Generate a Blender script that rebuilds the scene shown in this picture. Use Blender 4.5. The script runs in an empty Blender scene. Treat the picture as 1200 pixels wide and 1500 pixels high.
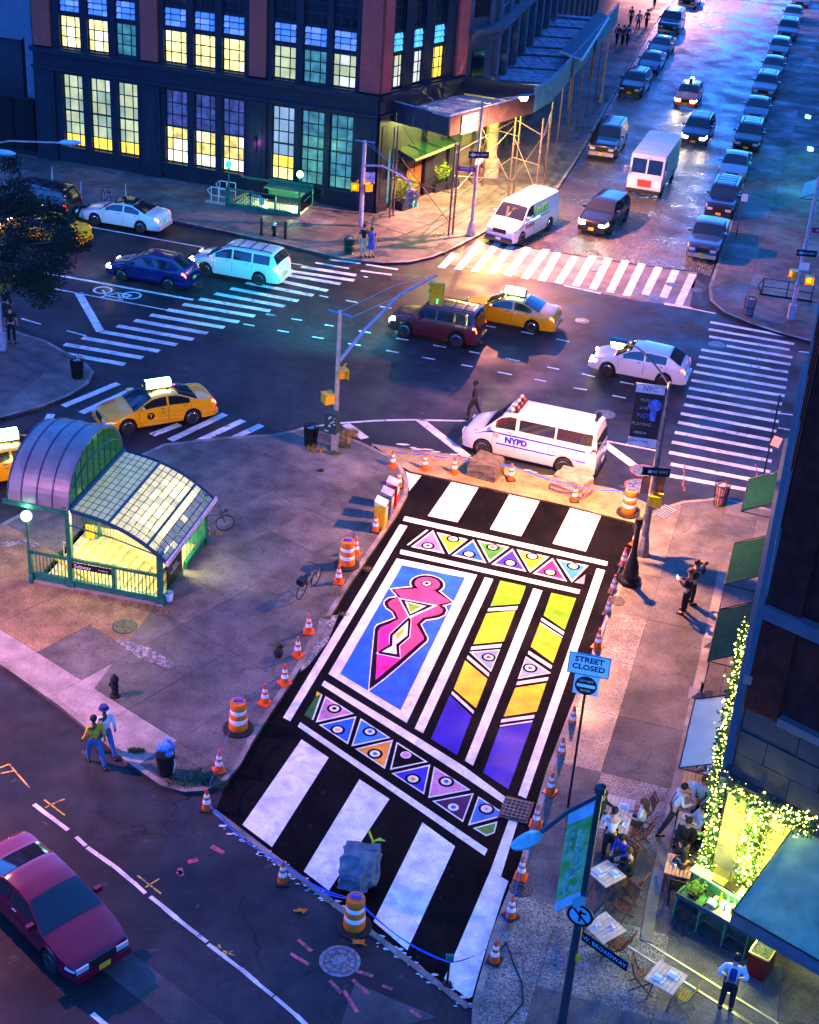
import bpy, bmesh, math, random
import numpy as np
from mathutils import Vector, Matrix
random.seed(7)
PI = math.pi
sc = bpy.context.scene
COL = sc.collection

# ------------------------------------------------------------------ camera
FPX, PITCH, ROLL, CAMH = 2164.6, 0.51784, 0.072281, 28.066
_F = np.array([0, math.cos(PITCH), -math.sin(PITCH)])
_R0 = np.array([1.0, 0, 0]); _U0 = np.cross(_R0, _F)
_R = math.cos(ROLL)*_R0 + math.sin(ROLL)*_U0
_U = -math.sin(ROLL)*_R0 + math.cos(ROLL)*_U0
cam_d = bpy.data.cameras.new('camera'); cam = bpy.data.objects.new('camera', cam_d); COL.objects.link(cam)
cam_d.sensor_fit = 'VERTICAL'; cam_d.sensor_height = 24; cam_d.lens = FPX/1500*24
cam_d.clip_end = 1500; cam_d.clip_start = 0.5
mw = Matrix.Identity(4)
for i in range(3):
    mw[i][0] = _R[i]; mw[i][1] = _U[i]; mw[i][2] = -_F[i]
mw[2][3] = CAMH
cam.matrix_world = mw
sc.camera = cam

def G(px, py, z=0.0):
    """world point at height z seen at this spot of the photograph"""
    d = _F*FPX + _R*(px-600) - _U*(py-750)
    t = (z-CAMH)/d[2]
    return Vector((d[0]*t, d[1]*t, z))
def G2(px, py, z=0.0):
    g = G(px, py, z); return (g.x, g.y)
def Zm(ox, oy, s, pts):
    return [(ox+x/s, oy+y/s) for x, y in pts]

# ------------------------------------------------------------------ world, light, exposure
w = bpy.data.worlds.new('World'); sc.world = w; w.use_nodes = True
nt = w.node_tree; nt.nodes.clear()
sky = nt.nodes.new('ShaderNodeTexSky'); sky.sky_type = 'NISHITA'; sky.sun_disc = False
sky.sun_elevation = math.radians(7.0); sky.sun_rotation = math.radians(12)
sky.air_density = 2.2; sky.dust_density = 0.3; sky.ozone_density = 6
tint = nt.nodes.new('ShaderNodeMix'); tint.data_type = 'RGBA'; tint.blend_type = 'MULTIPLY'; tint.inputs[0].default_value = 1
tint.inputs[7].default_value = (0.0, 0.15, 1.0, 1)
bw_n = nt.nodes.new('ShaderNodeRGBToBW')
glow = nt.nodes.new('ShaderNodeMapRange'); glow.inputs[1].default_value = 6; glow.inputs[2].default_value = 26; glow.inputs[3].default_value = 0; glow.inputs[4].default_value = 1
tc_ = nt.nodes.new('ShaderNodeMix'); tc_.data_type = 'RGBA'; tc_.inputs[6].default_value = (0.15, 0.92, 4.3, 1); tc_.inputs[7].default_value = (0.8, 1.5, 4.0, 1)
nt.links.new(bw_n.outputs[0], glow.inputs[0]); nt.links.new(glow.outputs[0], tc_.inputs[0]); nt.links.new(tc_.outputs[2], tint.inputs[7])
bg = nt.nodes.new('ShaderNodeBackground'); bg.inputs[1].default_value = 0.15
out = nt.nodes.new('ShaderNodeOutputWorld')
nt.links.new(sky.outputs[0], bw_n.inputs[0]); nt.links.new(bw_n.outputs[0], tint.inputs[6])
nt.links.new(tint.outputs[2], bg.inputs[0]); nt.links.new(bg.outputs[0], out.inputs[0])
sd = bpy.data.lights.new('sun', 'SUN'); sd.energy = 0.06; sd.angle = math.radians(25); sd.color = (0.25, 0.45, 1.0)
so = bpy.data.objects.new('sun', sd); COL.objects.link(so); so.rotation_euler = (math.radians(38), 0, math.radians(25))
sc.view_settings.view_transform = 'Standard'; sc.view_settings.look = 'None'
sc.view_settings.exposure = 2.25; sc.view_settings.gamma = 1
sc.view_settings.use_curve_mapping = False
try:
    sc.cycles.use_denoising = True
    sc.cycles.max_bounces = 5; sc.cycles.diffuse_bounces = 2; sc.cycles.glossy_bounces = 3
    sc.cycles.sample_clamp_indirect = 3; sc.cycles.sample_clamp_direct = 0
    sc.cycles.caustics_reflective = False; sc.cycles.caustics_refractive = False
except Exception:
    pass

# ------------------------------------------------------------------ materials
MATS = {}
GL = .70      # strength of every lamp and lit surface against the dusk sky
def mat(name, col=(0.5, 0.5, 0.5), rough=0.6, metal=0.0, var=0.12, scale=3.0, bump=0.0, bscale=30.0,
        emit=None, es=0.0, spec=0.3, coat=0.0, col2=None, local=False):
    if name in MATS: return MATS[name]
    m = bpy.data.materials.new(name); m.use_nodes = True
    N = m.node_tree.nodes; L = m.node_tree.links
    b = N['Principled BSDF']
    b.inputs['Roughness'].default_value = rough; b.inputs['Metallic'].default_value = metal
    b.inputs['Specular IOR Level'].default_value = spec; b.inputs['Coat Weight'].default_value = coat
    if coat: b.inputs['Coat Roughness'].default_value = 0.06
    geo = N.new('ShaderNodeTexCoord') if local else N.new('ShaderNodeNewGeometry')
    src = geo.outputs['Object'] if local else geo.outputs['Position']
    if var or col2:
        n = N.new('ShaderNodeTexNoise'); n.inputs['Scale'].default_value = scale; n.inputs['Detail'].default_value = 5
        L.new(src, n.inputs['Vector'])
        r = N.new('ShaderNodeValToRGB'); L.new(n.outputs['Fac'], r.inputs[0])
        c2 = col2 or tuple(c*(1+var) for c in col); c1 = tuple(c*(1-var) for c in col) if not col2 else col
        r.color_ramp.elements[0].color = (*c1, 1); r.color_ramp.elements[1].color = (*c2, 1)
        r.color_ramp.elements[0].position = .35; r.color_ramp.elements[1].position = .65
        L.new(r.outputs[0], b.inputs['Base Color'])
        mr = N.new('ShaderNodeMapRange'); L.new(n.outputs['Fac'], mr.inputs[0])
        mr.inputs[3].default_value = max(0.02, rough-.08); mr.inputs[4].default_value = min(1, rough+.08)
        L.new(mr.outputs[0], b.inputs['Roughness'])
    else:
        b.inputs['Base Color'].default_value = (*col, 1)
    if bump:
        n2 = N.new('ShaderNodeTexNoise'); n2.inputs['Scale'].default_value = bscale; n2.inputs['Detail'].default_value = 4
        L.new(src, n2.inputs['Vector'])
        bp = N.new('ShaderNodeBump'); bp.inputs['Strength'].default_value = bump; bp.inputs['Distance'].default_value = .03
        L.new(n2.outputs['Fac'], bp.inputs['Height']); L.new(bp.outputs[0], b.inputs['Normal'])
    if emit:
        b.inputs['Emission Color'].default_value = (*emit, 1); b.inputs['Emission Strength'].default_value = es*GL
    MATS[name] = m; return m

def ground_mat(name, dark, light, rough, patch=.12, crack=.5, grain=1.0, cob=None, wear=None, crack_scale=.35, spec=.16):
    """asphalt, concrete and setts: large patches, fine grain, cracks and damp sheen"""
    if name in MATS: return MATS[name]
    m = bpy.data.materials.new(name); m.use_nodes = True
    N = m.node_tree.nodes; L = m.node_tree.links; b = N['Principled BSDF']; b.inputs['Specular IOR Level'].default_value = spec
    geo = N.new('ShaderNodeNewGeometry').outputs['Position']
    def noise(s, d=4, dist=0):
        n = N.new('ShaderNodeTexNoise'); n.inputs['Scale'].default_value = s; n.inputs['Detail'].default_value = d
        n.inputs['Distortion'].default_value = dist; L.new(geo, n.inputs['Vector']); return n.outputs['Fac']
    def mixc(f, a, c, bt='MIX'):
        x = N.new('ShaderNodeMix'); x.data_type = 'RGBA'; x.blend_type = bt
        if isinstance(f, float): x.inputs[0].default_value = f
        else: L.new(f, x.inputs[0])
        for k, v in ((6, a), (7, c)):
            if isinstance(v, tuple): x.inputs[k].default_value = (*v, 1)
            else: L.new(v, x.inputs[k])
        return x.outputs[2]
    def rng(v, a, c, d, e):
        x = N.new('ShaderNodeMapRange'); x.clamp = True; L.new(v, x.inputs[0])
        for k, q in enumerate((a, c, d, e)): x.inputs[k+1].default_value = q
        return x.outputs[0]
    big = rng(noise(patch, 5, .4), .35, .65, 0, 1)
    c = mixc(big, dark, light)
    med = rng(noise(1.6, 6), .3, .7, .70, 1.3)
    fine = rng(noise(34, 3), .32, .68, 1-.46*min(grain, 1.6), 1+.5*grain)
    for f in (med, fine):
        vm = N.new('ShaderNodeVectorMath'); vm.operation = 'SCALE'; L.new(c, vm.inputs[0]); L.new(f, vm.inputs['Scale']); c = vm.outputs[0]
    hgt = noise(38, 3)
    if crack:
        v = N.new('ShaderNodeTexVoronoi'); v.feature = 'DISTANCE_TO_EDGE'; v.inputs['Scale'].default_value = crack_scale
        wv = N.new('ShaderNodeVectorMath'); wv.operation = 'ADD'
        nn = N.new('ShaderNodeTexNoise'); nn.inputs['Scale'].default_value = 1.3; nn.inputs['Detail'].default_value = 6; L.new(geo, nn.inputs['Vector'])
        L.new(geo, wv.inputs[0]); L.new(nn.outputs['Color'], wv.inputs[1]); L.new(wv.outputs[0], v.inputs['Vector'])
        cr = rng(v.outputs['Distance'], 0, .014, crack, 0)
        gate = rng(noise(.25, 2), .45, .6, 0, 1)
        mm = N.new('ShaderNodeMath'); mm.operation = 'MULTIPLY'; L.new(cr, mm.inputs[0]); L.new(gate, mm.inputs[1])
        c = mixc(mm.outputs[0], c, tuple(x*.35 for x in dark))
    if wear:
        sp = rng(noise(wear[1], 4, .6), wear[2], wear[2]+.07, 0, wear[3])
        c = mixc(sp, c, wear[0])
    rg = rng(noise(.45, 5), .35, .65, rough-.14, rough+(.3 if cob else .12))
    bump_in = hgt; bs = .35
    if cob:
        mp = N.new('ShaderNodeMapping'); mp.inputs['Rotation'].default_value = (0, 0, math.radians(-cob[0])); L.new(geo, mp.inputs[0])
        br = N.new('ShaderNodeTexBrick'); L.new(mp.outputs[0], br.inputs['Vector'])
        br.inputs['Scale'].default_value = 1; br.inputs['Mortar Size'].default_value = .03; br.inputs['Mortar Smooth'].default_value = .6
        br.inputs['Brick Width'].default_value = cob[1]; br.inputs['Row Height'].default_value = cob[2]
        br.inputs['Color1'].default_value = (.6, .6, .6, 1); br.inputs['Color2'].default_value = (1.35, 1.3, 1.3, 1); br.inputs['Mortar'].default_value = (.25, .25, .25, 1)
        br.inputs['Bias'].default_value = 0
        c = mixc(1.0, c, br.outputs['Color'], 'MULTIPLY')
        add = N.new('ShaderNodeMath'); add.operation = 'ADD'
        n7 = rng(noise(4.5, 4), 0, 1, 0, 1.8)
        inv = N.new('ShaderNodeMath'); inv.operation = 'SUBTRACT'; inv.inputs[0].default_value = 1; L.new(br.outputs['Fac'], inv.inputs[1])
        L.new(inv.outputs[0], add.inputs[0]); L.new(n7, add.inputs[1]); bump_in = add.outputs[0]; bs = .95
    bp = N.new('ShaderNodeBump'); bp.inputs['Strength'].default_value = bs; bp.inputs['Distance'].default_value = .075 if cob else .014
    L.new(bump_in, bp.inputs['Height']); L.new(bp.outputs[0], b.inputs['Normal'])
    L.new(c, b.inputs['Base Color']); L.new(rg, b.inputs['Roughness'])
    MATS[name] = m; return m

def brick_mat(name, c1, c2, mortar, bw_, rh, ang=0, rough=.8, ms=.012):
    if name in MATS: return MATS[name]
    m = bpy.data.materials.new(name); m.use_nodes = True
    N = m.node_tree.nodes; L = m.node_tree.links; b = N['Principled BSDF']
    tc = N.new('ShaderNodeTexCoord')
    sx = N.new('ShaderNodeSeparateXYZ'); L.new(tc.outputs['Object'], sx.inputs[0])
    cx = N.new('ShaderNodeCombineXYZ'); L.new(sx.outputs[0], cx.inputs[0]); L.new(sx.outputs[2], cx.inputs[1])
    br = N.new('ShaderNodeTexBrick'); L.new(cx.outputs[0], br.inputs['Vector'])
    br.inputs['Scale'].default_value = 1; br.inputs['Mortar Size'].default_value = ms
    br.inputs['Brick Width'].default_value = bw_; br.inputs['Row Height'].default_value = rh
    br.inputs['Color1'].default_value = (*c1, 1); br.inputs['Color2'].default_value = (*c2, 1); br.inputs['Mortar'].default_value = (*mortar, 1)
    L.new(br.outputs['Color'], b.inputs['Base Color'])
    bp = N.new('ShaderNodeBump'); bp.inputs['Strength'].default_value = .6; bp.inputs['Distance'].default_value = .01; bp.invert = True
    L.new(br.outputs['Fac'], bp.inputs['Height']); L.new(bp.outputs[0], b.inputs['Normal'])
    b.inputs['Roughness'].default_value = rough
    MATS[name] = m; return m

# ------------------------------------------------------------------ mesh builder
class MB:
    def __init__(s): s.v = []; s.f = []; s.m = []; s.cur = 0
    def add(s, vs, fs, M=None):
        o = len(s.v)
        if M is not None: vs = [tuple(M @ Vector(v)) for v in vs]
        s.v += [tuple(v) for v in vs]; s.f += [tuple(i+o for i in f) for f in fs]; s.m += [s.cur]*len(fs); return s
    def box(s, c, d, rz=0, M=None, rx=0, ry=0):
        a, b_, h = d[0]/2, d[1]/2, d[2]/2
        vs = [(x*a, y*b_, z*h) for z in (-1, 1) for y in (-1, 1) for x in (-1, 1)]
        fs = [(0, 2, 3, 1), (4, 5, 7, 6), (0, 1, 5, 4), (2, 6, 7, 3), (0, 4, 6, 2), (1, 3, 7, 5)]
        T = Matrix.Translation(c) @ Matrix.Rotation(rz, 4, 'Z') @ Matrix.Rotation(ry, 4, 'Y') @ Matrix.Rotation(rx, 4, 'X')
        if M is not None: T = M @ T
        return s.add(vs, fs, T)
    def lathe(s, prof, n=12, c=(0, 0, 0), M=None, cap=True):
        T = Matrix.Translation(c)
        if M is not None: T = M @ T
        vs = []; fs = []
        for r, z in prof:
            for k in range(n):
                a = 2*PI*k/n; vs.append((r*math.cos(a), r*math.sin(a), z))
        for j in range(len(prof)-1):
            for k in range(n):
                fs.append((j*n+k, j*n+(k+1) % n, (j+1)*n+(k+1) % n, (j+1)*n+k))
        if cap:
            fs.append(tuple(range(n-1, -1, -1))); fs.append(tuple((len(prof)-1)*n+k for k in range(n)))
        return s.add(vs, fs, T)
    def tube(s, pts, r, n=6, closed=False):
        pts = [Vector(p) for p in pts]; rs = r if isinstance(r, (list, tuple)) else [r]*len(pts)
        vs = []; fs = []; up = Vector((0, 0, 1)); prev = None
        for i, p in enumerate(pts):
            a = pts[max(0, i-1)]; b_ = pts[min(len(pts)-1, i+1)]
            t = (b_-a).normalized() if (b_-a).length > 1e-9 else up
            x = (prev if prev is not None else (up if abs(t.z) < .9 else Vector((1, 0, 0))))
            x = (x - t*x.dot(t)); x = x.normalized() if x.length > 1e-6 else t.orthogonal().normalized()
            prev = x; y = t.cross(x)
            for k in range(n):
                an = 2*PI*k/n; vs.append(tuple(p+(x*math.cos(an)+y*math.sin(an))*rs[i]))
        for j in range(len(pts)-1):
            for k in range(n): fs.append((j*n+k, j*n+(k+1) % n, (j+1)*n+(k+1) % n, (j+1)*n+k))
        fs.append(tuple(range(n-1, -1, -1))); fs.append(tuple((len(pts)-1)*n+k for k in range(n)))
        return s.add(vs, fs)
    def prism(s, poly, z0, z1, M=None):
        n = len(poly); A = sum(poly[i][0]*poly[(i+1) % n][1]-poly[(i+1) % n][0]*poly[i][1] for i in range(n))
        if A < 0: poly = list(poly)[::-1]
        vs = [(x, y, z0) for x, y in poly]+[(x, y, z1) for x, y in poly]
        fs = [tuple(range(n-1, -1, -1)), tuple(range(n, 2*n))]+[(i, (i+1) % n, n+(i+1) % n, n+i) for i in range(n)]
        return s.add(vs, fs, M)
    def flat(s, poly, z, M=None):
        n = len(poly); A = sum(poly[i][0]*poly[(i+1) % n][1]-poly[(i+1) % n][0]*poly[i][1] for i in range(n))
        if A < 0: poly = list(poly)[::-1]
        return s.add([(x, y, z) for x, y in poly], [tuple(range(n))], M)
    def sphere(s, c, r, nu=10, nv=6, sx=1, sy=1, sz=1):
        prof = [(max(1e-4, r*math.sin(PI*j/nv)), -r*math.cos(PI*j/nv)) for j in range(nv+1)]
        return s.lathe(prof, nu, (0, 0, 0), Matrix.Translation(c) @ Matrix.Diagonal((sx, sy, sz, 1)), cap=False)
    def mesh(s, name, mats, smooth=False, sharp=40):
        me = bpy.data.meshes.new(name); me.from_pydata(s.v, [], s.f)
        for m_ in (mats if isinstance(mats, (list, tuple)) else [mats]): me.materials.append(m_)
        if isinstance(mats, (list, tuple)): me.polygons.foreach_set('material_index', s.m)
        if smooth:
            me.polygons.foreach_set('use_smooth', [True]*len(me.polygons))
            try: me.set_sharp_from_angle(angle=math.radians(sharp))
            except Exception: pass
        me.update(); return me
    def obj(s, name, mats, parent=None, smooth=False, loc=None, rz=0, sharp=40):
        return link(name, s.mesh(name, mats, smooth, sharp), parent, loc, rz)

def link(name, me, parent=None, loc=None, rz=0):
    o = bpy.data.objects.new(name, me); COL.objects.link(o)
    if parent: o.parent = parent
    if loc is not None: o.location = loc
    o.rotation_euler[2] = rz
    return o
def thing(name, label, cat, loc=(0, 0, 0), rz=0, group=None, kind=None):
    o = bpy.data.objects.new(name, None); COL.objects.link(o); o.empty_display_size = .2
    o.location = loc; o.rotation_euler = (0, 0, rz); return tag(o, label, cat, group, kind)
def tag(o, label=None, cat=None, group=None, kind=None):
    if label: o['label'] = label
    if cat: o['category'] = cat
    if group: o['group'] = group
    if kind: o['kind'] = kind
    return o
def copy_tree(o, parent=None):
    c = o.copy(); COL.objects.link(c)
    if parent: c.parent = parent
    for ch in list(o.children): copy_tree(ch, c)
    return c
def lamp(name, kind, energy, col, loc, size=.15, parent=None, rot=None, spot=None, blend=.5):
    d = bpy.data.lights.new(name, kind); d.energy = energy*GL; d.color = col
    if kind in ('POINT', 'SPOT'): d.shadow_soft_size = size
    if kind == 'AREA': d.size = size
    if kind == 'SPOT': d.spot_size = spot or 2.0; d.spot_blend = blend
    o = bpy.data.objects.new(name, d); COL.objects.link(o); o.location = loc
    if parent: o.parent = parent
    if rot: o.rotation_euler = rot
    return o
TS = bpy.data.scenes.new('workshop')
def bake(o):
    """turn a modified object or a text into a plain mesh"""
    TS.collection.objects.link(o); vl = TS.view_layers[0]; vl.update()
    return bpy.data.meshes.new_from_object(o.evaluated_get(vl.depsgraph))
def text(body, size, m, parent, loc, rot, name='lettering', depth=.002, ax='CENTER', bold=0.0):
    cu = bpy.data.curves.new('t', 'FONT'); cu.body = body; cu.size = size; cu.align_x = ax; cu.align_y = 'CENTER'
    cu.extrude = depth; cu.resolution_u = 2; cu.offset = bold
    t = bpy.data.objects.new('t', cu)
    me = bake(t); bpy.data.objects.remove(t); bpy.data.curves.remove(cu)
    me.materials.clear(); me.materials.append(m); me.name = name
    o = link(name, me, parent, loc); o.rotation_euler = rot; return o
def clip(poly, a, b, c):   # keep a*x+b*y<=c
    out_ = []
    n = len(poly)
    for i in range(n):
        p, q = poly[i], poly[(i+1) % n]
        dp, dq = a*p[0]+b*p[1]-c, a*q[0]+b*q[1]-c
        if dp <= 0: out_.append(p)
        if (dp < 0 < dq) or (dq < 0 < dp):
            t = dp/(dp-dq); out_.append((p[0]+(q[0]-p[0])*t, p[1]+(q[1]-p[1])*t))
    return out_
def area(poly):
    n = len(poly); return .5*sum(poly[i][0]*poly[(i+1) % n][1]-poly[(i+1) % n][0]*poly[i][1] for i in range(n))
def rad(d): return math.radians(d)
def dirv(a): return Vector((math.cos(rad(a)), math.sin(rad(a)), 0))

# ------------------------------------------------------------------ palette
asphalt = ground_mat('asphalt', (.009, .011, .016), (.032, .034, .041), .55, .16, .8, 1.2, wear=((.09, .09, .09), 2.4, .66, .5))
setts = ground_mat('granite_setts', (.05, .045, .04), (.19, .175, .16), .27, .15, 0, .8, cob=(75, .26, .13), spec=.6)
concrete = ground_mat('pavement_concrete', (.055, .057, .063), (.125, .12, .118), .6, .35, .6, .9, wear=((.03, .03, .03), 7, .62, .6), crack_scale=.5)
concrete_pale = ground_mat('new_concrete', (.22, .215, .215), (.28, .27, .265), .75, .5, .15, .6)
concrete_brown = ground_mat('stained_concrete', (.15, .11, .06), (.24, .18, .10), .8, .5, .3, 1.2, wear=((.06, .05, .04), 9, .68, .8))
kerb_m = ground_mat('kerb_granite', (.14, .135, .13), (.24, .23, .22), .6, .8, 0, 1.0)
tread_m = ground_mat('rough_slab', (.10, .10, .10), (.2, .19, .18), .42, 1.2, 0, 2.6, wear=((.05, .05, .05), 17, .52, .85))
white_paint = ground_mat('road_paint', (.55, .55, .55), (.72, .72, .72), .6, .8, 0, .35, wear=((.1, .1, .1), 3.2, .6, .75))
iron = mat('cast_iron', (.05, .05, .05), .5, .6, .3, 8, .5, 60)
manhole_m = mat('manhole_iron', (.10, .11, .13), .35, .8, .3, 14, .8, 60)
black_m = mat('black_metal', (.012, .012, .014), .4, .3)
steel = mat('galvanised_steel', (.42, .42, .43), .45, .7, .2, 5)
darkgreen = mat('subway_green', (.01, .10, .07), .4, .1, .2, 6)
rubber = mat('rubber', (.015, .015, .016), .8, 0, .2)
glass_dark = mat('car_glass', (.012, .014, .018), .06, 0, 0, spec=.9)
chrome = mat('chrome', (.7, .7, .7), .2, 1, 0)
dark_plastic = mat('dark_plastic', (.02, .02, .022), .5, 0, .1)
white_m = mat('white_enamel', (.6, .6, .6), .4, 0, .04)
orange_m = mat('cone_orange', (.85, .10, .01), .45, 0, .1, 4)
drum_m = mat('drum_orange', (.85, .17, .01), .5, 0, .15, 4)
reflect_m = mat('reflective_white', (.8, .8, .8), .35, 0, .08)
yellow_m = mat('signal_yellow', (.80, .42, .01), .4, 0, .12, 4)
blue_tape = mat('blue_tape', (.03, .13, .75), .5, 0, .15)
red_m = mat('red_enamel', (.6, .02, .02), .4, 0, .1)

# ================================================================== GROUND
KO = Vector((-12.77, 42.5)); KA = rad(-11.5); kex = Vector((math.cos(KA), math.sin(KA))); key_ = Vector((-kex.y, kex.x))
def minus(poly, x0=.14, x1=4.55, y0=.14, y1=4.1):
    """cut the stairwell opening of the subway entrance out of a polygon"""
    ox, oy = KO.dot(kex), KO.dot(key_); r = []
    a = clip(poly, kex.x, kex.y, ox+x0); r.append(a)
    rest = clip(poly, -kex.x, -kex.y, -(ox+x0)); r.append(clip(rest, -kex.x, -kex.y, -(ox+x1)))
    rest = clip(rest, kex.x, kex.y, ox+x1); r.append(clip(rest, key_.x, key_.y, oy+y0)); r.append(clip(rest, -key_.x, -key_.y, -(oy+y1)))
    return [p for p in r if len(p) > 2]
b = MB()
for q in minus([(-260, -60), (260, -60), (260, 420), (-260, 420)]): b.flat(q, 0)
road = tag(b.obj('road', asphalt), 'dark asphalt roadway crossing the whole scene', kind='structure')
KZ = .13
FR = 75.4                                   # direction of the cobbled street
u = dirv(FR)
bL = G(712, 350); bR = G(1040, 405)
poly = [G2(706, 350), G2(800, 366), G2(940, 388), G2(1022, 398), G2(1040, 405)]
far = 190
b = MB(); b.flat(poly+[(bR.x+.6+u.x*far, bR.y+u.y*far), (bL.x-.3+u.x*far, bL.y+u.y*far)], .004)
tag(b.obj('cobbled_street', setts), 'street paved in damp granite setts', kind='structure')
# smoother granite wheel track patches
b = MB(); patch_m = ground_mat('worn_asphalt', (.11, .10, .095), (.16, .15, .14), .55, .4, .5, 1.0)
b.flat([G2(*q) for q in ((652, 386), (700, 352), (940, 390), (1022, 399), (1010, 450), (930, 440), (800, 412))], .0025)
tag(b.obj('crossing_pavement', patch_m), 'worn brownish asphalt under the crosswalk', kind='structure')
b = MB(); patch2 = ground_mat('old_patch', (.04, .04, .045), (.07, .07, .075), .5, .6, .6, 1.0)
for pl in ([(385, 1120), (470, 1175), (520, 1290), (400, 1230)], [(120, 1340), (330, 1500), (250, 1500), (60, 1350)], [(520, 1440), (640, 1490), (600, 1500), (500, 1500)],
           [(560, 398), (618, 404), (600, 412), (575, 410)], [(1010, 402), (1036, 420), (1026, 440), (1008, 420)]):
    b.flat([G2(*q) for q in pl], .0025)
tag(b.obj('road_patch', patch2), 'darker repair patches in the asphalt', kind='structure')

def slabs(parent, polys, ang, cell, matf, planes=(), z=KZ, off=(0, 0), jit=.004, limit=290, ratio=1.0):
    ca, sa = math.cos(rad(ang)), math.sin(rad(ang)); n = 0
    for poly in polys:
        for (a, b_, c) in planes: poly = clip(poly, a, b_, c)
        if len(poly) < 3: continue
        loc = [(x*ca+y*sa-off[0], -x*sa+y*ca-off[1]) for x, y in poly]
        cx, cy = cell, cell*ratio
        x0, x1 = min(p[0] for p in loc), max(p[0] for p in loc); y0, y1 = min(p[1] for p in loc), max(p[1] for p in loc)
        for i in range(math.floor(x0/cx), math.ceil(x1/cx)):
            for j in range(math.floor(y0/cy), math.ceil(y1/cy)):
                g = .006
                q = loc
                for (a, b_, c) in ((-1, 0, -(i*cx+g)), (1, 0, (i+1)*cx-g), (0, -1, -(j*cy+g)), (0, 1, (j+1)*cy-g)): q = clip(q, a, b_, c) if len(q) > 2 else q
                if len(q) < 3 or abs(area(q)) < .05: continue
                wq = [((x+off[0])*ca-(y+off[1])*sa, (x+off[0])*sa+(y+off[1])*ca) for x, y in q]
                # drop what is far out of view
                mx = sum(p[0] for p in wq)/len(wq); my = sum(p[1] for p in wq)/len(wq)
                d = np.array([mx, my, z-CAMH]); dz = d@_F
                if dz < 5: continue
                px, py = 600+FPX*(d@_R)/dz, 750-FPX*(d@_U)/dz
                if px < -90 or px > 1290 or py < -60 or py > 1620: continue
                n += 1
                if n > limit: continue
                m = MB(); m.prism(wq, -.01, z+random.uniform(-jit, jit))
                m.obj('slab', matf(px, py), parent)
def kerb(parent, line, w_=.17, z=KZ+.008, stone=2.0, m=None, side=1):
    pts = [Vector((p[0], p[1], 0)) for p in line]
    for a, b_ in zip(pts, pts[1:]):
        L_ = (b_-a).length; k = max(1, round(L_/stone)); d = (b_-a)/L_; n = Vector((-d.y, d.x, 0))*side
        for i in range(k):
            s0, s1 = L_*i/k+.006, L_*(i+1)/k-.006
            p0, p1 = a+d*s0, a+d*s1
            mid = (p0+p1)/2; dd = np.array([mid.x, mid.y, -CAMH]); dz = dd@_F
            if dz < 5: continue
            px, py = 600+FPX*(dd@_R)/dz, 750-FPX*(dd@_U)/dz
            if px < -60 or px > 1260 or py < -40 or py > 1560: continue
            mb = MB(); mb.prism([tuple(q.xy) for q in (p0, p1, p1+n*w_, p0+n*w_)], -.05, z+random.uniform(-.004, .004))
            mb.obj('kerb_stone', m or kerb_m, parent)
def walk(name, label, poly, z=KZ, cut=False):
    b = MB()
    for q in (minus(poly) if cut else [poly]): b.prism(q, -.05, z-.018)
    return tag(b.obj(name, mat('joint_dirt', (.025, .025, .025), .9)), label, kind='structure')
cm = [concrete, concrete, ground_mat('pavement_concrete_b', (.05, .053, .06), (.11, .11, .112), .7, .35, .5, .9),
      ground_mat('pavement_concrete_c', (.08, .08, .084), (.155, .15, .148), .75, .35, .4, .9)]
pick = lambda px, py: random.choice(cm)
# --- pavement along the big building
kA = G(250, 322, KZ); vd = dirv(-15.5)
kl = [tuple((kA-vd*52).xy), tuple(kA.xy), G2(400, 354, KZ), G2(500, 378, KZ), G2(560, 385, KZ), G2(600, 384, KZ), G2(635, 376, KZ), G2(668, 362, KZ), G2(700, 345, KZ), G2(817, 277, KZ), G2(850, 227, KZ), G2(903, 133, KZ), G2(960, 33, KZ)]
kl.append((kl[-1][0]+u.x*40, kl[-1][1]+u.y*40))
nw = walk('pavement', 'pavement below the big brick loft building', kl+[(-20, 260), (-90, 110)])
bp0 = Vector((-3.4, 84.3)); nb = Vector((math.sin(rad(-16)), -math.cos(rad(-16))))  # towards the street
slabs(nw, [kl[:9]+[(1.3, 90.7), (-3.4, 84.3), (-3.4-22*math.cos(rad(16)), 84.3+22*math.sin(rad(16))), (-60, 100)]], -15.5, 2.1, pick, off=(kA.x*math.cos(rad(-15.5))+kA.y*math.sin(rad(-15.5)), -kA.x*math.sin(rad(-15.5))+kA.y*math.cos(rad(-15.5))))
fl = [kl[8], kl[9], kl[10], kl[11], kl[12], kl[13]]
slabs(nw, [fl+[(kl[13][0]-6, kl[13][1]+1.5), (1.3, 90.7)]], FR, 1.9, pick, limit=160)
kerb(nw, kl, side=1)
# --- pavement right of the cobbled street
kr = [G2(1150, 35, KZ), G2(1128, 130, KZ), G2(1057, 367, KZ), G2(1038, 420, KZ), G2(1040, 440, KZ), G2(1060, 457, KZ), G2(1100, 474, KZ), G2(1150, 490, KZ), G2(1200, 503, KZ), G2(1320, 530, KZ)]
kr = [(kr[0][0]+u.x*70, kr[0][1]+u.y*70)]+kr
ne = walk('pavement', 'pavement beside the cobbled street in front of the stoops', kr+[(60, 60), (90, 240)])
slabs(ne, [kr+[(26, 75), (62, 215)]], FR, 2.3, pick, limit=260)
kerb(ne, kr, side=1)
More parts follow.
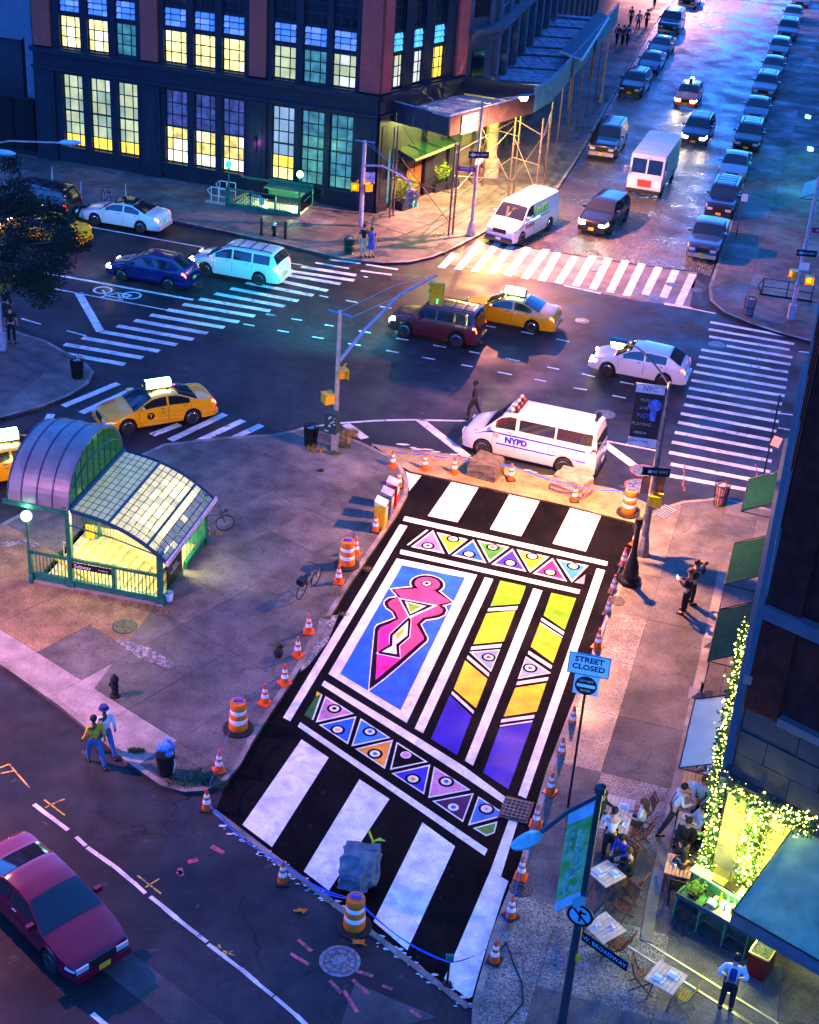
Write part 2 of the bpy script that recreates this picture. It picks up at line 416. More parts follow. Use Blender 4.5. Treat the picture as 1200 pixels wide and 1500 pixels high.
# --- small island on the far corner of the plaza street
ki = [G2(-160, 655, KZ), G2(0, 612, KZ), G2(60, 596, KZ), G2(100, 580, KZ), G2(130, 562, KZ), G2(138, 545, KZ), G2(128, 533, KZ), G2(70, 500, KZ), G2(0, 478, KZ), G2(-150, 440, KZ)]
isl = walk('pavement', 'pavement island at the corner with the litter bin', ki)
slabs(isl, [ki], -15, 2.4, pick)
kerb(isl, ki, side=1)
# --- plaza with the subway kiosk
kp = [G2(-120, 820, KZ), G2(0, 768, KZ), G2(120, 706, KZ), G2(240, 650, KZ), G2(330, 640, KZ), G2(400, 636, KZ), G2(440, 628, KZ), G2(500, 636, KZ), G2(535, 650, KZ), G2(570, 667, KZ), G2(590, 685, KZ), G2(599, 705, KZ), G2(597, 725, KZ), G2(580, 757, KZ),
      G2(510, 860, KZ), G2(440, 978, KZ), G2(372, 1083, KZ), G2(352, 1120, KZ), G2(330, 1145, KZ), G2(300, 1158, KZ), G2(270, 1160, KZ), G2(235, 1150, KZ), G2(185, 1115, KZ), G2(90, 1036, KZ), G2(0, 972, KZ), G2(-120, 890, KZ)]
plaza = walk('plaza', 'wedge shaped concrete plaza around the subway entrance', kp, cut=True)
pk = lambda px, py: (concrete_pale if (py > 900+.0*px and py-905 > (px)*.55 and px < 250 and py > 905) else
                     concrete_brown if (px < 220 and 845 < py < 925) or (px < 60 and py > 780 and py < 925) else random.choice(cm))
slabs(plaza, minus(kp), -37, 2.15, pk)
kerb(plaza, kp, side=-1 if area(kp) < 0 else 1)
# --- strip between the mural and the avenue
ks = [G2(545, 650, .1), G2(600, 658, .1), G2(700, 672, .1), G2(800, 697, .1), G2(900, 716, .1), G2(950, 738, .1), G2(938, 768, .1), G2(924, 764, .1), G2(840, 742, .1), G2(700, 711, .1), G2(600, 690, .1), G2(590, 684, .1)]
strip = walk('kerb_extension', 'concrete strip with boulders between mural and avenue', ks, .1)
tan_m = ground_mat('tan_concrete', (.24, .17, .08), (.32, .24, .13), .75, .6, .4, 1.0)
slabs(strip, [ks], -13, 2.6, lambda a, c: tan_m, z=.1)
kerb(strip, ks[:6], side=-1 if area(ks) < 0 else 1, z=.108, w_=.14)
# --- restaurant pavement
kd = [G2(950, 757, KZ), G2(965, 745, KZ), G2(1000, 734, KZ), G2(1055, 729, KZ), G2(1110, 741, KZ), G2(1260, 780, KZ)]
kd2 = [G2(690, 1520, KZ), G2(692, 1470, KZ), G2(722, 1362, KZ), G2(762, 1262, KZ), G2(800, 1131, KZ), G2(850, 1000, KZ), G2(900, 870, KZ), G2(928, 796, KZ), G2(940, 775, KZ)]
kdl = [(kd2[0][0]+7.5, kd2[0][1]-7.5)]+kd2+kd
din = walk('pavement', 'pavement beside the restaurant with the diners', kdl+[(32, 30), (20, 12)])
WC = Vector((8.65, 29.6)); WU = Vector((math.cos(rad(75)), math.sin(rad(75)))); WB = Vector((math.cos(rad(-38)), math.sin(rad(-38))))
kA2 = G(900, 870)
slabs(din, [[(kd2[0][0]+7.5, kd2[0][1]-7.5)]+kd2+kd+[tuple(WC+WU*20), tuple(WC+WU*.2), tuple(WC), tuple(WC+WB*9), (18, 14)]], 75, 2.9, lambda a, c: tread_m if (1180 < c or (a < 985 and 930 < c < 1200)) and a < 960-max(0, 0) and random.random() < .72 else random.choice(cm))
kerb(din, kdl, side=-1)

# --------------------------------------------------------------- painted markings (children of the road)
def bar(a, b_, w_, z=.008, name='painted_bar', m=None, seg=None):
    A, B = Vector(G2(*a)), Vector(G2(*b_)); d = (B-A).normalized(); n = Vector((-d.y, d.x))*w_/2
    mb = MB(); mb.prism([tuple(A-n), tuple(B-n), tuple(B+n), tuple(A+n)], z-.0035, z)
    return mb.obj(name, m or white_paint, road)
z6 = lambda x, y: (800+x/3, 350+y/3)
z5 = lambda x, y: (400+x/3, 350+y/3)
z4 = lambda x, y: (x/3, 350+y/3)
Lr = [(722, 366), (714, 397), (704, 427), (792, 470), (682, 487), (672, 518), (662, 552), (648, 583), (638, 621), (628, 656), (618, 691), (606, 728), (592, 767), (580, 806), (566, 850), (553, 893), (540, 938), (548, 990), (545, 1040)]
Rr = [(1092, 434), (1090, 462), (1070, 487), (1082, 521), (1074, 552), (1064, 586), (1060, 620), (1054, 655), (1048, 690), (1036, 726), (1030, 765), (1022, 803), (1012, 845), (1008, 888), (994, 930), (992, 977), (985, 1024), (975, 1072), (935, 1112)]
for a, c in zip(Lr, Rr):
    bar(z6(*a), z6(*c), .30)
bar(z6(704, 427), z6(716, 429.5), .30)
for a, c in [((205, 490), (550, 552)), ((283, 463), (627, 523)), ((362, 434), (700, 494)), ((445, 407), (778, 466)), ((515, 382), (850, 442)), ((592, 358), (912, 415)), ((662, 334), (986, 390)), ((735, 311), (1050, 366)), ((805, 287), (1120, 340)), ((877, 264), (1188, 317))]:
    bar(z4(*a), z4(*c), .36)
for a, c in [((315, 430), (417, 449)), ((338, 422.5), (437, 441)), ((361, 414), (459, 433)), ((383, 406), (480, 426)), ((403, 400), (499, 413+3)), ((421.7, 396.7), (519.3, 411)), ((441.7, 390.7), (521.7, 403.3))]:
    bar(a, c, .36)
for a, c in [((520, 635), (278, 735)), ((590, 658), (358, 765)), ((790, 815), (667, 862)), ((990, 770), (748, 885)), ((1070, 797), (830, 908)), ((1150, 818), (910, 930)), ((225, 770), (195, 832))]:
    bar(z4(*a), z4(*c), .34)
for a, c in [((800, 64), (740, 127)), ((915, 15), (812, 135)), ((990, 15), (885, 145)), ((1048, 30), (955, 152)), ((1120, 38), (1030, 162)), ((1200, 47), (1105, 175)),
             ((1252, 60), (1180, 185)), ((1328, 78), (1253, 195)), ((1405, 75), (1330, 207)), ((1475, 85), (1405, 222)), ((1550, 95), (1480, 235)), ((1622, 108), (1553, 250)), ((1695, 125), (1635, 247)), ((1770, 137), (1715, 258)), ((1845, 155), (1782, 290))]:
    bar(z5(*a), z5(*c), .42)
for a, c, w_ in [(z4(190, 148), z4(850, 268), .2), (z4(165, 205), z4(735, 313), .1), (z4(345, 237), z4(442, 408), .4), (z4(95, 350), z4(180, 375), .12), (z4(293, 403), z4(378, 426), .12), (z4(1070, 374), z4(1118, 382), .12),
                 ((108, 328), (300, 363), .12), (z4(1180, 330), z4(1215, 338), .12),
                 (z6(238, 883), z6(490, 932), .12), (z6(245, 892), z6(385, 995), .42), (z5(320, 815), z5(405, 877), .4), (z5(645, 795), z5(855, 958), .4),
                 (z5(0, 870), z5(70, 850), .14), (z5(70, 850), z5(150, 828), .14), (z5(150, 828), z5(290, 810), .14), (z5(290, 810), z5(450, 799), .14), (z5(450, 799), z5(600, 795), .14), (z5(600, 795), z5(850, 800), .14),
                 (z6(1110, 495), z6(1185, 503), .12), (z6(1030, 767), z6(1110, 777), .12), (z6(1020, 830), z6(1100, 845), .12), (z6(980, 1030), z6(1050, 1042), .12), (z6(520, 285), z6(640, 305), .3), (z6(640, 307), z6(745, 328), .14), (z6(80, 205), z6(240, 240), .14),
                 (z5(187, 105), z5(333, 130), .2), (z5(248, 90), z5(385, 108), .2), (z5(408, 112), z5(550, 135), .2), (z5(385, 140), z5(522, 158), .2), (z5(30, 100), z5(130, 115), .1)]:
    bar(a, c, w_)
dsh = [(z5(*a), z5(*c)) for a, c in [((-30, 330), (15, 338)), ((80, 351), (128, 358)), ((228, 377), (265, 384)), ((378, 405), (430, 413)), ((540, 437), (595, 445)), ((705, 467), (760, 477)), ((862, 495), (908, 503)), ((1022, 525), (1085, 538)), ((1150, 617), (1200, 627)),
       ((20, 402), (70, 410)), ((172, 430), (223, 438)), ((330, 460), (385, 468)), ((498, 490), (552, 500)), ((655, 520), (712, 530)), ((828, 553), (878, 562)), ((988, 585), (1050, 597)), ((205, 249), (242, 257)), ((320, 270), (372, 280)), ((470, 297), (522, 305)), ((398, 165), (418, 169)), ((930, 380), (980, 390)), ((1090, 408), (1145, 418))]]
dsh += [(z6(*a), z6(*c)) for a, c in [((45, 440), (103, 452)), ((5, 563), (57, 573)), ((158, 592), (215, 607)), ((325, 628), (387, 640)), ((122, 655), (180, 663)), ((292, 688), (350, 700))]]
for a, c in dsh: bar(a, c, .12)
wb = lambda x, y: (x/3, 1050+y/3)
pts = [(150, 383), (190, 418), (240, 452), (300, 500)]; p2_ = [(335, 527), (378, 567)]; p3_ = [(383, 572), (450, 620), (505, 660), (560, 705), (600, 738), (640, 775)]; p4_ = [(660, 790), (720, 838), (780, 890), (850, 945), (910, 990)]; p5_ = [(915, 998), (1000, 1065), (1060, 1110), (1130, 1170), (1200, 1225)]; p6_ = [(1205, 1230), (1300, 1310), (1360, 1370)]
for P in (pts, p2_, p3_, p4_, p5_, p6_):
    for a, c in zip(P, P[1:]): bar(wb(a[0], a[1]+random.uniform(-2, 2)), wb(c[0], c[1]+random.uniform(-2, 2)), .11+random.uniform(-.02, .03))
bar(wb(405, 1305), wb(470, 1360), .13)
scf = MB()
for P in ([(168, 938), (180, 934), (222, 950), (258, 973), (252, 980), (205, 965)], [(2, 795), (35, 790), (62, 798), (60, 803), (30, 797), (4, 801)], [(470, 905), (496, 900), (480, 940), (452, 975), (440, 985), (446, 950)]): scf.flat([G2(q[0], q[1], KZ+.008) for q in P], KZ+.008)
scf.obj('pale_scuff', ground_mat('scuff', (.12, .12, .13), (.34, .34, .36), .7, 2.2, 0, 1.2, wear=((.08, .08, .09), 9, .5, .95)), plaza)
# yellow and pink utility marks
um = ground_mat('utility_yellow', (.5, .33, .05), (.6, .4, .08), .7, 1, 0, .6, wear=((.1, .1, .1), 6, .5, .9)); pm = ground_mat('utility_pink', (.55, .08, .12), (.6, .12, .16), .7, 1, 0, .6, wear=((.08, .08, .09), 7, .48, .9))
for P in [[(195, 365), (285, 433)], [(200, 400), (260, 370), (285, 362)], [(605, 698), (708, 778)], [(640, 750), (700, 712)], [(0, 225), (40, 208), (130, 312)], [(0, 250), (60, 238)], [(940, 1010), (1030, 1050)], [(960, 1000), (985, 1045), (1025, 1030)]]:
    for a, c in zip(P, P[1:]): bar(wb(*a), wb(*c), .05, .006, 'chalk_mark', um)
for P in [[(780, 680), (800, 690)], [(825, 640), (870, 628)], [(930, 570), (985, 600)], [(790, 665), (800, 700)]]:
    for a, c in zip(P, P[1:]): bar(wb(*a), wb(*c), .14, .006, 'chalk_mark', pm)
pb = lambda x, y: (400+x/3, 1050+y/3)
for P in [[(250, 1160), (300, 1215)], [(310, 1200), (370, 1300)], [(350, 1155), (420, 1218)], [(370, 1118), (440, 1140)], [(480, 1180), (525, 1198)], [(600, 1290), (650, 1320)], [(75, 1040), (160, 1090)], [(110, 980), (170, 1030)]]:
    for a, c in zip(P, P[1:]): bar(pb(*a), pb(*c), .1, .006, 'chalk_mark', pm)
for x0 in (605, 925):
    for k in range(6): bar(z6(x0+random.uniform(-6, 6), 990+k*20), z6(x0+random.uniform(-6, 6), 1008+k*20), .05, .013, 'chalk_mark', pm)
# bicycle symbol in the lane
mb = MB()
c0 = Vector(G2(172, 429)); ax_ = Vector(dirv(165).xy); ay_ = Vector((-ax_.y, ax_.x))
def P2(a, b_): q = c0+ax_*a+ay_*b_; return (q.x, q.y)
for (cx, cy) in ((.8, 0), (-.8, 0)):
    N_ = 20
    for k in range(N_):
        a0, a1 = 2*PI*k/N_, 2*PI*(k+1)/N_
        mb.flat([P2(cx+math.cos(a0)*.5, cy+math.sin(a0)*.5), P2(cx+math.cos(a1)*.5, cy+math.sin(a1)*.5), P2(cx+math.cos(a1)*.38, cy+math.sin(a1)*.38), P2(cx+math.cos(a0)*.38, cy+math.sin(a0)*.38)], .008)
for a, c in (((.8, 0), (.3, .6)), ((.3, .6), (-.5, .55)), ((-.5, .55), (-.8, 0)), ((-.8, 0), (0, 0)), ((0, 0), (.3, .6)), ((0, 0), (-.5, .6)), ((.3, .6), (.45, .85)), ((-.4, .75), (-.7, .75))):
    A = Vector(a); B = Vector(c); n = Vector((-(B-A).y, (B-A).x)).normalized()*.06
    mb.flat([P2(*(A-n)), P2(*(B-n)), P2(*(B+n)), P2(*(A+n))], .0085)
mb.obj('bicycle_symbol', white_paint, road)
# white paint spill line along the mural's lower edge
spill = MB(); rs = random.Random(3)
for k in range(170):
    t = rs.random(); x, y = 318+(690-318)*t, 1190+(1470-1190)*t+rs.gauss(7, 5); r = rs.uniform(.015, .07)
    c = Vector(G2(x, y)); spill.flat([(c.x+r*math.cos(a)*1.8, c.y+r*math.sin(a)*rs.uniform(.5, 1)) for a in (0, 1, 2, 3, 4, 5)], .009)
for k in range(60):
    t = rs.random(); x, y = 390+(480-390)*t+rs.gauss(0, 14), 890+(1040-890)*(1-t)*0+rs.uniform(880, 1030)-880+rs.gauss(0, 5)+0
    c = Vector(G2(x-(y)*.3+35, 885+y)); r = rs.uniform(.02, .09)
    spill.flat([(c.x+r*math.cos(a)*1.6, c.y+r*math.sin(a)) for a in (0, 1, 2, 3, 4, 5)], KZ+.012)
for k in range(22):
    x = 590+k*12+rs.uniform(-4, 4); y = 652+k*2.6+rs.uniform(-2, 2); c = Vector(G2(x, y)); r = rs.uniform(.05, .16)
    spill.flat([(c.x+r*2*math.cos(a), c.y+r*.5*math.sin(a)) for a in (0, 1, 2, 3, 4, 5)], .009)
tag(spill.obj('paint_splashes', white_m), 'white paint splashes along the mural edge and kerb', 'paint splashes', kind='stuff')
# concrete sill along the lower edge of the mural
sill = MB(); sill_o = None
A = Vector(G2(316, 1186)); B = Vector(G2(690, 1474)); d = (B-A).normalized(); n = Vector((d.y, -d.x))
edge = bpy.data.objects.new('gutter_edge', None); COL.objects.link(edge); tag(edge, 'strip of paint splashed granite edging below the mural', kind='structure')
L_ = (B-A).length; k = int(L_/1.1)
for i in range(k):
    a = A+d*(L_*i/k+.01); c = A+d*(L_*(i+1)/k-.01); q = MB(); q.prism([tuple(a), tuple(c), tuple(c+n*.16), tuple(a+n*.16)], -.03, .03); q.obj('edging_stone', kerb_m, edge)

# ================================================================== MURAL
mural = thing('street_mural', 'street wide painted mural of black and white bands around a pink figure', 'mural', G(650, 1050)); MO = mural.location
def mcol(name, c, var=.1): return ground_mat('mural_'+name, tuple(x*(1-var) for x in c), tuple(min(1, x*(1+var)) for x in c), .7, .7, .25, .5, spec=.2, wear=(tuple(x*.55 for x in c), 4, .64, .5))
MC = dict(black=ground_mat('mural_black', (.0025, .0025, .004), (.006, .006, .008), .9, .5, .5, 1.6, wear=((.04, .036, .036), 6, .64, .4), spec=.05),
          white=ground_mat('mural_white', (.70, .70, .70), (.86, .86, .86), .6, .5, .4, .35, wear=((.5, .55, .6), 1.6, .57, .6), crack_scale=.6), lilac=mcol('lilac', (.27, .16, .5)), yellow=mcol('yellow', (.90, .55, .01)), blue=mcol('blue', (.008, .11, .62)), royal=mcol('royal', (.03, .02, .55)),
          green=mcol('green', (.04, .26, .02)), lime=mcol('lime', (.13, .42, .005)), magenta=mcol('magenta', (.35, .01, .20)), sky=mcol('sky', (.02, .2, .62)), pink=mcol('pink', (.62, .05, .2)), hotpink=mcol('hotpink', (.65, .01, .30)),
          rose=mcol('rose', (.6, .25, .42)), orange=mcol('orange', (.85, .32, .03)), indigo=mcol('indigo', (.015, .001, .40)), plum=mcol('plum', (.03, .0, .07)), pale=mcol('pale', (.18, .32, .62)), dgreen=mcol('dgreen', (.02, .14, .02)), dark=ground_mat('mural_dark', (.006, .002, .014), (.01, .003, .022), .9, .7, 0, .5, spec=.05), teal=mcol('teal', (.02, .3, .15)), red=mcol('red', (.45, .02, .06)))
def mp(col, pts, lv=2, name='painted_shape'):
    """one painted shape, real outline on the street; lv = coat number"""
    z = .004*lv; q = [G2(*p) for p in pts]; q = [(x-MO.x, y-MO.y) for x, y in q]
    if area(q) < 0: q = q[::-1]
    mb = MB(); mb.flat(q, z); me = mb.mesh(name, MC[col])
    return link(name, me, mural)
def offs(pts, d):
    n = len(pts); s = 1 if area(pts) > 0 else -1; r = []
    for i in range(n):
        p0, p, p1 = Vector(pts[i-1]), Vector(pts[i]), Vector(pts[(i+1) % n])
        e0, e1 = (p-p0).normalized(), (p1-p).normalized(); n0 = Vector((e0.y, -e0.x))*s; n1 = Vector((e1.y, -e1.x))*s
        m_ = (n0+n1); k = m_.length
        m_ = m_.normalized() if k > 1e-6 else n0; r.append(tuple(p+m_*d/max(.45, m_.dot(n0))))
    return r
def ring(c, r, cols, lv, name='painted_ring'):
    """true circles on the street, r = width on the photograph"""
    g = G(*c); k = FPX/float((np.array(g)-np.array([0, 0, CAMH]))@_F); R = r/k
    for i, (f, cname) in enumerate(cols):
        mb = MB(); mb.flat([(g.x-MO.x+R*f*math.cos(2*PI*q/24), g.y-MO.y+R*f*math.sin(2*PI*q/24)) for q in range(24)], .004*(lv+i)); mb.obj(name, MC[cname], mural)
A_ = lambda *P: Zm(420, 640, 4.615, P)
B_ = lambda *P: Zm(680, 640, 4.615, P)
C_ = lambda *P: Zm(420, 880, 4.615, P)
D_ = lambda *P: Zm(640, 880, 4.615, P)
E_ = lambda *P: Zm(300, 1020, 4.615, P)
F_ = lambda *P: Zm(540, 1080, 4.615, P)
R2_ = lambda *P: Zm(400, 700, 3, P)
R5_ = lambda *P: Zm(400, 1050, 3, P)
mp('black', [(601, 690), (700, 712), (840, 743), (926, 764), (930, 790), (900, 868), (850, 1000), (800, 1130), (762, 1262), (722, 1362), (694, 1458), (690, 1470), (560, 1374), (440, 1283), (316, 1187), (330, 1152), (352, 1122), (374, 1083), (440, 980), (510, 862), (562, 785), (597, 728), (601, 705)], 1, 'black_ground')
st = 'white_stripe'
mp('white', A_((795, 195), (930, 240), (828, 368), (822, 300)), 2, st)
mp('white', A_((1135, 275), (1312, 320), (1155, 578), (955, 535)), 2, st)
mp('white', B_((320, 365), (522, 415), (385, 672), (175, 625)), 2, st)
mp('white', B_((725, 468), (930, 522), (822, 775), (598, 722)), 2, st)
mp('white', A_((800, 537), (2172, 845), (2163, 873), (785, 567)), 2, st)
mp('white', A_((772, 762), (1985, 1035), (1975, 1062), (765, 792)), 2, st)
mp('white', [(585.8, 768.3), (597, 770.7), (425.2, 1056.8), (414.8, 1051.4)], 2, st)
mp('white', [(874.4, 832.8), (886.5, 835.7), (771, 1170), (759, 1165)], 2, st)
mp('white', [(745.8, 1200.3), (758.9, 1203), (734, 1284), (718.8, 1275)], 2, st)
mp('white', [(718.8, 1275), (744.8, 1291.3), (738, 1310), (718, 1372), (702, 1424), (692, 1460), (686, 1463), (668, 1450), (650.7, 1434)], 2, st)
mp('white', [(581.4, 818.1), (699, 842.2), (596, 1059.4), (481.3, 987.3)], 2, 'panel_border')
mp('blue', [(589, 828.3), (681.7, 846.5), (586.7, 1040.7), (498.3, 987.3)], 3, 'blue_panel')
mp('white', [(710.3, 845.9), (722.7, 848.5), (619.8, 1074.4), (607.4, 1067.4)], 2, st)
mp('white', [(781.4, 862), (794.8, 865.4), (693, 1122), (681.2, 1114.7)], 2, st)
mp('white', [(475.3, 997), (611.5, 1080), (680, 1123), (741, 1168.2), (737.6, 1177), (670, 1131.5), (591, 1080.5), (470.9, 1004)], 2, st)
mp('white', [(439.9, 1058), (714.4, 1244.2), (710, 1253.8), (436.3, 1064.6)], 2, st)
mp('white', [(441.9, 1083.3), (481.6, 1110), (398.6, 1241), (355.3, 1208.5)], 2, st)
mp('white', [(526.7, 1141.7), (570.7, 1170.7), (481.7, 1305), (445, 1276.7)], 2, st)
mp('white', [(619, 1205), (666.7, 1240), (596.7, 1392.3), (547.3, 1350)], 2, st)
# columns of lozenges
mp('lime', B_((245, 972), (418, 1010), (375, 1130), (178, 1145)), 2)
mp('white', D_((350, 52), (548, 38), (540, 62), (343, 72)), 2)
mp('yellow', D_((335, 88), (532, 68), (452, 275), (247, 295)), 2)
mp('white', D_((235, 312), (440, 292), (432, 316), (228, 334)), 2)
mp('white', D_((220, 347), (428, 330), (366, 482)), 2); mp('pale', D_((238, 352), (418, 337), (366, 466)), 3)
ring(D_((350, 385))[0], 10.5, ((1, 'black'), (.68, 'white'), (.32, 'red')), 4)
mp('white', D_((210, 370), (355, 492), (350, 515), (203, 390)), 2)
mp('yellow', D_((192, 405), (342, 530), (265, 728), (115, 598)), 2)
mp('white', D_((105, 612), (252, 745), (246, 766), (97, 630)), 2)
mp('indigo', [(659, 1018.7), (691, 1049), (669.7, 1106.4), (631.3, 1082.6)], 2)
mp('lime', [(807.8, 868.6), (844, 876.6), (827.4, 922.9), (796.4, 901.7)], 2)
mp('white', D_((708, 115), (862, 212), (855, 232), (703, 133)), 2); 
mp('white', D_((699, 147), (850, 245), (847, 252), (696, 154)), 2)
mp('yellow', D_((696, 154), (845, 258), (785, 422), (635, 312)), 3)
mp('white', D_((622, 338), (780, 440), (772, 462), (615, 360)), 2)
mp('white', D_((602, 376), (772, 490), (548, 530)), 2); mp('pale', D_((605, 390), (752, 487), (560, 520)), 3)
ring(D_((630, 458))[0], 11, ((1, 'black'), (.68, 'white'), (.32, 'red')), 4)
mp('white', D_((545, 548), (755, 517), (748, 540), (535, 572)), 2)
mp('yellow', D_((530, 590), (740, 558), (675, 750), (452, 785)), 2)
mp('white', D_((440, 802), (662, 772), (655, 795), (430, 825)), 2)
mp('white', D_((428, 843), (648, 810), (645, 820), (425, 853)), 2)
mp('indigo', [(732, 1066), (780.4, 1058), (744.8, 1156.3), (707.9, 1132)], 2)
# triangles, upper band then lower band
def tri(col, P, lv=2, c=None, cols=None, r=10):
    mp('white', P, lv, 'painted_triangle'); mp(col, offs(P, -2.0), lv+1, 'painted_triangle')
    if c: ring(c, r, cols, lv+2)
bw_ = lambda q: ((1, 'black'), (.66, 'white'), (.3, q))
tri('lilac', A_((990, 632), (1068, 790), (840, 745)), c=A_((955, 738))[0], cols=bw_('indigo'))
tri('yellow', A_((1015, 645), (1225, 694), (1098, 795)), c=A_((1125, 692))[0], cols=bw_('sky'))
tri('blue', A_((1262, 695), (1350, 855), (1115, 802)), c=A_((1233, 795))[0], cols=((1, 'black'), (.66, 'white')))
tri('green', A_((1290, 700), (1505, 746), (1370, 850)), c=A_((1393, 748))[0], cols=bw_('red'))
tri('royal', A_((1528, 757), (1620, 912), (1385, 862)), c=A_((1512, 855))[0], cols=bw_('yellow'))
tri('yellow', A_((1555, 762), (1775, 812), (1645, 918)), c=A_((1660, 810))[0], cols=bw_('lilac'))
tri('magenta', A_((1798, 820), (1895, 978), (1665, 925)), c=A_((1782, 918))[0], cols=bw_('lime'))
tri('sky', A_((1825, 826), (2040, 872), (1928, 984)), c=A_((1938, 876))[0], cols=bw_('orange'))
mp('rose', A_((2020, 932), (2008, 996), (1946, 986)), 3)
mp('white', A_((945, 628), (958, 632), (822, 735), (812, 730)), 2)
mp('dgreen', C_((200, 645), (228, 640), (172, 802), (118, 775)), 3); mp('yellow', C_((205, 615), (236, 632), (196, 652)), 3); mp('white', C_((232, 632), (243, 636), (180, 808), (168, 803)), 2)
tri('rose', C_((262, 645), (455, 765), (196, 825)), c=C_((322, 732))[0], cols=bw_('black'), r=11)
tri('blue', C_((472, 782), (415, 972), (218, 840)), c=C_((345, 875))[0], cols=bw_('yellow'), r=11)
tri('sky', C_((500, 795), (702, 928), (437, 986)), c=C_((563, 888))[0], cols=bw_('sky'), r=11)
tri('orange', C_((720, 940), (664, 1138), (462, 1002)), c=C_((597, 1037))[0], cols=bw_('teal'), r=11.5)
tri('black', F_((190, 32), (400, 168), (145, 222)), c=F_((252, 122))[0], cols=((.66, 'white'), (.5, 'rose')), r=12)
tri('royal', F_((418, 185), (375, 388), (155, 245)), c=F_((300, 285))[0], cols=bw_('orange'), r=12)
tri('rose', F_((442, 198), (690, 357), (403, 412)), c=F_((525, 302))[0], cols=bw_('blue'), r=12)
tri('plum', F_((712, 378), (638, 575), (430, 432)), c=F_((573, 475))[0], cols=((.7, 'white'), (.34, 'blue')), r=11.5)
tri('sky', F_((742, 400), (895, 500), (888, 540), (672, 598)), c=F_((797, 487))[0], cols=((1, 'black'), (.7, 'white'), (.2, 'rose')), r=12)
tri('green', F_((872, 570), (852, 648), (795, 670), (705, 615)))
# figure
Q_ = lambda *P: Zm(469, 799, 3.712, P)
fig = Q_((505, 228), (388, 240), (424, 282), (374, 289), (352, 306), (350, 322), (360, 340), (392, 362), (411, 397), (375, 412), (312, 435), (299, 452), (284, 600), (267, 786), (345, 728), (420, 665), (580, 522), (584, 506), (545, 430), (575, 406), (640, 396), (676, 380), (688, 356), (680, 338), (664, 330), (722, 312), (645, 250), (655, 240))
mp('white', offs(fig, 1.7), 4, 'figure_outline'); ring(Q_((583, 212))[0], 26, ((1, 'white'),), 4.5)
mp('dark', fig, 5, 'figure_outline'); ring(Q_((583, 212))[0], 24, ((1, 'dark'),), 5.5)
mp('pink', Q_((540, 236), (403, 244), (437, 281), (388, 300), (370, 314), (371, 330), (410, 366), (426, 402), (384, 426), (328, 449), (315, 470), (301, 735), (430, 628), (564, 512), (562, 500), (525, 432), (560, 396), (638, 381), (663, 368), (668, 352), (640, 325), (709, 309), (622, 250)), 6, 'pink_figure'); ring(Q_((583, 212))[0], 18.5, ((1, 'pink'),), 6.5)
ring(Q_((580, 210))[0], 8.5, ((1, 'dark'), (.74, 'white'), (.36, 'dark')), 7)
mp('hotpink', Q_((325, 452), (400, 425), (374, 480), (374, 545), (318, 588)), 7, 'pink_figure'); mp('hotpink', Q_((312, 598), (430, 620), (301, 735)), 7, 'pink_figure')
mp('white', Q_((424, 287), (640, 329), (484, 402)), 7); mp('dark', Q_((436, 296), (618, 331), (487, 388)), 8); mp('white', Q_((461, 308), (578, 334), (490, 378)), 9); mp('lime', Q_((475, 317), (550, 337), (491, 368)), 10)
lo = Q_((484, 394), (494, 410), (485, 502), (430, 550), (434, 614), (311, 590), (376, 545), (380, 488), (468, 405))
mp('white', offs(lo, 1.1), 7); mp('dark', lo, 8)
mp('white', Q_((479, 414), (474, 494), (413, 543), (417, 596), (334, 583), (392, 550), (395, 495)), 9); mp('yellow', Q_((459, 448), (452, 480), (418, 515), (411, 490)), 10)
# catch basin grate in the mural
gr = thing('storm_drain', 'square cast iron storm drain set in the lower corner of the mural', 'drain', G(756, 1187), rad(75))
mb = MB(); mb.box((0, 0, .02), (.95, .85, .04)); mb.obj('frame', iron, gr)
mb = MB()
for i in range(6): mb.box((-.36+i*.145, 0, .05), (.04, .74, .03))
for i in range(6): mb.box((0, -.31+i*.125, .05), (.8, .03, .028))
mb.obj('grille', manhole_m, gr)

# ================================================================== BIG LOFT BUILDING
def litmat(name, col, es, var=.35, scale=1.1, base=(.02, .02, .02)):
    m = mat(name, base, .25, 0, 0, emit=col, es=es); es *= GL
    N = m.node_tree.nodes; L = m.node_tree.links; b = N['Principled BSDF']
    g_ = N.new('ShaderNodeNewGeometry'); n = N.new('ShaderNodeTexNoise'); n.inputs['Scale'].default_value = scale; n.inputs['Detail'].default_value = 4
    L.new(g_.outputs['Position'], n.inputs['Vector']); r = N.new('ShaderNodeMapRange'); L.new(n.outputs['Fac'], r.inputs[0])
    r.inputs[1].default_value = .3; r.inputs[2].default_value = .7; r.inputs[3].default_value = es*(1-var); r.inputs[4].default_value = es*(1+var)
    L.new(r.outputs[0], b.inputs['Emission Strength']); return m
W_y = litmat('window_warm', (.92, .84, .30), .62, .5, 2.4); W_p = litmat('window_pale', (.46, .55, .36), .40, .3); W_t = litmat('window_teal', (.06, .30, .46), .24, .5, 2)
W_c = litmat('window_cyan', (.10, .42, .42), .24, .5, 2); W_g = litmat('window_gold', (1, .62, .06), .7); W_b = litmat('window_blue', (.05, .10, .45), .22, .6, 2); W_v = litmat('window_violet', (.05, .07, .36), .26, .7, 2); W_p2 = litmat('window_greenish', (.30, .46, .40), .34, .3)
W_w = litmat('window_white', (.55, .6, .62), .5, .3)
W_y2 = litmat('window_warm_dim', (.80, .66, .20), .42, .5, 2); W_y3 = litmat('window_cream', (.95, .92, .55), .72, .3, 1.5)
W_n = litmat('window_haze', (.22, .38, .62), .34, .3, .6)
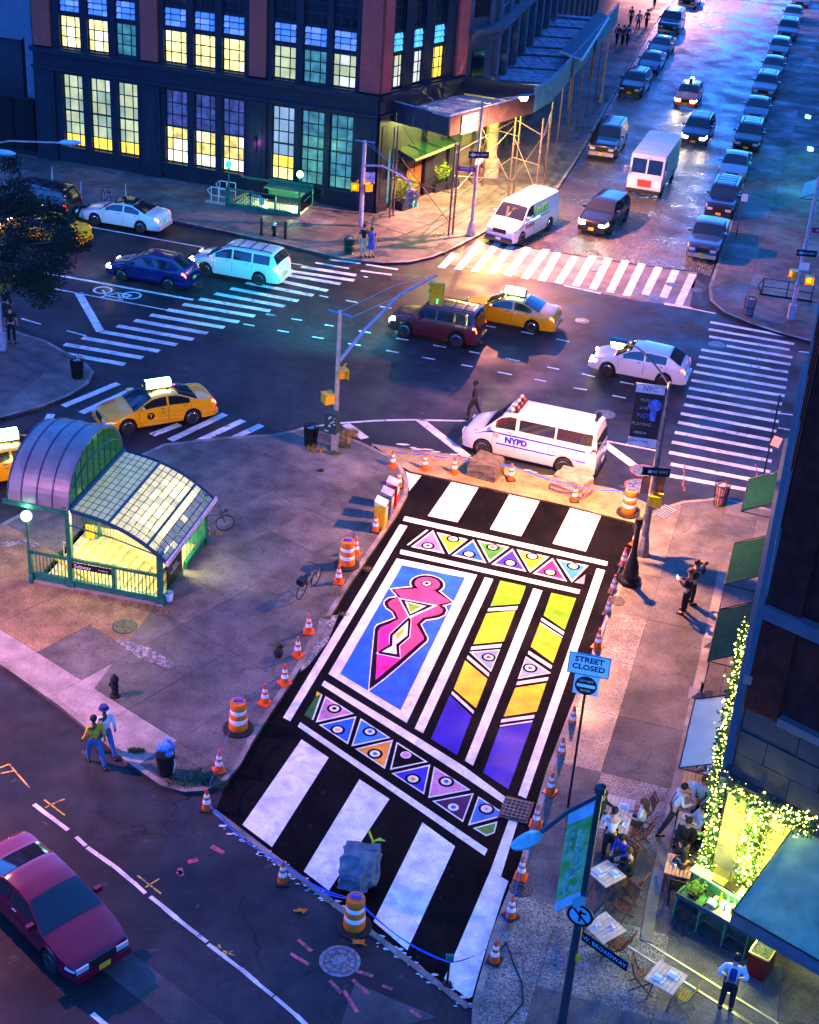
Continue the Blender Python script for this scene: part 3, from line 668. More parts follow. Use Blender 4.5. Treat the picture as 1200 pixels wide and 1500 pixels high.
frost = mat('frosted_glass', (.55, .6, .75), .25, 0, .15, 2, spec=.8); W_k = mat('dark_window', (.01, .012, .018), .08, 0, 0, spec=.8)
frost_sky = litmat('frosted_sky_glow', (.12, .22, .8), .25, .5, 1.5, (.4, .45, .6)); frost_teal = litmat('frosted_teal', (.04, .45, .9), .42, .3, 1.5, (.4, .45, .6))  # blue emission painted in for sky reflected by the frosted panes
navy = mat('painted_iron_front', (.008, .012, .024), .55, 0, .25, 2.5); navy2 = mat('window_frame_paint', (.012, .02, .03), .4, 0, .2)
brick_r = brick_mat('red_brick', (.42, .05, .035), (.55, .08, .05), (.2, .06, .05), .22, .075)
ea = -16
bld = thing('loft_building', 'big brick and dark iron corner building with tall lit grid windows', 'building', (-3.4, 84.3, 0), rad(ea))
def inst(name, me, parent, loc, m=None, rz=0, rx=0):
    o = link(name, me, parent, loc, rz); o.rotation_euler[0] = rx
    if m is not None: o.material_slots[0].link = 'OBJECT'; o.material_slots[0].material = m
    return o
def bx(name, m, x0, x1, y0, y1, z0, z1, parent=bld, T=None, rz=0):
    mb = MB(); mb.box(((x0+x1)/2, (y0+y1)/2, (z0+z1)/2), (x1-x0, y1-y0, z1-z0)); o = mb.obj(name, m, parent); o.rotation_euler[2] = rz; return o
CH = rad(53.2+16)
PM = {}
def pane_mesh(w_, h):
    k = (round(w_, 2), round(h, 2))
    if k not in PM: mb = MB(); mb.box((0, 0, 0), (w_, .03, h)); PM[k] = mb.mesh('pane', W_k)
    return PM[k]
pane_count = [0]; extra = MB(); ex_m = [W_k, W_y2, W_y3, W_n, frost, frost_sky, frost_teal, W_y, W_p, W_t]
def window(s0, s1, z0, z1, nc, nr, colf, rz=0, real=True, tilt=0.0):
    """iron window with its glazing bars, frame is the part and every pane a sub-part"""
    mb = MB(); W = s1-s0; H = z1-z0; y = .24; fb = .05
    for (a, c) in ((s0, s0+fb), (s1-fb, s1)): mb.box(((a+c)/2, y, (z0+z1)/2), (c-a, .1, H))
    for (a, c) in ((z0, z0+.07), (z1-.05, z1)): mb.box(((s0+s1)/2, y, (a+c)/2), (W-2*fb, .1, c-a))
    iw, ih = W-2*fb, H-.12
    cw = [.27, .46, .27] if nc == 3 else [1/nc]*nc
    edges = [s0+fb]
    for c in cw: edges.append(edges[-1]+iw*c)
    for e in edges[1:-1]: mb.box((e, y, (z0+z1)/2), (.065, .08, H-.12))
    for r in range(1, nr):
        zz = z0+.07+ih*r/nr; mb.box(((s0+s1)/2, y, zz), (iw, .075 if r != 3 else .11, .065 if r != 3 else .11))
    f = mb.obj('window', navy2, bld, rz=rz)
    for r in range(nr):
        for c in range(nc):
            w_ = edges[c+1]-edges[c]-.05; h = ih/nr-.05; cx = (edges[c]+edges[c+1])/2; cz = z0+.07+ih*(r+.5)/nr
            m = colf(r, c)
            if real and pane_count[0] < 300:
                pane_count[0] += 1; inst('pane', pane_mesh(w_, h), f, (cx, y, cz), m, rx=tilt)
            else:
                extra.cur = ex_m.index(m); T = Matrix.Rotation(rz, 4, 'Z') @ Matrix.Translation((cx, y-.06*bool(tilt), cz)) @ Matrix.Rotation(tilt, 4, 'X'); extra.box((0, 0, 0), (w_, .03, h), M=T)
    return f
def const(*ms): return lambda r, c: random.choice(ms)
bays = [[(-20.27, -18.91), (-18.43, -17.06), (-16.58, -15.24)], [(-13.43, -11.99), (-11.53, -10.17), (-9.72, -8.33)], [(-6.55, -5.15), (-4.72, -3.29), (-2.93, -1.51)]]
piers = [(-22.1, -20.75), (-14.95, -13.7), (-8.05, -6.85), (-1.28, 0)]
ZT = 15
def gcol(bi, wi):
    if bi == 0: return lambda r, c: (W_y if r == 0 and False else (W_g if r == 0 else random.choice((W_p, W_p, W_p2)))) if not (wi == 1 and r == 5 and c == 2) else W_w
    if bi == 1: return lambda r, c: ((W_y3 if r == 0 else random.choice((W_y, W_y2, W_y3))) if r < 3 else (W_v if r != 4 else W_b))
    return [lambda r, c: (W_g if r == 1 else W_y) if r < 2 else W_n, lambda r, c: W_c if r not in (4, 5) else W_t, lambda r, c: W_t if r != 0 else W_c][wi]
def acol(bi, wi):
    if bi == 0: return const(W_y, W_y, W_y3) if wi < 2 else const(W_t)
    if bi == 1: return const(W_y, W_y3, W_y)
    return [const(W_p), const(W_t), const(W_p, W_p, W_w)][wi]
for bi, bay in enumerate(bays):
    for wi, (s0, s1) in enumerate(bay): window(s0, s1, 1.12, 5.5, 3, 6, gcol(bi, wi))
for bi, bay in enumerate(bays):
    for wi, (s0, s1) in enumerate(bay): window(s0, s1, 7.05, 8.95, 3, 3, acol(bi, wi))
cw_ = [(1.12, 2.12), (2.93, 3.93), (4.82, 5.96)]
cols = [const(W_p, W_w), const(W_w), const(W_g)]
for wi, (s0, s1) in enumerate(cw_): window(s0, s1, 7.1, 8.98, 3, 3, cols[wi], rz=CH)
for bi, bay in enumerate(bays):
    for wi, (s0, s1) in enumerate(bay):
        window(s0, s1, 9.1, 10.25, 3, 3, const(frost_sky, frost), real=False, tilt=-.35); window(s0, s1, 10.35, 12.2, 3, 3, const(W_k), real=False)
for wi, (s0, s1) in enumerate(cw_):
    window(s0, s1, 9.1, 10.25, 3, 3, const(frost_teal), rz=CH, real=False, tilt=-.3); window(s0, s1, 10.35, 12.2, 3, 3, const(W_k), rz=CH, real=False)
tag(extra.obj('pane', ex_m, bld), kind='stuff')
for rz, ps, bb, L0, L1 in ((0, piers, bays, -22.1, 0), (CH, [(0, .95), (6.9, 8.05)], [cw_], 0, 8.05)):
    for a, c in ps:
        bx('pier', brick_r, a+.08, c-.08 if c else c, -.12, .5, 7.05, ZT, rz=rz); bx('pier_base', navy, a, c, -.16, .5, 0, 5.65, rz=rz)
        bx('pier_plinth', navy, a-.04, c+.04, -.22, .1, 0, .5, rz=rz); bx('pier_panel', navy2, a+.25, c-.25, -.19, -.1, .9, 5.2, rz=rz)
    for bay in bb:
        a0 = bay[0][0]; a1 = bay[-1][1]
        sp = [p for p in ps if p[1] <= a0+.3][-1][1]; ep = [p for p in ps if p[0] >= a1-.3][0][0]
        ws = [(sp, a0)]+[(bay[i][1], bay[i+1][0]) for i in range(len(bay)-1)]+[(a1, ep)]
        for (a, c) in ws:
            if rz == 0: bx('window_post', navy, a, c, .02, .5, .95, 5.65, rz=rz)
            bx('window_post', navy, a, c, .02, .5, 7.05, 12.3, rz=rz)
        if rz == 0: bx('sill_panel', navy, sp, ep, -.02, .5, 0, 1.1, rz=rz); bx('window_sill', navy2, sp, ep, -.12, .2, 1.04, 1.13, rz=rz)
        bx('window_sill', navy2, sp, ep, -.1, .2, 6.98, 7.06, rz=rz); bx('transom', navy, sp, ep, .1, .45, 5.5, 5.66, rz=rz)
        bx('transom', navy2, sp, ep, .14, .4, 8.96, 9.09, rz=rz); bx('transom', navy2, sp, ep, .14, .4, 10.26, 10.34, rz=rz); bx('spandrel', navy, sp, ep, .0, .5, 12.3, ZT, rz=rz)
    bx('frieze', navy, L0, L1, -.1, .5, 5.66, 6.7, rz=rz); bx('cornice', navy2, L0-.1*(rz == 0), L1, -.34, .4, 6.7, 6.98, rz=rz); bx('cornice', navy2, L0-.1*(rz == 0), L1, -.22, .4, 5.7, 5.86, rz=rz)
mb = MB(); Tc = Matrix.Rotation(CH, 4, 'Z'); c8 = (8.05*math.cos(CH), 8.05*math.sin(CH))
mb.prism([(-22.0, .5), (-.4, .5), (c8[0]-.4, c8[1]+.1), (c8[0]-2, 24), (-22.0, 24)], 0, ZT); mb.obj('building_core', mat('dark_interior', (.004, .004, .004), .95, spec=.05), bld)
# wall sconce
mb = MB(); mb.box((-7.45, -.25, 3.0), (.14, .14, .7)); mb.sphere((-7.45, -.3, 3.45), .14, 8, 5); mb.obj('wall_lantern', black_m, bld)
lamp('lantern_light', 'POINT', 9, (.8, .12, 1.0), (-7.45, -.75, 3.1), .1, bld)
# entrance under the chamfer
for i in range(4):
    bx('door', mat('door_wood', (.12, .06, .02), .4), 2.6+i*.75, 3.28+i*.75, .3, .36, .1, 2.4, rz=CH) if i in (1, 2) else None
mb = MB(); mb.cur = 0
for s0 in (1.1, 1.45): mb.box((s0, .22, 1.9), (.28, .04, 3.2))
o = mb.obj('side_light', W_c, bld); o.rotation_euler[2] = CH
bx('entrance_wall', navy, .95, 2.6, .26, .5, 0, 5.65, rz=CH); bx('entrance_wall', navy, 4.9, 6.9, .1, .5, 0, 5.65, rz=CH); bx('entrance_wall', navy2, 2.6, 4.9, .4, .5, 0, 5.65, rz=CH); bx('entrance_beam', navy, 2.6, 4.9, .15, .5, 2.5, 3.0, rz=CH)
# glazed canopy
can = thing('glass_canopy', 'green glass canopy over the corner entrance under the shed', 'canopy', (0, 0, 0))
cp = [G(571.7, 215, 3.4), G(625, 196, 3.4), G(672, 210, 3.4), G(607, 236, 3.4)]
cgm = litmat('canopy_glass', (.02, .2, .07), .05, .3, .8, (.006, .03, .015))  # faint green emission stands in for light coming through from below
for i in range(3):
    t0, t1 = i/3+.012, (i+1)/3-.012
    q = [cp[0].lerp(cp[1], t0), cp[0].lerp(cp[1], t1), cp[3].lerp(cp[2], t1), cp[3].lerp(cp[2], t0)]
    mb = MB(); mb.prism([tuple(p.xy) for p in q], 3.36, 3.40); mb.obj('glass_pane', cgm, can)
mb = MB()
for a, c in ((0, 1), (1, 2), (2, 3), (3, 0)): mb.tube([cp[a], cp[c]], .11, 4)
for i in (1, 2): mb.tube([cp[0].lerp(cp[1], i/3), cp[3].lerp(cp[2], i/3)], .05, 4)
mb.tube([cp[0], cp[0]+Vector((0, 0, -.6))], .06, 4)
for i in range(3): mb.tube([cp[3].lerp(cp[2], (i+.5)/3)+Vector((0, 0, .02)), cp[0].lerp(cp[1], (i+.5)/3)+Vector((0, 0, 1.6))], .02, 4)
mb.obj('frame', navy2, can)

# ================================================================== STONE BUILDING BEHIND, with cornice
stone_b = brick_mat('grey_ashlar', (.05, .05, .055), (.08, .075, .075), (.02, .02, .03), 1.2, .6)
A = G(678, 48, 9.3).xy; B = G(738, 45, 9.3).xy; fu = Vector(dirv(75).xy)
A = Vector((1.3, 91.2)); B = Vector((2.9, 92.9))
sb = thing('stone_building', 'grey stone building with heavy cornice behind the sidewalk shed', 'building', (B.x, B.y, 0), rad(77.4))
inv = Matrix.Rotation(-rad(77.4), 4, 'Z') @ Matrix.Translation((-B.x, -B.y, 0))
def sb2(q): v = inv @ Vector((q[0], q[1], 0)); return (v.x, v.y)
mb = MB(); mb.prism([sb2(A), (0, 0), (100, 0), (100, 25), sb2((A.x-8, A.y+20))], 0, 16); mb.obj('wall', stone_b, sb)
def along(a, b_, off_, z0, z1, nm, m, p=sb):
    a = Vector(a); b_ = Vector(b_); d = (b_-a).normalized(); n = Vector((d.y, -d.x)); mb = MB()
    mb.prism([tuple(a), tuple(b_), tuple(b_+n*off_), tuple(a+n*off_)], z0, z1); return mb.obj(nm, m, p)
st2 = mat('carved_stone', (.07, .08, .09), .7, 0, .2, 2, .4, 12)
a_, b__, c__ = Vector(sb2(A)), Vector((0, 0)), Vector((100, 0))
for off_, z0, z1 in ((.75, 9.3, 9.6), (.5, 9.0, 9.3), (.25, 8.7, 9.0)):
    along(a_, b__+Vector((off_*.3, 0)), off_, z0, z1, 'cornice', st2); along(b__-Vector((0, 0)), c__, off_+.002, z0+.002, z1+.002, 'cornice', st2)
for i in range(16):
    x = 1.5+i*3.2
    bx('pilaster', st2, x-.45, x+.45, -.28, .2, 0, 8.7, sb); bx('pilaster', st2, x-.4, x+.4, -.25, .2, 9.6, 15, sb)
    bx('window', W_k, x+.75, x+2.45, -.03, .1, 4.6, 8.2, sb); bx('window', W_k, x+.75, x+2.45, -.03, .1, 10.4, 14.5, sb)
    bx('window_sill', st2, x+.6, x+2.6, -.2, .1, 10.2, 10.4, sb)
d_ = (b__-a_); dl = d_.length; dd_ = d_/dl
for t0, t1, z0, z1, nm, m in ((.3, .75, 4.5, 8.2, 'window', W_k), (.25, .8, 10.2, 15, 'window', W_k), (0, .22, 9.6, 15, 'pilaster', st2), (.85, 1, 9.6, 15, 'pilaster', st2)):
    along(a_+dd_*dl*t0, a_+dd_*dl*t1, .1, z0, z1, nm, m)
# stone entrance columns, lit from the shed lamps
for i, (px, py) in enumerate(((716, 258), (692, 252))):
    g_ = G(px, py, KZ); c_ = thing('stone_column', ('stout stone column on a round base beneath the shed' if i == 0 else 'stone column nearer the corner entrance beneath the shed'), 'column', g_)
    mb = MB(); mb.lathe([(.62, 0), (.62, .5), (.55, .6), (.6, .8), (.6, 1.1), (.45, 1.25)], 16); mb.obj('base', mat('column_stone', (.3, .26, .2), .7, 0, .15, 3, .3, 20), c_, True)
    mb = MB(); mb.lathe([(.40, 1.25), (.36, 5.2)], 16); mb.obj('shaft', mat('column_stone'), c_, True)

# ================================================================== SIDEWALK SHED
shed = thing('sidewalk_shed', 'scaffold shed with plywood parapet and plank deck along the corner pavement', 'scaffolding', (.65, 82.7, 0))
SO = Vector((.65, 82.7))
outer = [Vector(p) for p in ((-3.35, 85.8), (.65, 82.75), (5.62, 89.3), (6.75, 92.0), (9.1, 101.2), (11.6, 111.4), (13.2, 118.5))]
ply_n = mat('plywood_navy', (.012, .018, .035), .5, 0, .2, 4, .2, 8); ply_g = mat('plywood_green', (.07, .26, .22), .6, 0, .35, 2.5, .2, 8); ply_b = mat('plywood_raw', (.05, .04, .03), .8, 0, .4, 1.6, .4, 14, col2=(.03, .025, .02))
plank = mat('deck_plank', (.20, .25, .34), .7, 0, .35, 2.2, .3, 18)
zf0, zf1 = 5.35, 6.45
for i, (a, c) in enumerate(zip(outer, outer[1:])):
    L_ = (c-a).length; k = max(1, round(L_/1.25)); d = (c-a)/L_; n = Vector((d.y, -d.x))
    for j in range(k):
        p, q = a+d*(L_*j/k+.008)-SO, a+d*(L_*(j+1)/k-.008)-SO
        mb = MB(); jit = random.uniform(0, .03); mb.prism([tuple(p+n*jit), tuple(q+n*jit), tuple(q+n*(jit+.04)), tuple(p+n*(jit+.04))], zf0+random.uniform(-.03, .03), zf1+random.uniform(-.04, .04)+.3*(i > 1))
        mb.obj('parapet_panel', ply_n if i == 0 else (ply_b if i == 1 else ply_g), shed)
    mb = MB(); mb.tube([(*(a-SO-n*.05), zf1+.03+.3*(i > 1)), (*(c-SO-n*.05), zf1+.03+.3*(i > 1))], .045, 4); mb.obj('top_rail', plank, shed)
inner = [Vector(p) for p in ((-3.2, 85.2), (1.25, 90.6), (3.0, 93.5), (4.6, 101.5), (7.1, 111.5), (8.6, 119.0))]
inn = lambda t: t
mb = MB()  # crossing planks of the deck: very many, one part
random.seed(5)
for seg in range(60):
    t = seg/60
    a = Vector((1.9, 92.0)).lerp(Vector((8.2, 118.6)), t); c = Vector((6.6, 92.2)).lerp(Vector((13.0, 118.4)), t)
    a2 = Vector((1.9, 92.0)).lerp(Vector((8.2, 118.6)), t+1/60-.0015); c2 = Vector((6.6, 92.2)).lerp(Vector((13.0, 118.4)), t+1/60-.0015)
    if seg < 4: a = a.lerp(c, .25); a2 = a2.lerp(c2, .2)
    z = 5.62+random.uniform(0, .05)
    mb.prism([tuple(p-SO) for p in (a, c, c2, a2)], z-.04, z)
for seg in range(34):
    t = seg/34; t2 = (seg+1)/34-.004
    P = Vector((-2.9, 85.9)).lerp(Vector((1.35, 90.4)), t); Q = Vector((.65, 83.1)).lerp(Vector((5.3, 89.4)), t)
    P2_ = Vector((-2.9, 85.9)).lerp(Vector((1.35, 90.4)), t2); Q2_ = Vector((.65, 83.1)).lerp(Vector((5.3, 89.4)), t2)
    z = 5.85+random.uniform(0, .05); mb.prism([tuple(p-SO) for p in (P, Q, Q2_, P2_)], z-.04, z)
tag(mb.obj('deck_plank', plank, shed), kind='stuff')
joist = mat('joist', (.07, .06, .06), .8)
for t in (.12, .27, .42, .52, .66, .8, .93):
    a = Vector((1.9, 92.0)).lerp(Vector((8.2, 118.6)), t); c = Vector((6.6, 92.2)).lerp(Vector((13.0, 118.4)), t)
    mb = MB(); mb.tube([(*(a-SO), 5.72), (*(c-SO), 5.72)], .06, 4); mb.obj('joist', joist, shed)
for k in range(9):
    a = Vector((2.6, 92.4)).lerp(Vector((8.2, 117)), k/8); mb = MB(); mb.tube([(*(a-SO), 7.3), (*(a-SO+Vector((2.2, -.6))), 5.7)], .02, 4); mb.obj('tie_wire', joist, shed)
mb = MB(); p, q = Vector((1.3, 90.6))-SO, Vector((5.6, 89.35))-SO; n = Vector((.07, .2)); mb.prism([tuple(p), tuple(q), tuple(q+n), tuple(p+n)], 5.3, 6.9); mb.obj('parapet_panel', mat('tar_panel', (.015, .015, .02), .7), shed)
mb = MB(); p, q = Vector((1.5, 92.1))-SO, Vector((8.2, 118))-SO; n = Vector((.45, -.1)); mb.prism([tuple(p), tuple(q), tuple(q+n), tuple(p+n)], 5.74, 5.8); mb.obj('edge_board', plank, shed)
# posts in pairs and braces
pp = [((571, 318), (576, 316)), ((657, 345), (663, 343)), ((697, 275),), ((707, 272),), ((745, 288), (752, 286)), ((783, 300),), ((797, 270),)]
posts = []
postm = mat('scaffold_pipe', (.10, .085, .08), .45, .4, .2, 6)
for grp in pp:
    for (px, py) in grp:
        g_ = G(px, py, KZ); posts.append(Vector(g_.xy)); mb = MB(); mb.tube([(g_.x-SO.x, g_.y-SO.y, KZ), (g_.x-SO.x, g_.y-SO.y, 5.42)], .055, 8); mb.box((g_.x-SO.x, g_.y-SO.y, KZ+.02), (.2, .2, .04))
        for zz in (1.2, 2.4, 3.4): mb.box((g_.x-SO.x, g_.y-SO.y, zz), (.16, .16, .06))
        mb.obj('post', postm, shed)
for i in range(1, 7):
    g_ = Vector((7.0, 93.2)).lerp(Vector((12.8, 118)), i/6)-SO; mb = MB(); mb.tube([(*g_, KZ), (*g_, 5.42)], .055, 6); mb.obj('post', postm, shed)
def brace(a, za, c, zc, r=.03):
    mb = MB(); mb.tube([(*(a-SO), za), (*(c-SO), zc)], r, 5); mb.obj('brace', postm, shed)
P = [posts[0], posts[2], posts[4], posts[6], posts[5], posts[8], posts[9]]
rowo = [Vector(G(657, 345).xy), Vector(G(745, 288).xy), Vector(G(783, 300).xy), Vector(G(797, 270).xy)]
brace(posts[0], 2.6, posts[2], 2.6); brace(posts[0], 4.2, posts[2], .9); brace(posts[0], 1.0, posts[2], 4.2)
brace(posts[2], 4.9, posts[6], 4.9); brace(posts[2], 2.2, posts[6], 2.6); brace(posts[2], 2.5, posts[6], 4.6); brace(posts[6], 1.2, posts[2], 3.6); brace(posts[2], 1.0, posts[6], 1.2)
brace(posts[6], 4.9, posts[8], 4.4); brace(posts[6], 2.6, posts[8], 2.6); brace(posts[6], 1.0, posts[9], 3.8); brace(posts[8], 1.0, posts[6], 3.8); brace(posts[8], 3.6, posts[9], 1.0); brace(posts[8], 3.9, posts[9], 4.9); brace(posts[4], 2.6, posts[5], 2.8); brace(posts[4], 1, posts[5], 3.6); brace(posts[4], 4, posts[6], 1); brace(posts[5], 3.8, posts[7], 3.8); brace(posts[9], 1.0, Vector((7.0, 93.2)), 4.2); brace(posts[9], 4.4, Vector((7.0, 93.2)), 1.2)
# lamp under the shed
for k, (q, e, c_) in enumerate((((3.2, 88.2), 1300, (1, .85, .12)), ((-.4, 86.4), 190, (.9, .95, .3)), ((6.2, 95), 200, (1, .75, .2)))):
    mb = MB(); mb.box((q[0]-SO.x, q[1]-SO.y, 5.2), (.6, .14, .1)); mb.obj('work_light', mat('shed_lamp', (.8, .8, .6), emit=(1, .9, .3), es=12), shed)
    lamp('work_light_glow', 'POINT', e, c_, (q[0]-SO.x, q[1]-SO.y, 4.9), .15, shed)
# printed notice on the parapet
na, nb_ = G(667, 170, 6.25), G(691, 160, 6.25)
sg = thing('notice_board', 'cream printed notice fixed to the shed parapet near the street lamp', 'notice', (outer[1].x, outer[1].y, 0), math.atan2(6.55, 4.97))
mb = MB(); mb.box((1.75, -.14, 5.85), (1.5, .03, 1.05)); mb.obj('board', mat('cream_board', (.32, .26, .2), .6), sg)
for t_, zz in (('WORK PERMIT', 6.15), ('SHED No. 2', 5.9), ('FRANKLIN', 5.6)): text(t_, .17, black_m, sg, (1.75, -.158, zz), (rad(90), 0, 0), 'printed_line')
# lean-to roof further along
c2p = [G(812, 151, 3.3), G(843, 163+1, 3.3), G(883, 94, 3.3), G(868, 84, 3.3)]
lt = thing('entrance_awning', 'long dark canopy with pale edge projecting beyond the shed', 'canopy', c2p[0]); o_ = c2p[0]
mb = MB(); mb.prism([tuple((p-o_).xy) for p in c2p], 3.25, 3.4); mb.obj('roof', mat('awning_navy', (.01, .02, .05), .6), lt)
mb = MB()
for a, c in ((0, 1), (1, 2), (2, 3)): mb.tube([(c2p[a]-o_)+Vector((0, 0, 3.35)), (c2p[c]-o_)+Vector((0, 0, 3.35))] if False else [((c2p[a]-o_).x, (c2p[a]-o_).y, 3.36), ((c2p[c]-o_).x, (c2p[c]-o_).y, 3.36)], .10, 4)
mb.obj('edge', mat('awning_edge', (.5, .45, .42), .6), lt)
for px, py in ((824, 232), (858, 185)):
    g_ = G(px, py, KZ)-o_; mb = MB(); mb.tube([(g_.x, g_.y, KZ), (g_.x, g_.y, 3.3)], .07, 6); mb.obj('post', postm, lt)

# ================================================================== FAR LEFT YARD AND WALLS
fw = thing('yard_wall', 'dark fence wall beside the loft building in the far corner', 'wall', (-26, 92, 0), rad(-16))
mb = MB(); mb.box((-9, -.2, 1.7), (25, .3, 3.4)); mb.obj('wall', mat('dark_fence', (.006, .007, .01), .9, 0, .2), fw)
for k in range(16): mb = MB(); mb.box((-20+k*1.5, -.4, 1.7), (.1, .1, 3.4)); mb.obj('fence_post', black_m, fw)
gh = thing('grey_shed_building', 'low grey building with pitched roof behind the yard fence', 'building', (-32.5, 107, 0), rad(-16))
mb = MB(); mb.box((0, 0, 2.6), (13, 12, 5.2)); mb.obj('wall', mat('grey_render', (.04, .045, .055), .9), gh)
mb = MB(); mb.add([(-6.7, -6.3, 5.2), (6.7, -6.3, 5.2), (6.7, 6.3, 5.2), (-6.7, 6.3, 5.2), (-6.7, 0, 7.4), (6.7, 0, 7.4)], [(0, 1, 5, 4), (2, 3, 4, 5), (0, 4, 3), (1, 2, 5), (3, 2, 1, 0)]); mb.obj('roof', mat('slate', (.10, .12, .16), .5), gh)
tb = thing('dark_tower_block', 'tall dark facade with narrow bays at the far corner', 'building', (-40, 122, 0), rad(-16))
mb = MB(); mb.box((-6, 0, 10), (26, 12, 20)); mb.obj('wall', mat('dark_facade', (.015, .018, .025), .9), tb)
for k in range(7): mb = MB(); mb.box((-17+k*3.6, -6.1, 9), (1.6, .3, 12)); mb.obj('window', W_k, tb)
for k in range(8): mb = MB(); mb.box((-19+k*3.6, -6.3, 10), (.5, .5, 20)); mb.obj('pilaster', mat('grey_render'), tb)
wl = thing('party_wall', 'narrow pale wall edge beside the loft building', 'wall', (-25.7, 94.2, 0), rad(-16))
mb = MB(); mb.box((0, 2, 7), (.55, 5, 14)); mb.obj('wall', mat('pale_wall', (.12, .18, .24), .8), wl)

# ================================================================== BUILDINGS RIGHT OF THE COBBLES
rb = thing('brownstone', 'brown stone building with stoops at the right of the cobbled street', 'building', (21.5, 74.6, 0), rad(75))
brown = mat('brown_stone', (.16, .07, .04), .7, 0, .2, 2, .3, 14)
mb = MB(); mb.box((45, -7, 8), (90, 10, 16)); mb.obj('wall', mat('shop_front', (.10, .09, .09), .7), rb)
for k in range(12):
    mb = MB(); mb.box((1+k*5.0, -1.95, 4), (.7, .4, 8)); mb.obj('pier', brown, rb)
    mb = MB(); mb.box((3.5+k*5.0, -1.99, 2.6), (3.2, .1, 3.2)); mb.obj('window', W_k, rb)
def stoop(x, label, n=5, lit=False):
    s_ = thing('stoop', label, 'steps', rb.matrix_basis @ Vector((x, 0, 0)), rad(75))
    for i in range(n): mb = MB(); mb.box((i*.3+.15, -.75, .09+i*.09), (.3, 1.5, .18*(i+1))); mb.obj('step', mat('stoop_stone', (.10, .12, .14), .6), s_)
    mb = MB(); mb.box((n*.3+2.3, -.9, .45), (4.6, 1.9, .9)); mb.obj('landing', mat('landing_stone', (.24, .26, .25), .6), s_)
    mb = MB()
    for y in (.02, -1.5):
        mb.tube([(-.25, y, .5), (-.4, y, .75), (-.25, y, 1.0), (0, y, 1.05), (n*.3, y, 1.95), (n*.3+.1, y, 1.95), (n*.3+2.2, y, 1.95)], .03, 5); mb.tube([(-.25, y, .5), (0, y, .55), (n*.3, y, 1.45), (n*.3+2.2, y, 1.45)], .025, 5)
        for xx, z0, z1 in ((0, 0, 1.05), (n*.3, .9, 1.95), (n*.3+1.1, .9, 1.95), (n*.3+2.2, .9, 1.95)): mb.tube([(xx, y, z0), (xx, y, z1)], .03, 5)
    mb.obj('railing', black_m, s_)
    return s_
stoop(.6, 'stone steps with looped black railings nearest the crossing')
stoop(9.0, 'stone steps with looped railings beyond the first pair'); stoop(17, 'stone steps with railings farthest up the cobbled street')
rp = thing('ramp_railing', 'low black railing around the sunken ramp by the corner', 'railing', G(1115, 432, KZ), rad(-12))
mb = MB(); mb.tube([(0, 0, .1), (-.25, 0, .5), (0, 0, .95), (2.6, 0, .95)], .03, 5); mb.tube([(0, 0, .5), (2.6, 0, .5)], .025, 5)
for x in (0, 1.3, 2.6): mb.tube([(x, 0, 0), (x, 0, .95)], .03, 5)
mb.obj('rail', black_m, rp); mb = MB(); mb.box((1.3, .05, .05), (2.8, .12, .1)); mb.obj('base', black_m, rp)
for k, (px, py, e) in enumerate(((1178, 265, 60), (1175, 215, 45))):
    g_ = G(px, py, .9); dl_ = thing('doorway_lamp', ('teal lit lamp over the first stoop landing', 'teal lit lamp over the second stoop landing')[k], 'lamp', (g_.x, g_.y, 0))
    mb = MB(); mb.box((0, 0, 3.0), (.3, .3, .2)); mb.obj('shade', mat('teal_lamp', (.3, .6, .5), emit=(.1, 1, .8), es=4), dl_); mb = MB(); mb.tube([(0, 0, 3.1), (1.0, -.3, 3.3)], .03, 5); mb.obj('bracket', black_m, dl_)
    lamp('glow', 'POINT', e, (.1, 1, .75), (0, 0, 2.7), .15, dl_)
ab = thing('shop_awning', 'cyan lit awning over a shop door beyond the stoops', 'awning', G(1172, 290, 2.2)); ab.location.z = 0
mb = MB(); mb.add([(0, 0, 2.2), (.9, 3.2, 2.2), (2.2, 2.8, 2.9), (1.4, -.3, 2.9)], [(0, 1, 2, 3)]); mb.add([(0, 0, 2.14), (.9, 3.2, 2.14), (2.2, 2.8, 2.84), (1.4, -.3, 2.84)], [(3, 2, 1, 0)]); mb.obj('canvas', mat('cyan_canvas', (.06, .38, .45), .7), ab)
mb = MB(); mb.tube([(0, 0, 2.17), (.9, 3.2, 2.17)], .03, 5); mb.tube([(0, 0, 2.17), (1.4, -.3, 2.2)], .02, 5); mb.tube([(.9, 3.2, 2.17), (2.2, 2.8, 2.2)], .02, 5); mb.obj('frame', black_m, ab)

# ================================================================== RESTAURANT BUILDING
rs_ = thing('restaurant_building', 'dark stone and brick restaurant building with string lights at its corner', 'building', (WC.x, WC.y, 0))
LW, LS = 20.3, 16
WN = Vector((-WU.y, WU.x)); SN = Vector((WB.y, -WB.x))       # outward normals (west, south)
def wb2(p, q, off0, off1, z0, z1, nm, m, parent=rs_, n=None, d=None, face='w', jit=0):
    d = WU if face == 'w' else WB; n = WN if face == 'w' else SN
    a, c = d*p, d*q; mb = MB(); mb.prism([tuple(a+n*off0), tuple(c+n*off0), tuple(c+n*off1), tuple(a+n*off1)], z0, z1); return mb.obj(nm, m, parent)
stone_y = mat('rusticated_stone', (.30, .30, .16), .8, 0, .25, 2.2, .9, 7); stone_d = mat('dark_ashlar', (.03, .034, .042), .9, 0, .25, 1.8, .6, 9); brownp = mat('brown_panel', (.06, .014, .012), .95, 0, .25, 3, spec=.05); ledge = mat('stone_ledge', (.06, .08, .10), .6, 0, .15, 2, .3, 14)
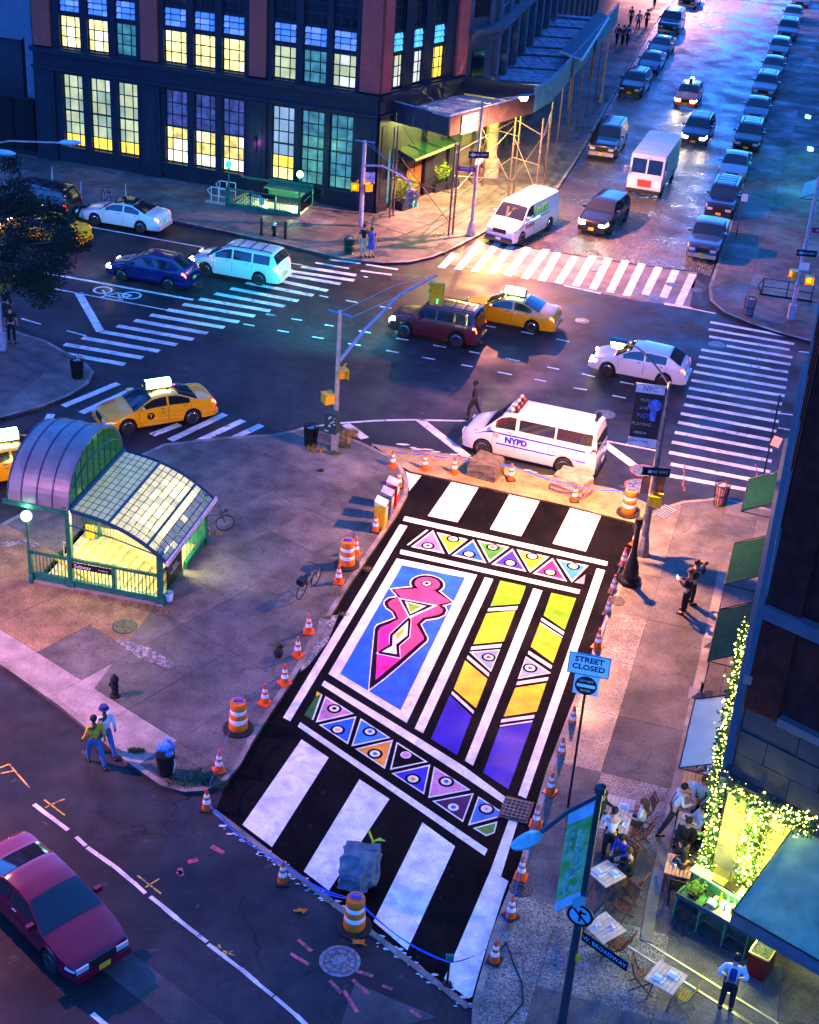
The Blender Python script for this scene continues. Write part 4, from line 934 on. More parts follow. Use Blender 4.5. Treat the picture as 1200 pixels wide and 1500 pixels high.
mb = MB(); mb.prism([tuple(WU*.3+WB*.3), tuple(WU*LW+WB*.3), tuple(WU*LW+WB*20), tuple(WB*LS+WU*.3)], 0, 19); mb.obj('building_core', mat('dark_interior'), rs_)
random.seed(11)
# ground floor blocks on both faces
def courses(face, L0, L1, z0, z1, ch, bl, m, depth=.0, skip=None):
    nrow = round((z1-z0)/ch)
    for r in range(nrow):
        x = L0+(bl*.5 if r % 2 else 0); first = True; a = L0
        while a < L1-.05:
            c = min(L1, (L0+bl*.5) if (r % 2 and first) else a+bl); first = False
            if not (skip and skip((a+c)/2, z0+ch*(r+.5))):
                wb2(a+.012, c-.012, -.3, depth+random.uniform(0, .035), z0+ch*r+.012, z0+ch*(r+1)-.012, 'stone_block', m, face=face)
            a = c
courses('s', 0, 4.4, 0, 3.9, .65, 1.1, stone_y)
courses('s', 0, LS, 4.3, 6.4, .7, 1.5, stone_d, .05)
courses('w', 0, LW, 4.3, 7.1, .7, 1.4, stone_d, .05)
wb2(4.4, LS, -.3, -.05, 0, 4.2, 'shop_front', W_k, face='s')
for a in (4.4, 7.2, 10): wb2(a, a+.5, -.2, .06, 0, 3.95, 'pier', stone_d, face='s')
for i in range(6): wb2(1.0+i*3.3, 3.2+i*3.3, -.28, -.12, .8, 3.3, 'window', litmat('cafe_window', (.9, .6, .15), .12, .5, 1), face='w')
for i in range(7): wb2(-.0+i*3.3+(0 if i else .0), .98+i*3.3 if i < 6 else LW, -.3, .02, 0, 3.9, 'pier', stone_d, face='w')
wb2(0, LW, -.3, .02, 3.3, 3.9, 'lintel', stone_d, face='w'); wb2(.98, LW, -.3, .01, 0, .8, 'plinth', stone_d, face='w')
wb2(-.25, LW, -.3, .28, 3.92, 4.28, 'cornice', ledge, face='w'); wb2(-.25, LS, -.3, .281, 3.921, 4.281, 'cornice', stone_d, face='s')
wb2(-.1, LW, -.3, .22, 7.1, 7.35, 'ledge', ledge, face='w'); wb2(0, LW, -.3, .12, 9.4, 9.65, 'ledge', ledge, face='w')
wb2(.9, 4.6, -.2, .20, 6.4, 6.62, 'window_sill', ledge, face='s'); wb2(5.6, 9.6, -.2, .20, 6.4, 6.62, 'window_sill', ledge, face='s')
wb2(-.05, .85, -.25, .1, 6.42, 19, 'corner_pier', brownp, face='s'); wb2(4.65, 5.55, -.25, .1, 6.42, 19, 'pier', brownp, face='s')
wb2(.85, 4.65, -.25, -.02, 6.62, 9.1, 'shutter_panel', brownp, face='s'); wb2(5.55, LS, -.25, -.02, 6.62, 9.1, 'shutter_panel', brownp, face='s')
wb2(0, LS, -.25, .24, 9.1, 9.45, 'cornice', ledge, face='s'); wb2(.85, LS, -.25, -.02, 9.46, 19, 'shutter_panel', brownp, face='s')
for k in range(6): wb2(k*3.4, 1.0+k*3.4, -.25, .06, 7.35, 19, 'pier', brownp, face='w'); wb2(1.0+k*3.4, min(LW, 3.4+k*3.4), -.25, -.1, 7.36, 19, 'window', mat('upper_window', (.015, .015, .02), .5, spec=.3), face='w')
# awnings
def awning(name, label, p0, p1, out_, z0, z1, m, valance, face='w', vm=None):
    d = WU if face == 'w' else WB; n = WN if face == 'w' else SN; a = WC+d*p0
    t = thing(name, label, 'awning', (a.x, a.y, 0)); w_ = p1-p0
    P = [n*.04, d*w_+n*.04, d*w_+n*out_, n*out_]
    mb = MB(); K = 8
    for k in range(K):
        f0, f1 = k/K, (k+1)/K
        for j in range(3):
            g0, g1 = j/3, (j+1)/3
            def pt(f, g_): q = d*(w_*f)+n*(.04+(out_-.04)*g_); return (q.x, q.y, z0+(z1-z0)*g_-.04*math.sin(PI*g_)+.012*math.sin(f*22+g_*3))
            mb.add([pt(f0, g0), pt(f1, g0), pt(f1, g1), pt(f0, g1)], [(0, 1, 2, 3)])
    mb.obj('canvas', m, t, True)
    if valance:
        mb = MB(); mb.add([(*P[3], z1), (*P[2], z1), (*(P[2]+n*.02), z1-valance), (*(P[3]+n*.02), z1-valance)], [(0, 1, 2, 3), (3, 2, 1, 0)]); mb.obj('valance', vm or m, t)
    mb = MB()
    mb.tube([(*P[3], z1), (*P[2], z1)], .022, 5)
    for q in (0, w_): mb.tube([(*(d*q+n*.05), z1-.05), (*(d*q+n*out_), z1-.01)], .018, 5); mb.tube([(*(d*q+n*.05), z0), (*(d*q+n*out_), z1)], .018, 5)
    mb.obj('frame', black_m, t); return t
gcan = mat('green_canvas', (.004, .035, .026), .95, 0, .2, 6, spec=.05)
awning('window_awning', 'dark green window awning nearest the avenue corner', 16.7, 19.3, 1.25, 3.5, 2.85, gcan, .12)
awning('window_awning', 'dark green window awning between two other green ones', 11.5, 14.3, 1.25, 3.5, 2.85, gcan, .12)
awning('window_awning', 'dark green window awning above the start of the string lights', 6.9, 9.9, 1.25, 3.5, 2.85, gcan, .12)
awning('terrace_awning', 'pale canvas awning sheltering the corner dining table', 1.35, 4.6, 1.35, 3.6, 3.0, mat('pale_canvas', (.62, .52, .42), .8, 0, .06, 2), .12)
awning('corner_awning', 'large blue grey weathered awning over the bar entrance', 1.9, 8.5, 2.9, 3.75, 2.9, mat('blue_canvas', (.20, .40, .26), .7, 0, .3, 1.6, col2=(.12, .26, .18)), .4, 's', mat('valance_canvas', (.10, .14, .20), .8))
# string lights garland
bulb = mat('string_bulb', (1, .9, .3), emit=(1, .92, .12), es=6); leafm = mat('garland_leaf', (.03, .09, .02), .7, 0, .4, 9)
gar = tag(bpy.data.objects.new('string_lights', None), 'glowing garland of small warm bulbs wound around the restaurant corner', 'string lights'); COL.objects.link(gar); gar.location = (WC.x, WC.y, 0)
bulbs = MB(); lv = MB(); rr = random.Random(4)
def gpath(P, n, sp, dens=1.0):
    for k in range(int(n)):
        t = rr.random()*(len(P)-1); i = int(t); p = Vector(P[i]).lerp(Vector(P[i+1]), t-i)
        q = p+Vector((rr.gauss(0, sp), rr.gauss(0, sp), rr.gauss(0, sp)))
        r = rr.choice((.010, .014, .02, .026, .034)); bulbs.add([(q.x+r, q.y, q.z), (q.x-r, q.y, q.z), (q.x, q.y+r, q.z), (q.x, q.y-r, q.z), (q.x, q.y, q.z+r), (q.x, q.y, q.z-r)], [(0, 2, 4), (2, 1, 4), (1, 3, 4), (3, 0, 4), (2, 0, 5), (1, 2, 5), (3, 1, 5), (0, 3, 5)])
        for _ in range(3):
            q2 = p+Vector((rr.gauss(0, sp*.9), rr.gauss(0, sp*.9), rr.gauss(0, sp*.9))); a = Vector((rr.uniform(-1, 1), rr.uniform(-1, 1), rr.uniform(-1, 1))).normalized()*.06; c = a.orthogonal().normalized()*.035
            lv.add([tuple(q2-a), tuple(q2+c), tuple(q2+a), tuple(q2-c)], [(0, 1, 2, 3)])
def WP(d, n, z, face='w'):
    v = (WU*d+WN*n) if face == 'w' else (WB*d+SN*n); return (v.x, v.y, z)
gpath([WP(7.6, .35, 3.95), WP(4, .4, 4.0), WP(0, .4, 4.05)], 420, .085)
gpath([WP(0, .35, 4.05), WP(1.5, .35, 4.1, 's'), WP(2.4, .35, 4.2, 's')], 480, .12)
gpath([WP(-.1, .35, 4.05), WP(-.1, .3, 3.2), WP(0, .2, 2.2), WP(.05, .2, 1.2)], 330, .09)
gpath([WP(-.1, .2, 1.3), WP(-.1, .2, .8)], 90, .14)
gpath([WP(1.0, .3, 4.0, 's'), WP(1.0, .2, 3.0, 's'), WP(1.0, .18, 2.1, 's'), WP(1.05, .15, 1.35, 's')], 720, .13)
tag(bulbs.obj('bulb', bulb, gar), kind='stuff'); tag(lv.obj('leaves', leafm, gar), kind='stuff')
for P, e in (((WP(1.0, .6, 2.4, 's')), 80), ((WP(1.0, .7, 3.7, 's')), 60), (WP(-.1, .7, 2.4), 22), (WP(5.6, .5, 3.9), 5), (WP(1.7, .8, 1.6, 's'), 40)):
    lamp('bulb_glow', 'POINT', e, (1, .93, .12), P, .12, gar)
ln = thing('wall_lantern', 'green metal wall lantern beside the corner garland', 'lantern', tuple(WC+WU*1.3+WN*.35)+(0,))
mb = MB(); mb.lathe([(.02, 3.25), (.2, 3.0), (.17, 2.97)], 6); mb.lathe([(.04, 2.4), (.1, 2.42), (.15, 2.95)], 6); mb.tube([(0, 0, 2.5), (.3, -.15, 2.4)], .02, 4); mb.obj('cage', mat('green_lantern', (.05, .3, .22), .4), ln)

# ================================================================== SUBWAY KIOSK
kio = thing('subway_kiosk', 'green subway entrance kiosk with curved metal hood and lit glass block roof', 'subway entrance', (KO.x, KO.y, KZ), KA)
green_l = mat('kiosk_green', (.012, .13, .085), .38, .2, .2, 5)
zinc = mat('zinc_sheet', (.20, .20, .21), .45, .3, .18, 1.5, .1, 6)
def kb(name, m, c, d, **k): mb = MB(); mb.box(c, d, **k); return mb.obj(name, m, kio)
KW, KD = 4.7, 4.22
# posts
for (x, y, h) in ((1.48, 0, 3.15), (KW, 0, 2.0), (KW, KD, 2.0), (1.48, KD, 3.15)):
    mb = MB(); mb.box((x, y, h/2), (.17, .17, h)); mb.box((x, y, .12), (.3, .3, .24)); mb.box((x, y, h), (.26, .26, .08))
    for k in range(int(h/.14)): mb.box((x, y-.09, .3+k*.14), (.05, .03, .07))
    mb.obj('post', green_l, kio)
for (x, y) in ((0, 0), (0, KD), (3.05, 0)):
    kb('fence_post', green_l, (x, y, .6), (.14, .14, 1.2))
# fences with balusters
def fence(x0, x1, y, horiz=True, zb=.25, zt=1.05, gap=.125):
    n = int((x1-x0)/gap)
    c = lambda v: (v, y) if horiz else (y, v)
    dd = (x1-x0, .07) if horiz else (.07, x1-x0); m_ = c((x0+x1)/2)
    kb('rail', green_l, (*m_, 1.1), (*dd, .09)); kb('rail', green_l, (*m_, .16), (dd[0], dd[1]+.08 if horiz else dd[1], .3) if horiz else (dd[0]+.08, dd[1], .3))
    for i in range(1, n):
        v = x0+(x1-x0)*i/n; mb = MB(); mb.tube([(*c(v), .3), (*c(v), 1.07)], .018, 5); mb.obj('baluster', green_l, kio)
    mb = MB()
    for i in range(n*2): v = x0+(x1-x0)*(i+.5)/(n*2); mb.box((*c(v), 1.17), (.03, .03, .05))
    tag(mb.obj('rail_stud', green_l, kio), kind='stuff')
fence(.08, 1.4, 0); fence(1.56, 2.98, 0); fence(3.12, KW-.1, 0); fence(.1, 1.9, KW, False); fence(2.3, KD-.1, KW, False); fence(.1, KW-.1, KD)
kb('kerb_base', mat('stone_base', (.2, .2, .2), .8), (KW/2, 0, .02), (KW+.3, .35, .1))
bp_ = kb('sign_panel', black_m, (2.27, -.06, .93), (1.42, .04, .22))
text('Subway', .2, white_m, kio, (1.95, -.09, .93), (rad(90), 0, 0), 'sign_lettering', .004)
text('Franklin St', .08, white_m, kio, (2.7, -.09, .93), (rad(90), 0, 0), 'sign_lettering', .003)
kb('notice', black_m, (KW+.07, 1.1, .75), (.04, 1.35, .9)); text('ENTRY\nNO RE-ENTRY', .13, white_m, kio, (KW+.1, 1.1, .85), (rad(90), 0, rad(90)), 'sign_lettering', .003)
mb = MB(); mb.lathe([(.06, .45), (.06, .46)], 10, M=Matrix.Translation((KW+.1, .75, .45)) @ Matrix.Rotation(rad(90), 4, 'Y')); 
# curved hood: four bays of bent sheet on an arch across the entrance
zs, rz_, ry_ = 3.1, 1.75, KD/2+.12
def hood(a, x): return (x, KD/2-ry_*math.cos(a), zs+rz_*math.sin(a)**.9-.12*(x < -.2))
xs = [-.6, -.1, .45, 1.0, 1.55]
for i in range(4):
    mb = MB(); N_ = 30
    for k in range(N_):
        a0, a1 = PI*k/N_, PI*(k+1)/N_
        p = [hood(a0, xs[i]+.012), hood(a0, xs[i+1]-.012), hood(a1, xs[i+1]-.012), hood(a1, xs[i]+.012)]
        mb.add(p, [(0, 1, 2, 3)]); mb.add([(x, y, z-.05) for x, y, z in p], [(3, 2, 1, 0)])
    mb.obj('hood_sheet', zinc, kio, True)
for i in range(5):
    mb = MB(); mb.tube([hood(PI*k/20, xs[i]) for k in range(21)], .035 if i < 4 else .06, 6); mb.obj('hood_rib', mat('rib_blue', (.03, .06, .12), .4, .3) if i < 4 else zinc, kio, True)
kb('eave', green_l, (.4, -.1, zs-.1), (2.4, .1, .16)); kb('eave', green_l, (.4, KD+.1, zs-.1), (2.4, .1, .16))
# glazed fan at the hood's inner end
fan = kb('fan_beam', green_l, (1.6, KD/2, zs+.1), (.1, KD, .1)); gfan = mat('fan_glass', (.006, .02, .014), .1, 0, .1, spec=.8, emit=(.05, .4, .1), es=.05)  # fan panes have a faint green glow put into the material
for k in range(9):
    y0, y1 = KD*k/9+.02, KD*(k+1)/9-.02
    def zt(y): c = max(-1, min(1, (KD/2-y)/ry_)); return zs+rz_*math.sin(math.acos(c))**.9-.06
    mb = MB(); mb.add([(1.6, y0, zs+.15), (1.6, y1, zs+.15), (1.6, y1, max(zs+.2, zt(y1))), (1.6, y0, max(zs+.2, zt(y0)))], [(0, 1, 2, 3), (3, 2, 1, 0)]); mb.obj('fan_pane', gfan, kio)
    if k: mb = MB(); mb.tube([(1.6, KD*k/9, zs+.1), (1.6, KD*k/9, zt(KD*k/9))], .03, 5); mb.obj('fan_bar', green_l, kio)
mb = MB(); mb.tube([(1.62, y, zs+.15+(zt(y)-zs-.15)*.62) for y in [KD*j/16 for j in range(1, 16)]], .025, 5); mb.obj('fan_bar', green_l, kio)
# sloping glass block roof
def roofp(t, y): x = 1.66+t*3.35; z = 3.12-.72*t-.62*t**3+.10*math.sin(PI*t); return Vector((x, y, z))
gl = [litmat('roof_glass_dim', (.36, .45, .22), .20, .25, 3, (.15, .18, .14)), litmat('roof_glass_mid', (.75, .66, .22), .32, .3, 3, (.15, .18, .14)), litmat('roof_glass_bright', (1, .82, .26), .7, .2, 3, (.15, .18, .14)), litmat('roof_glass_grey', (.30, .32, .24), .14, .4, 3, (.1, .1, .1))]  # blocks emit by themselves, brightness steps imitate light shining up through the roof
NC, NR = 15, 12; blk = MB(); blk.box((0, 0, 0), (1, 1, 1)); bme = blk.mesh('glass_block', gl[0])
rk = random.Random(8)
for i in range(NC):
    t0, t1 = i/NC+.006, (i+1)/NC-.006
    for j in range(NR):
        y0, y1 = -.1+(KD+.2)*j/NR+.03, -.1+(KD+.2)*(j+1)/NR-.03
        a, c = roofp(t0, (y0+y1)/2), roofp(t1, (y0+y1)/2); d = c-a
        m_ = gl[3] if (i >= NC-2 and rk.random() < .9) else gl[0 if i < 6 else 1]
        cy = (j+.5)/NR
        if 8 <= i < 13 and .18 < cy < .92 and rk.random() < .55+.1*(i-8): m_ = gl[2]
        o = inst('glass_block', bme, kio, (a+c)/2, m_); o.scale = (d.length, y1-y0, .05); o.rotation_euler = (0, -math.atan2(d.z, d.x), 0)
for t in (0, .4, .8, 1.0):
    mb = MB(); mb.tube([roofp(t, -.16)+Vector((0, 0, .04)), roofp(t, KD+.16)+Vector((0, 0, .04))], .065, 4); mb.obj('roof_beam', mat('roof_bar_blue', (.01, .045, .09), .4, .2), kio)
grid = MB()
for i in range(NC+1): grid.tube([roofp(i/NC, -.1), roofp(i/NC, KD+.1)], .022, 4)
for j in range(NR+1): grid.tube([roofp(k/12, -.1+(KD+.2)*j/NR) for k in range(13)], .024, 4)
tag(grid.obj('roof_bars', mat('roof_bar_blue'), kio), kind='stuff')
for y in (-.16, KD+.16):
    mb = MB(); mb.tube([roofp(k/12, y) for k in range(13)], .07, 5); mb.obj('roof_edge', mat('roof_bar_blue'), kio, True)
    mb = MB(); mb.tube([(1.6, y, 2.55), (3.2, y, 2.35), (4.9, y, 1.95)], .03, 5); mb.obj('truss_bar', green_l, kio)
    mb = MB()
    for k in range(30):
        t = (k+.5)/30; p = roofp(t, y); x = p.x; zb = 2.55-(x-1.6)*.125 if x < 3.2 else 2.35-(x-3.2)*.235
        if p.z-zb > .06: mb.tube([(x, y, zb), (x, y, p.z)], .010, 4)
    tag(mb.obj('lattice', mat('lattice_steel', (.25, .25, .18), .5, .4), kio), kind='stuff')
mb = MB(); mb.box((5.06, KD/2, 1.78), (.09, KD+.5, .16)); mb.obj('gutter', mat('gutter_white', (.6, .5, .5), .5, 0, .3, 6), kio)
# stairwell
tile = mat('stair_tile', (.62, .56, .30), .6, 0, .12, 3); nose = mat('stair_nosing', (.75, .70, .35), .5); tread = mat('stair_tread', (.42, .42, .25), .7, 0, .2, 5)
for i in range(11):
    x = .35+i*.30; z = -.02-i*.165; kb('step', tread, (x+.15, KD/2, z-.3), (.30, KD-.55, .6)); kb('step_nosing', nose, (x+.28, KD/2, z+.005), (.05, KD-.56, .02))
kb('stair_wall', tile, (KW/2, KD-.12, -1.2), (KW-.2, .1, 2.3)); kb('stair_wall', tile, (KW/2, .16, -1.2), (KW-.2, .1, 2.3)); kb('stair_wall', tile, (KW-.12, KD/2, -1.2), (.1, KD-.3, 2.3)); kb('stair_floor', tread, (3.9, KD/2, -2.3), (1.4, KD-.3, .1))
for y in (.42, KD-.4):
    mb = MB(); mb.tube([(.1, y, .85), (.5, y, .85), (4.2, y, -1.15)], .045, 6); mb.obj('handrail', mat('handrail_yellow', (.8, .55, .03), .5), kio, True)
mb = MB(); mb.tube([(.5, 1.5, .75), (4.2, 1.5, -1.2)], .025, 5); mb.tube([(.5, 1.5, .75), (.5, 1.5, 0)], .03, 5); mb.obj('centre_rail', steel, kio)
kb('floor_sign', mat('caution_yellow', (.8, .5, .02), .5), (.7, KD-1.0, .25), (.3, .12, .5))
for (x, y, z, e, s_) in ((2.6, KD/2, 1.75, 150, .3), (3.9, KD/2, .9, 130, .3), (1.2, KD/2, 2.4, 40, .3)):
    lamp('ceiling_light', 'POINT', e, (1, .88, .34), (x, y, z), s_, kio)
def globe(name, label, p, h, col, es, gcol_, parent_rz=0, lower=True, e=12):
    t = thing(name, label, 'lamp', p)
    mb = MB(); mb.lathe([(.09, 0), (.09, .25), (.05, .35), (.045, h-.35), (.08, h-.3), (.05, h-.22)], 8); mb.obj('post', green_l, t)
    mb = MB(); mb.sphere((0, 0, h), .19, 14, 10); mb.obj('globe', mat('globe_'+name+gcol_, (.3, .7, .4), .3, emit=col, es=es), t, True)
    lamp('globe_light', 'POINT', e, col, (0, 0, h+.3), .1, t); return t
globe('subway_globe', 'pale green glowing globe on a green post at the kiosk corner', G(46, 853, KZ), 2.62, (.25, 1, .45), 1.6, 'a', e=14)
g_ = KO+kex*1.0+key_*3.4; globe('subway_globe', 'bright green globe glowing beneath the curved kiosk hood', (g_.x, g_.y, KZ), 3.75, (.05, 1, .25), 1.8, 'b', e=3)
# ------------------------------------------------- second entrance by the loft building
A = G(332, 301, KZ); B = G(438.5, 317.5, KZ); C = G(455, 301, KZ); ang = math.atan2(B.y-A.y, B.x-A.x); LX = (B-A).length; LY = 2.3
k2 = thing('subway_stairs', 'low green railed subway stairway against the loft building', 'subway entrance', A, ang)
def k2b(name, m, c, d): mb = MB(); mb.box(c, d); return mb.obj(name, m, k2)
k2b('base', green_l, (LX/2, 0, .1), (LX, .14, .2)); k2b('rail', green_l, (LX/2, 0, 1.02), (LX, .08, .1)); k2b('rail', green_l, (LX, LY/2, 1.02), (.08, LY, .1)); k2b('rail', green_l, (LX/2, LY, 1.1), (LX, .08, .1))
for x in (0, LX*.33, LX*.67, LX): k2b('fence_post', green_l, (x, 0, .55), (.1, .14, 1.1))
k2b('fence_post', green_l, (LX, LY, .6), (.12, .12, 1.2)); k2b('notice', black_m, (LX+.02, LY*.5, .6), (.06, LY*.8, .75)); text('DOWNTOWN', .16, white_m, k2, (LX+.06, LY*.5, .75), (rad(90), 0, rad(90)), 'sign_lettering', .003)
for i in range(int(LX/.14)):
    mb = MB(); mb.tube([(.07+i*.14, 0, .2), (.07+i*.14, 0, 1.0)], .014, 4); mb.obj('baluster', green_l, k2)
k2b('sign_panel', black_m, (LX*.5, -.06, .92), (LX*.33, .03, .2)); text('Subway', .2, white_m, k2, (LX*.42, -.08, .92), (rad(90), 0, 0), 'sign_lettering', .003)
k2b('back_panel', mat('green_panel', (.02, .14, .09), .5), (LX*.7, LY+.02, .75), (LX*.62, .06, 1.0)); k2b('cover', mat('green_panel'), (LX*.7, LY*.78, .98), (LX*.6, LY*.42, .05))
k2b('landing', mat('stairwell_glow_floor', (.6, .62, .4), .5), (LX*.6, LY*.4, .03), (LX*.8, LY*.6, .05))  # pale slab over closed ground, coloured to imitate the glowing stairwell
for i in range(7): k2b('step', nose, (.5+i*.22, LY*.45, .10-.0*i), (.12, LY*.7, .05))
mb = MB(); mb.tube([(.25, .5, .25), (1.25, .6, .85)], .07, 6); mb.obj('handrail', mat('handrail_yellow'), k2); mb = MB(); mb.tube([(1.4, .6, .3), (2.2, .7, .8)], .05, 6); mb.box((2.0, .5, .5), (.3, .1, .6)); mb.obj('handrail', white_m, k2)
for x, e in ((LX*.45, 16), (LX*.85, 34)): lamp('stair_light', 'POINT', e, (.75, 1, .45), (x, LY*.45, .55), .12, k2)
globe('subway_globe', 'green globe on a post at the near end of the wall side subway stairs', G(335, 301, KZ), 2.45, (.0, 1, .05), 2.0, 'c', e=10)
globe('subway_globe', 'white hot green globe on a post at the far end of the wall side stairs', G(438, 316, KZ), 2.45, (.35, 1, .4), 5.0, 'd', e=22)
wr = thing('guard_rail', 'pale looped tube railings at the mouth of the wall side subway stairs', 'railing', G(305, 296, KZ), ang)
for (x, y) in ((0, 0), (0, 1.3)):
    mb = MB(); mb.tube([(1.2, y, .95), (.2, y, .95), (-.05, y, .72), (.2, y, .45), (1.2, y, .45)], .028, 6)
    for q in (.2, .65, 1.2): mb.tube([(q, y, 0), (q, y, .95)], .028, 6)
    mb.obj('rail', white_m, wr, True)
mb = MB(); mb.box((.6, 0, .04), (1.5, .3, .08)); mb.obj('base', mat('pink_granite', (.4, .28, .25), .7), wr)

# ================================================================== STREET LAMPS AND SIGNALS
warm = (1, .31, .21)
def cobra(p, h, arm_dir, arm_len, rise, m, on=None, col=warm, parent=None, e=1000, base=True, taper=(.11, .06), headcol=None, cone=162):
    """tapered pole with curved arm and drop lens head"""
    mb = MB(); mb.tube([(0, 0, 0), (0, 0, h)], [taper[0], taper[1]], 10); mb.obj('pole', m, parent, True)
    if base: mb = MB(); mb.lathe([(.27, 0), (.25, .3), (.17, .75), (.13, .85)], 8); mb.obj('base', m, parent)
    d = Vector((math.cos(arm_dir), math.sin(arm_dir), 0)); pts_ = [Vector((0, 0, h-.1))+d*(arm_len*t)+Vector((0, 0, rise*math.sin(t*PI/2))) for t in [i/8 for i in range(9)]]
    mb = MB(); mb.tube(pts_, .04, 6); mb.obj('arm', m, parent, True)
    e_ = pts_[-1]+d*.28; mb = MB(); R_ = Matrix.Translation(e_) @ Matrix.Rotation(arm_dir, 4, 'Z')
    mb.add([], []); prof = [(.02, .10), (.12, .09), (.17, .02), (.15, -.02)]
    mb.lathe(prof, 10, M=R_ @ Matrix.Diagonal((2.3, 1, 1, 1))); mb.obj('lamp_head', headcol or mat('lamp_housing', (.16, .15, .15), .5, .2), parent, True)
    mb = MB(); mb.lathe([(.17, 0), (.19, -.10), (.14, -.22), (.01, -.28)], 10, M=Matrix.Translation(e_+Vector((0, 0, .0))) @ Matrix.Rotation(arm_dir, 4, 'Z') @ Matrix.Diagonal((1.3, 1, 1, 1)))
    if on:
        mb.obj('lens', mat('lens_lit'+str(on), (1, .8, .4), .3, emit=(1, .55, .12), es=60), parent, True)
        l = lamp('lamp_light', 'SPOT', e, col, e_+Vector((0, 0, -.34)), .10, parent, spot=rad(cone), blend=.7)
    else: mb.obj('lens', mat('lens_off', (.25, .45, .55), .25), parent, True)
    return e_
lamp_m = mat('lamp_pole', (.30, .27, .28), .5, .3, .15, 3)
g_ = G(690, 345, KZ); sA = thing('street_lamp', 'lit street lamp on the rounded corner beside the scaffold shed', 'street lamp', g_)
hd = G(768, 143, 7.8)-g_; cobra(g_, 7.75, math.atan2(hd.y, hd.x), Vector((hd.x, hd.y)).length-.3, .1, lamp_m, 'a', e=12500, parent=sA)
def plate(name, label, cat, p, rz, w_, h, m, txt, ts, tm, z, extra_m=None, arrow=None, back=None):
    t = thing(name, label, cat, (p[0], p[1], 0), rz)
    mb = MB(); mb.box((0, 0, z), (w_, .02, h)); mb.obj('sign_plate', m, t)
    if txt: text(txt, ts, tm, t, (.08 if arrow else 0, -.014, z), (rad(90), 0, 0), 'sign_lettering', .003)
    if arrow:
        s = -1 if arrow == 'l' else 1; mb = MB(); x = -w_*.30*(1)
        mb.add([(s*w_*.46, -.013, z), (s*w_*.28, -.013, z+h*.38), (s*w_*.28, -.013, z-h*.38), ], [(0, 1, 2), (2, 1, 0)]); mb.box((s*w_*.24, -.014, z), (w_*.12, .004, h*.3)); mb.obj('arrow', tm, t)
    return t
a = sA.location
plate('one_way_sign', 'black ONE WAY arrow sign on the lit street lamp at the shed corner', 'sign', (a.x+.05, a.y-.14), rad(8), 1.15, .38, black_m, 'ONE WAY', .17, mat('sign_pinkwhite', (.7, .6, .7), .5), 4.85, arrow='l')
plate('one_way_sign', 'second small arrow sign turned along the cobbled street', 'sign', (a.x+.1, a.y+.14), rad(62), .9, .32, white_m, 'ONE WAY', .14, black_m, 4.45)
plate('street_name_sign', 'street name sign reading VARICK ST on the street lamp', 'sign', (a.x-.55, a.y-.1), rad(-5), 1.0, .28, mat('sign_green', (.12, .03, .15), .5), 'VARICK ST', .15, white_m, 4.0)
# lamp B at the avenue edge of the mural, with banner
g_ = G(940, 812, KZ); sB = thing('street_lamp', 'lit street lamp with long vertical banner beside the orange drum', 'street lamp', g_)
hd = G(905, 497, 8.3)-g_; dB = math.atan2(hd.y, hd.x)
cobra(g_, 7.0, dB, Vector((hd.x, hd.y)).length-.3, 1.2, mat('weathered_pole', (.22, .20, .19), .6, .3, .3, 4), 'b', e=8000, cone=156, col=(1, .36, .15), parent=sB, taper=(.15, .07))
ban = thing('street_banner', 'black NYC event banner with blue picture hung from the street lamp', 'banner', (g_.x, g_.y, 0), rad(172))
mb = MB(); mb.box((.62, 0, 5.75), (1.0, .03, 2.35)); mb.obj('fabric', mat('banner_black', (.02, .02, .025), .7), ban)
mb = MB(); mb.box((.62, .02, 6.78), (1.0, .02, .3)); mb.box((.62, .02, 4.72), (1.0, .02, .32)); mb.obj('white_band', mat('banner_white', (.6, .6, .7), .7), ban)
mb = MB(); mb.sphere((.38, .03, 6.2), .24, 10, 6, sy=.1); mb.box((.40, .03, 5.85), (.2, .02, .5)); mb.obj('blue_picture', mat('banner_blue', (.08, .16, .6), .6, 0, .5, 8), ban)
for t_, z_, s_, m_ in (('NYC', 6.79, .24, black_m), ('FILM', 6.45-.1, .16, steel), ('LIVE', 6.05, .16, steel), ('NOW', 5.75, .26, mat('banner_blue')), ('PLAYING', 5.42, .17, steel), ('HERE IN', 5.08, .12, white_m), ('NEW YORK', 4.74, .13, black_m)):
    text(t_, s_, m_, ban, (.62 if s_ > .2 else .75, .034, z_), (rad(90), 0, rad(180)), 'banner_lettering', .002)
for zz in (6.95, 4.55): mb = MB(); mb.tube([(0, 0, zz), (1.15, 0, zz)], .025, 5); mb.obj('bracket', chrome, ban)
plate('one_way_sign', 'black and cyan ONE WAY sign below the banner', 'sign', (g_.x-.0, g_.y-.18), rad(0), 1.0, .34, black_m, 'ONE WAY', .15, mat('sign_cyan', (.15, .5, .75), .5), 3.7, arrow='l')
plate('blank_sign', 'plain brown back of a traffic sign on the banner lamp', 'sign', (g_.x+.02, g_.y+.16), rad(12), .9, .75, mat('sign_brown', (.18, .12, .09), .6), '', .1, None, 3.0)
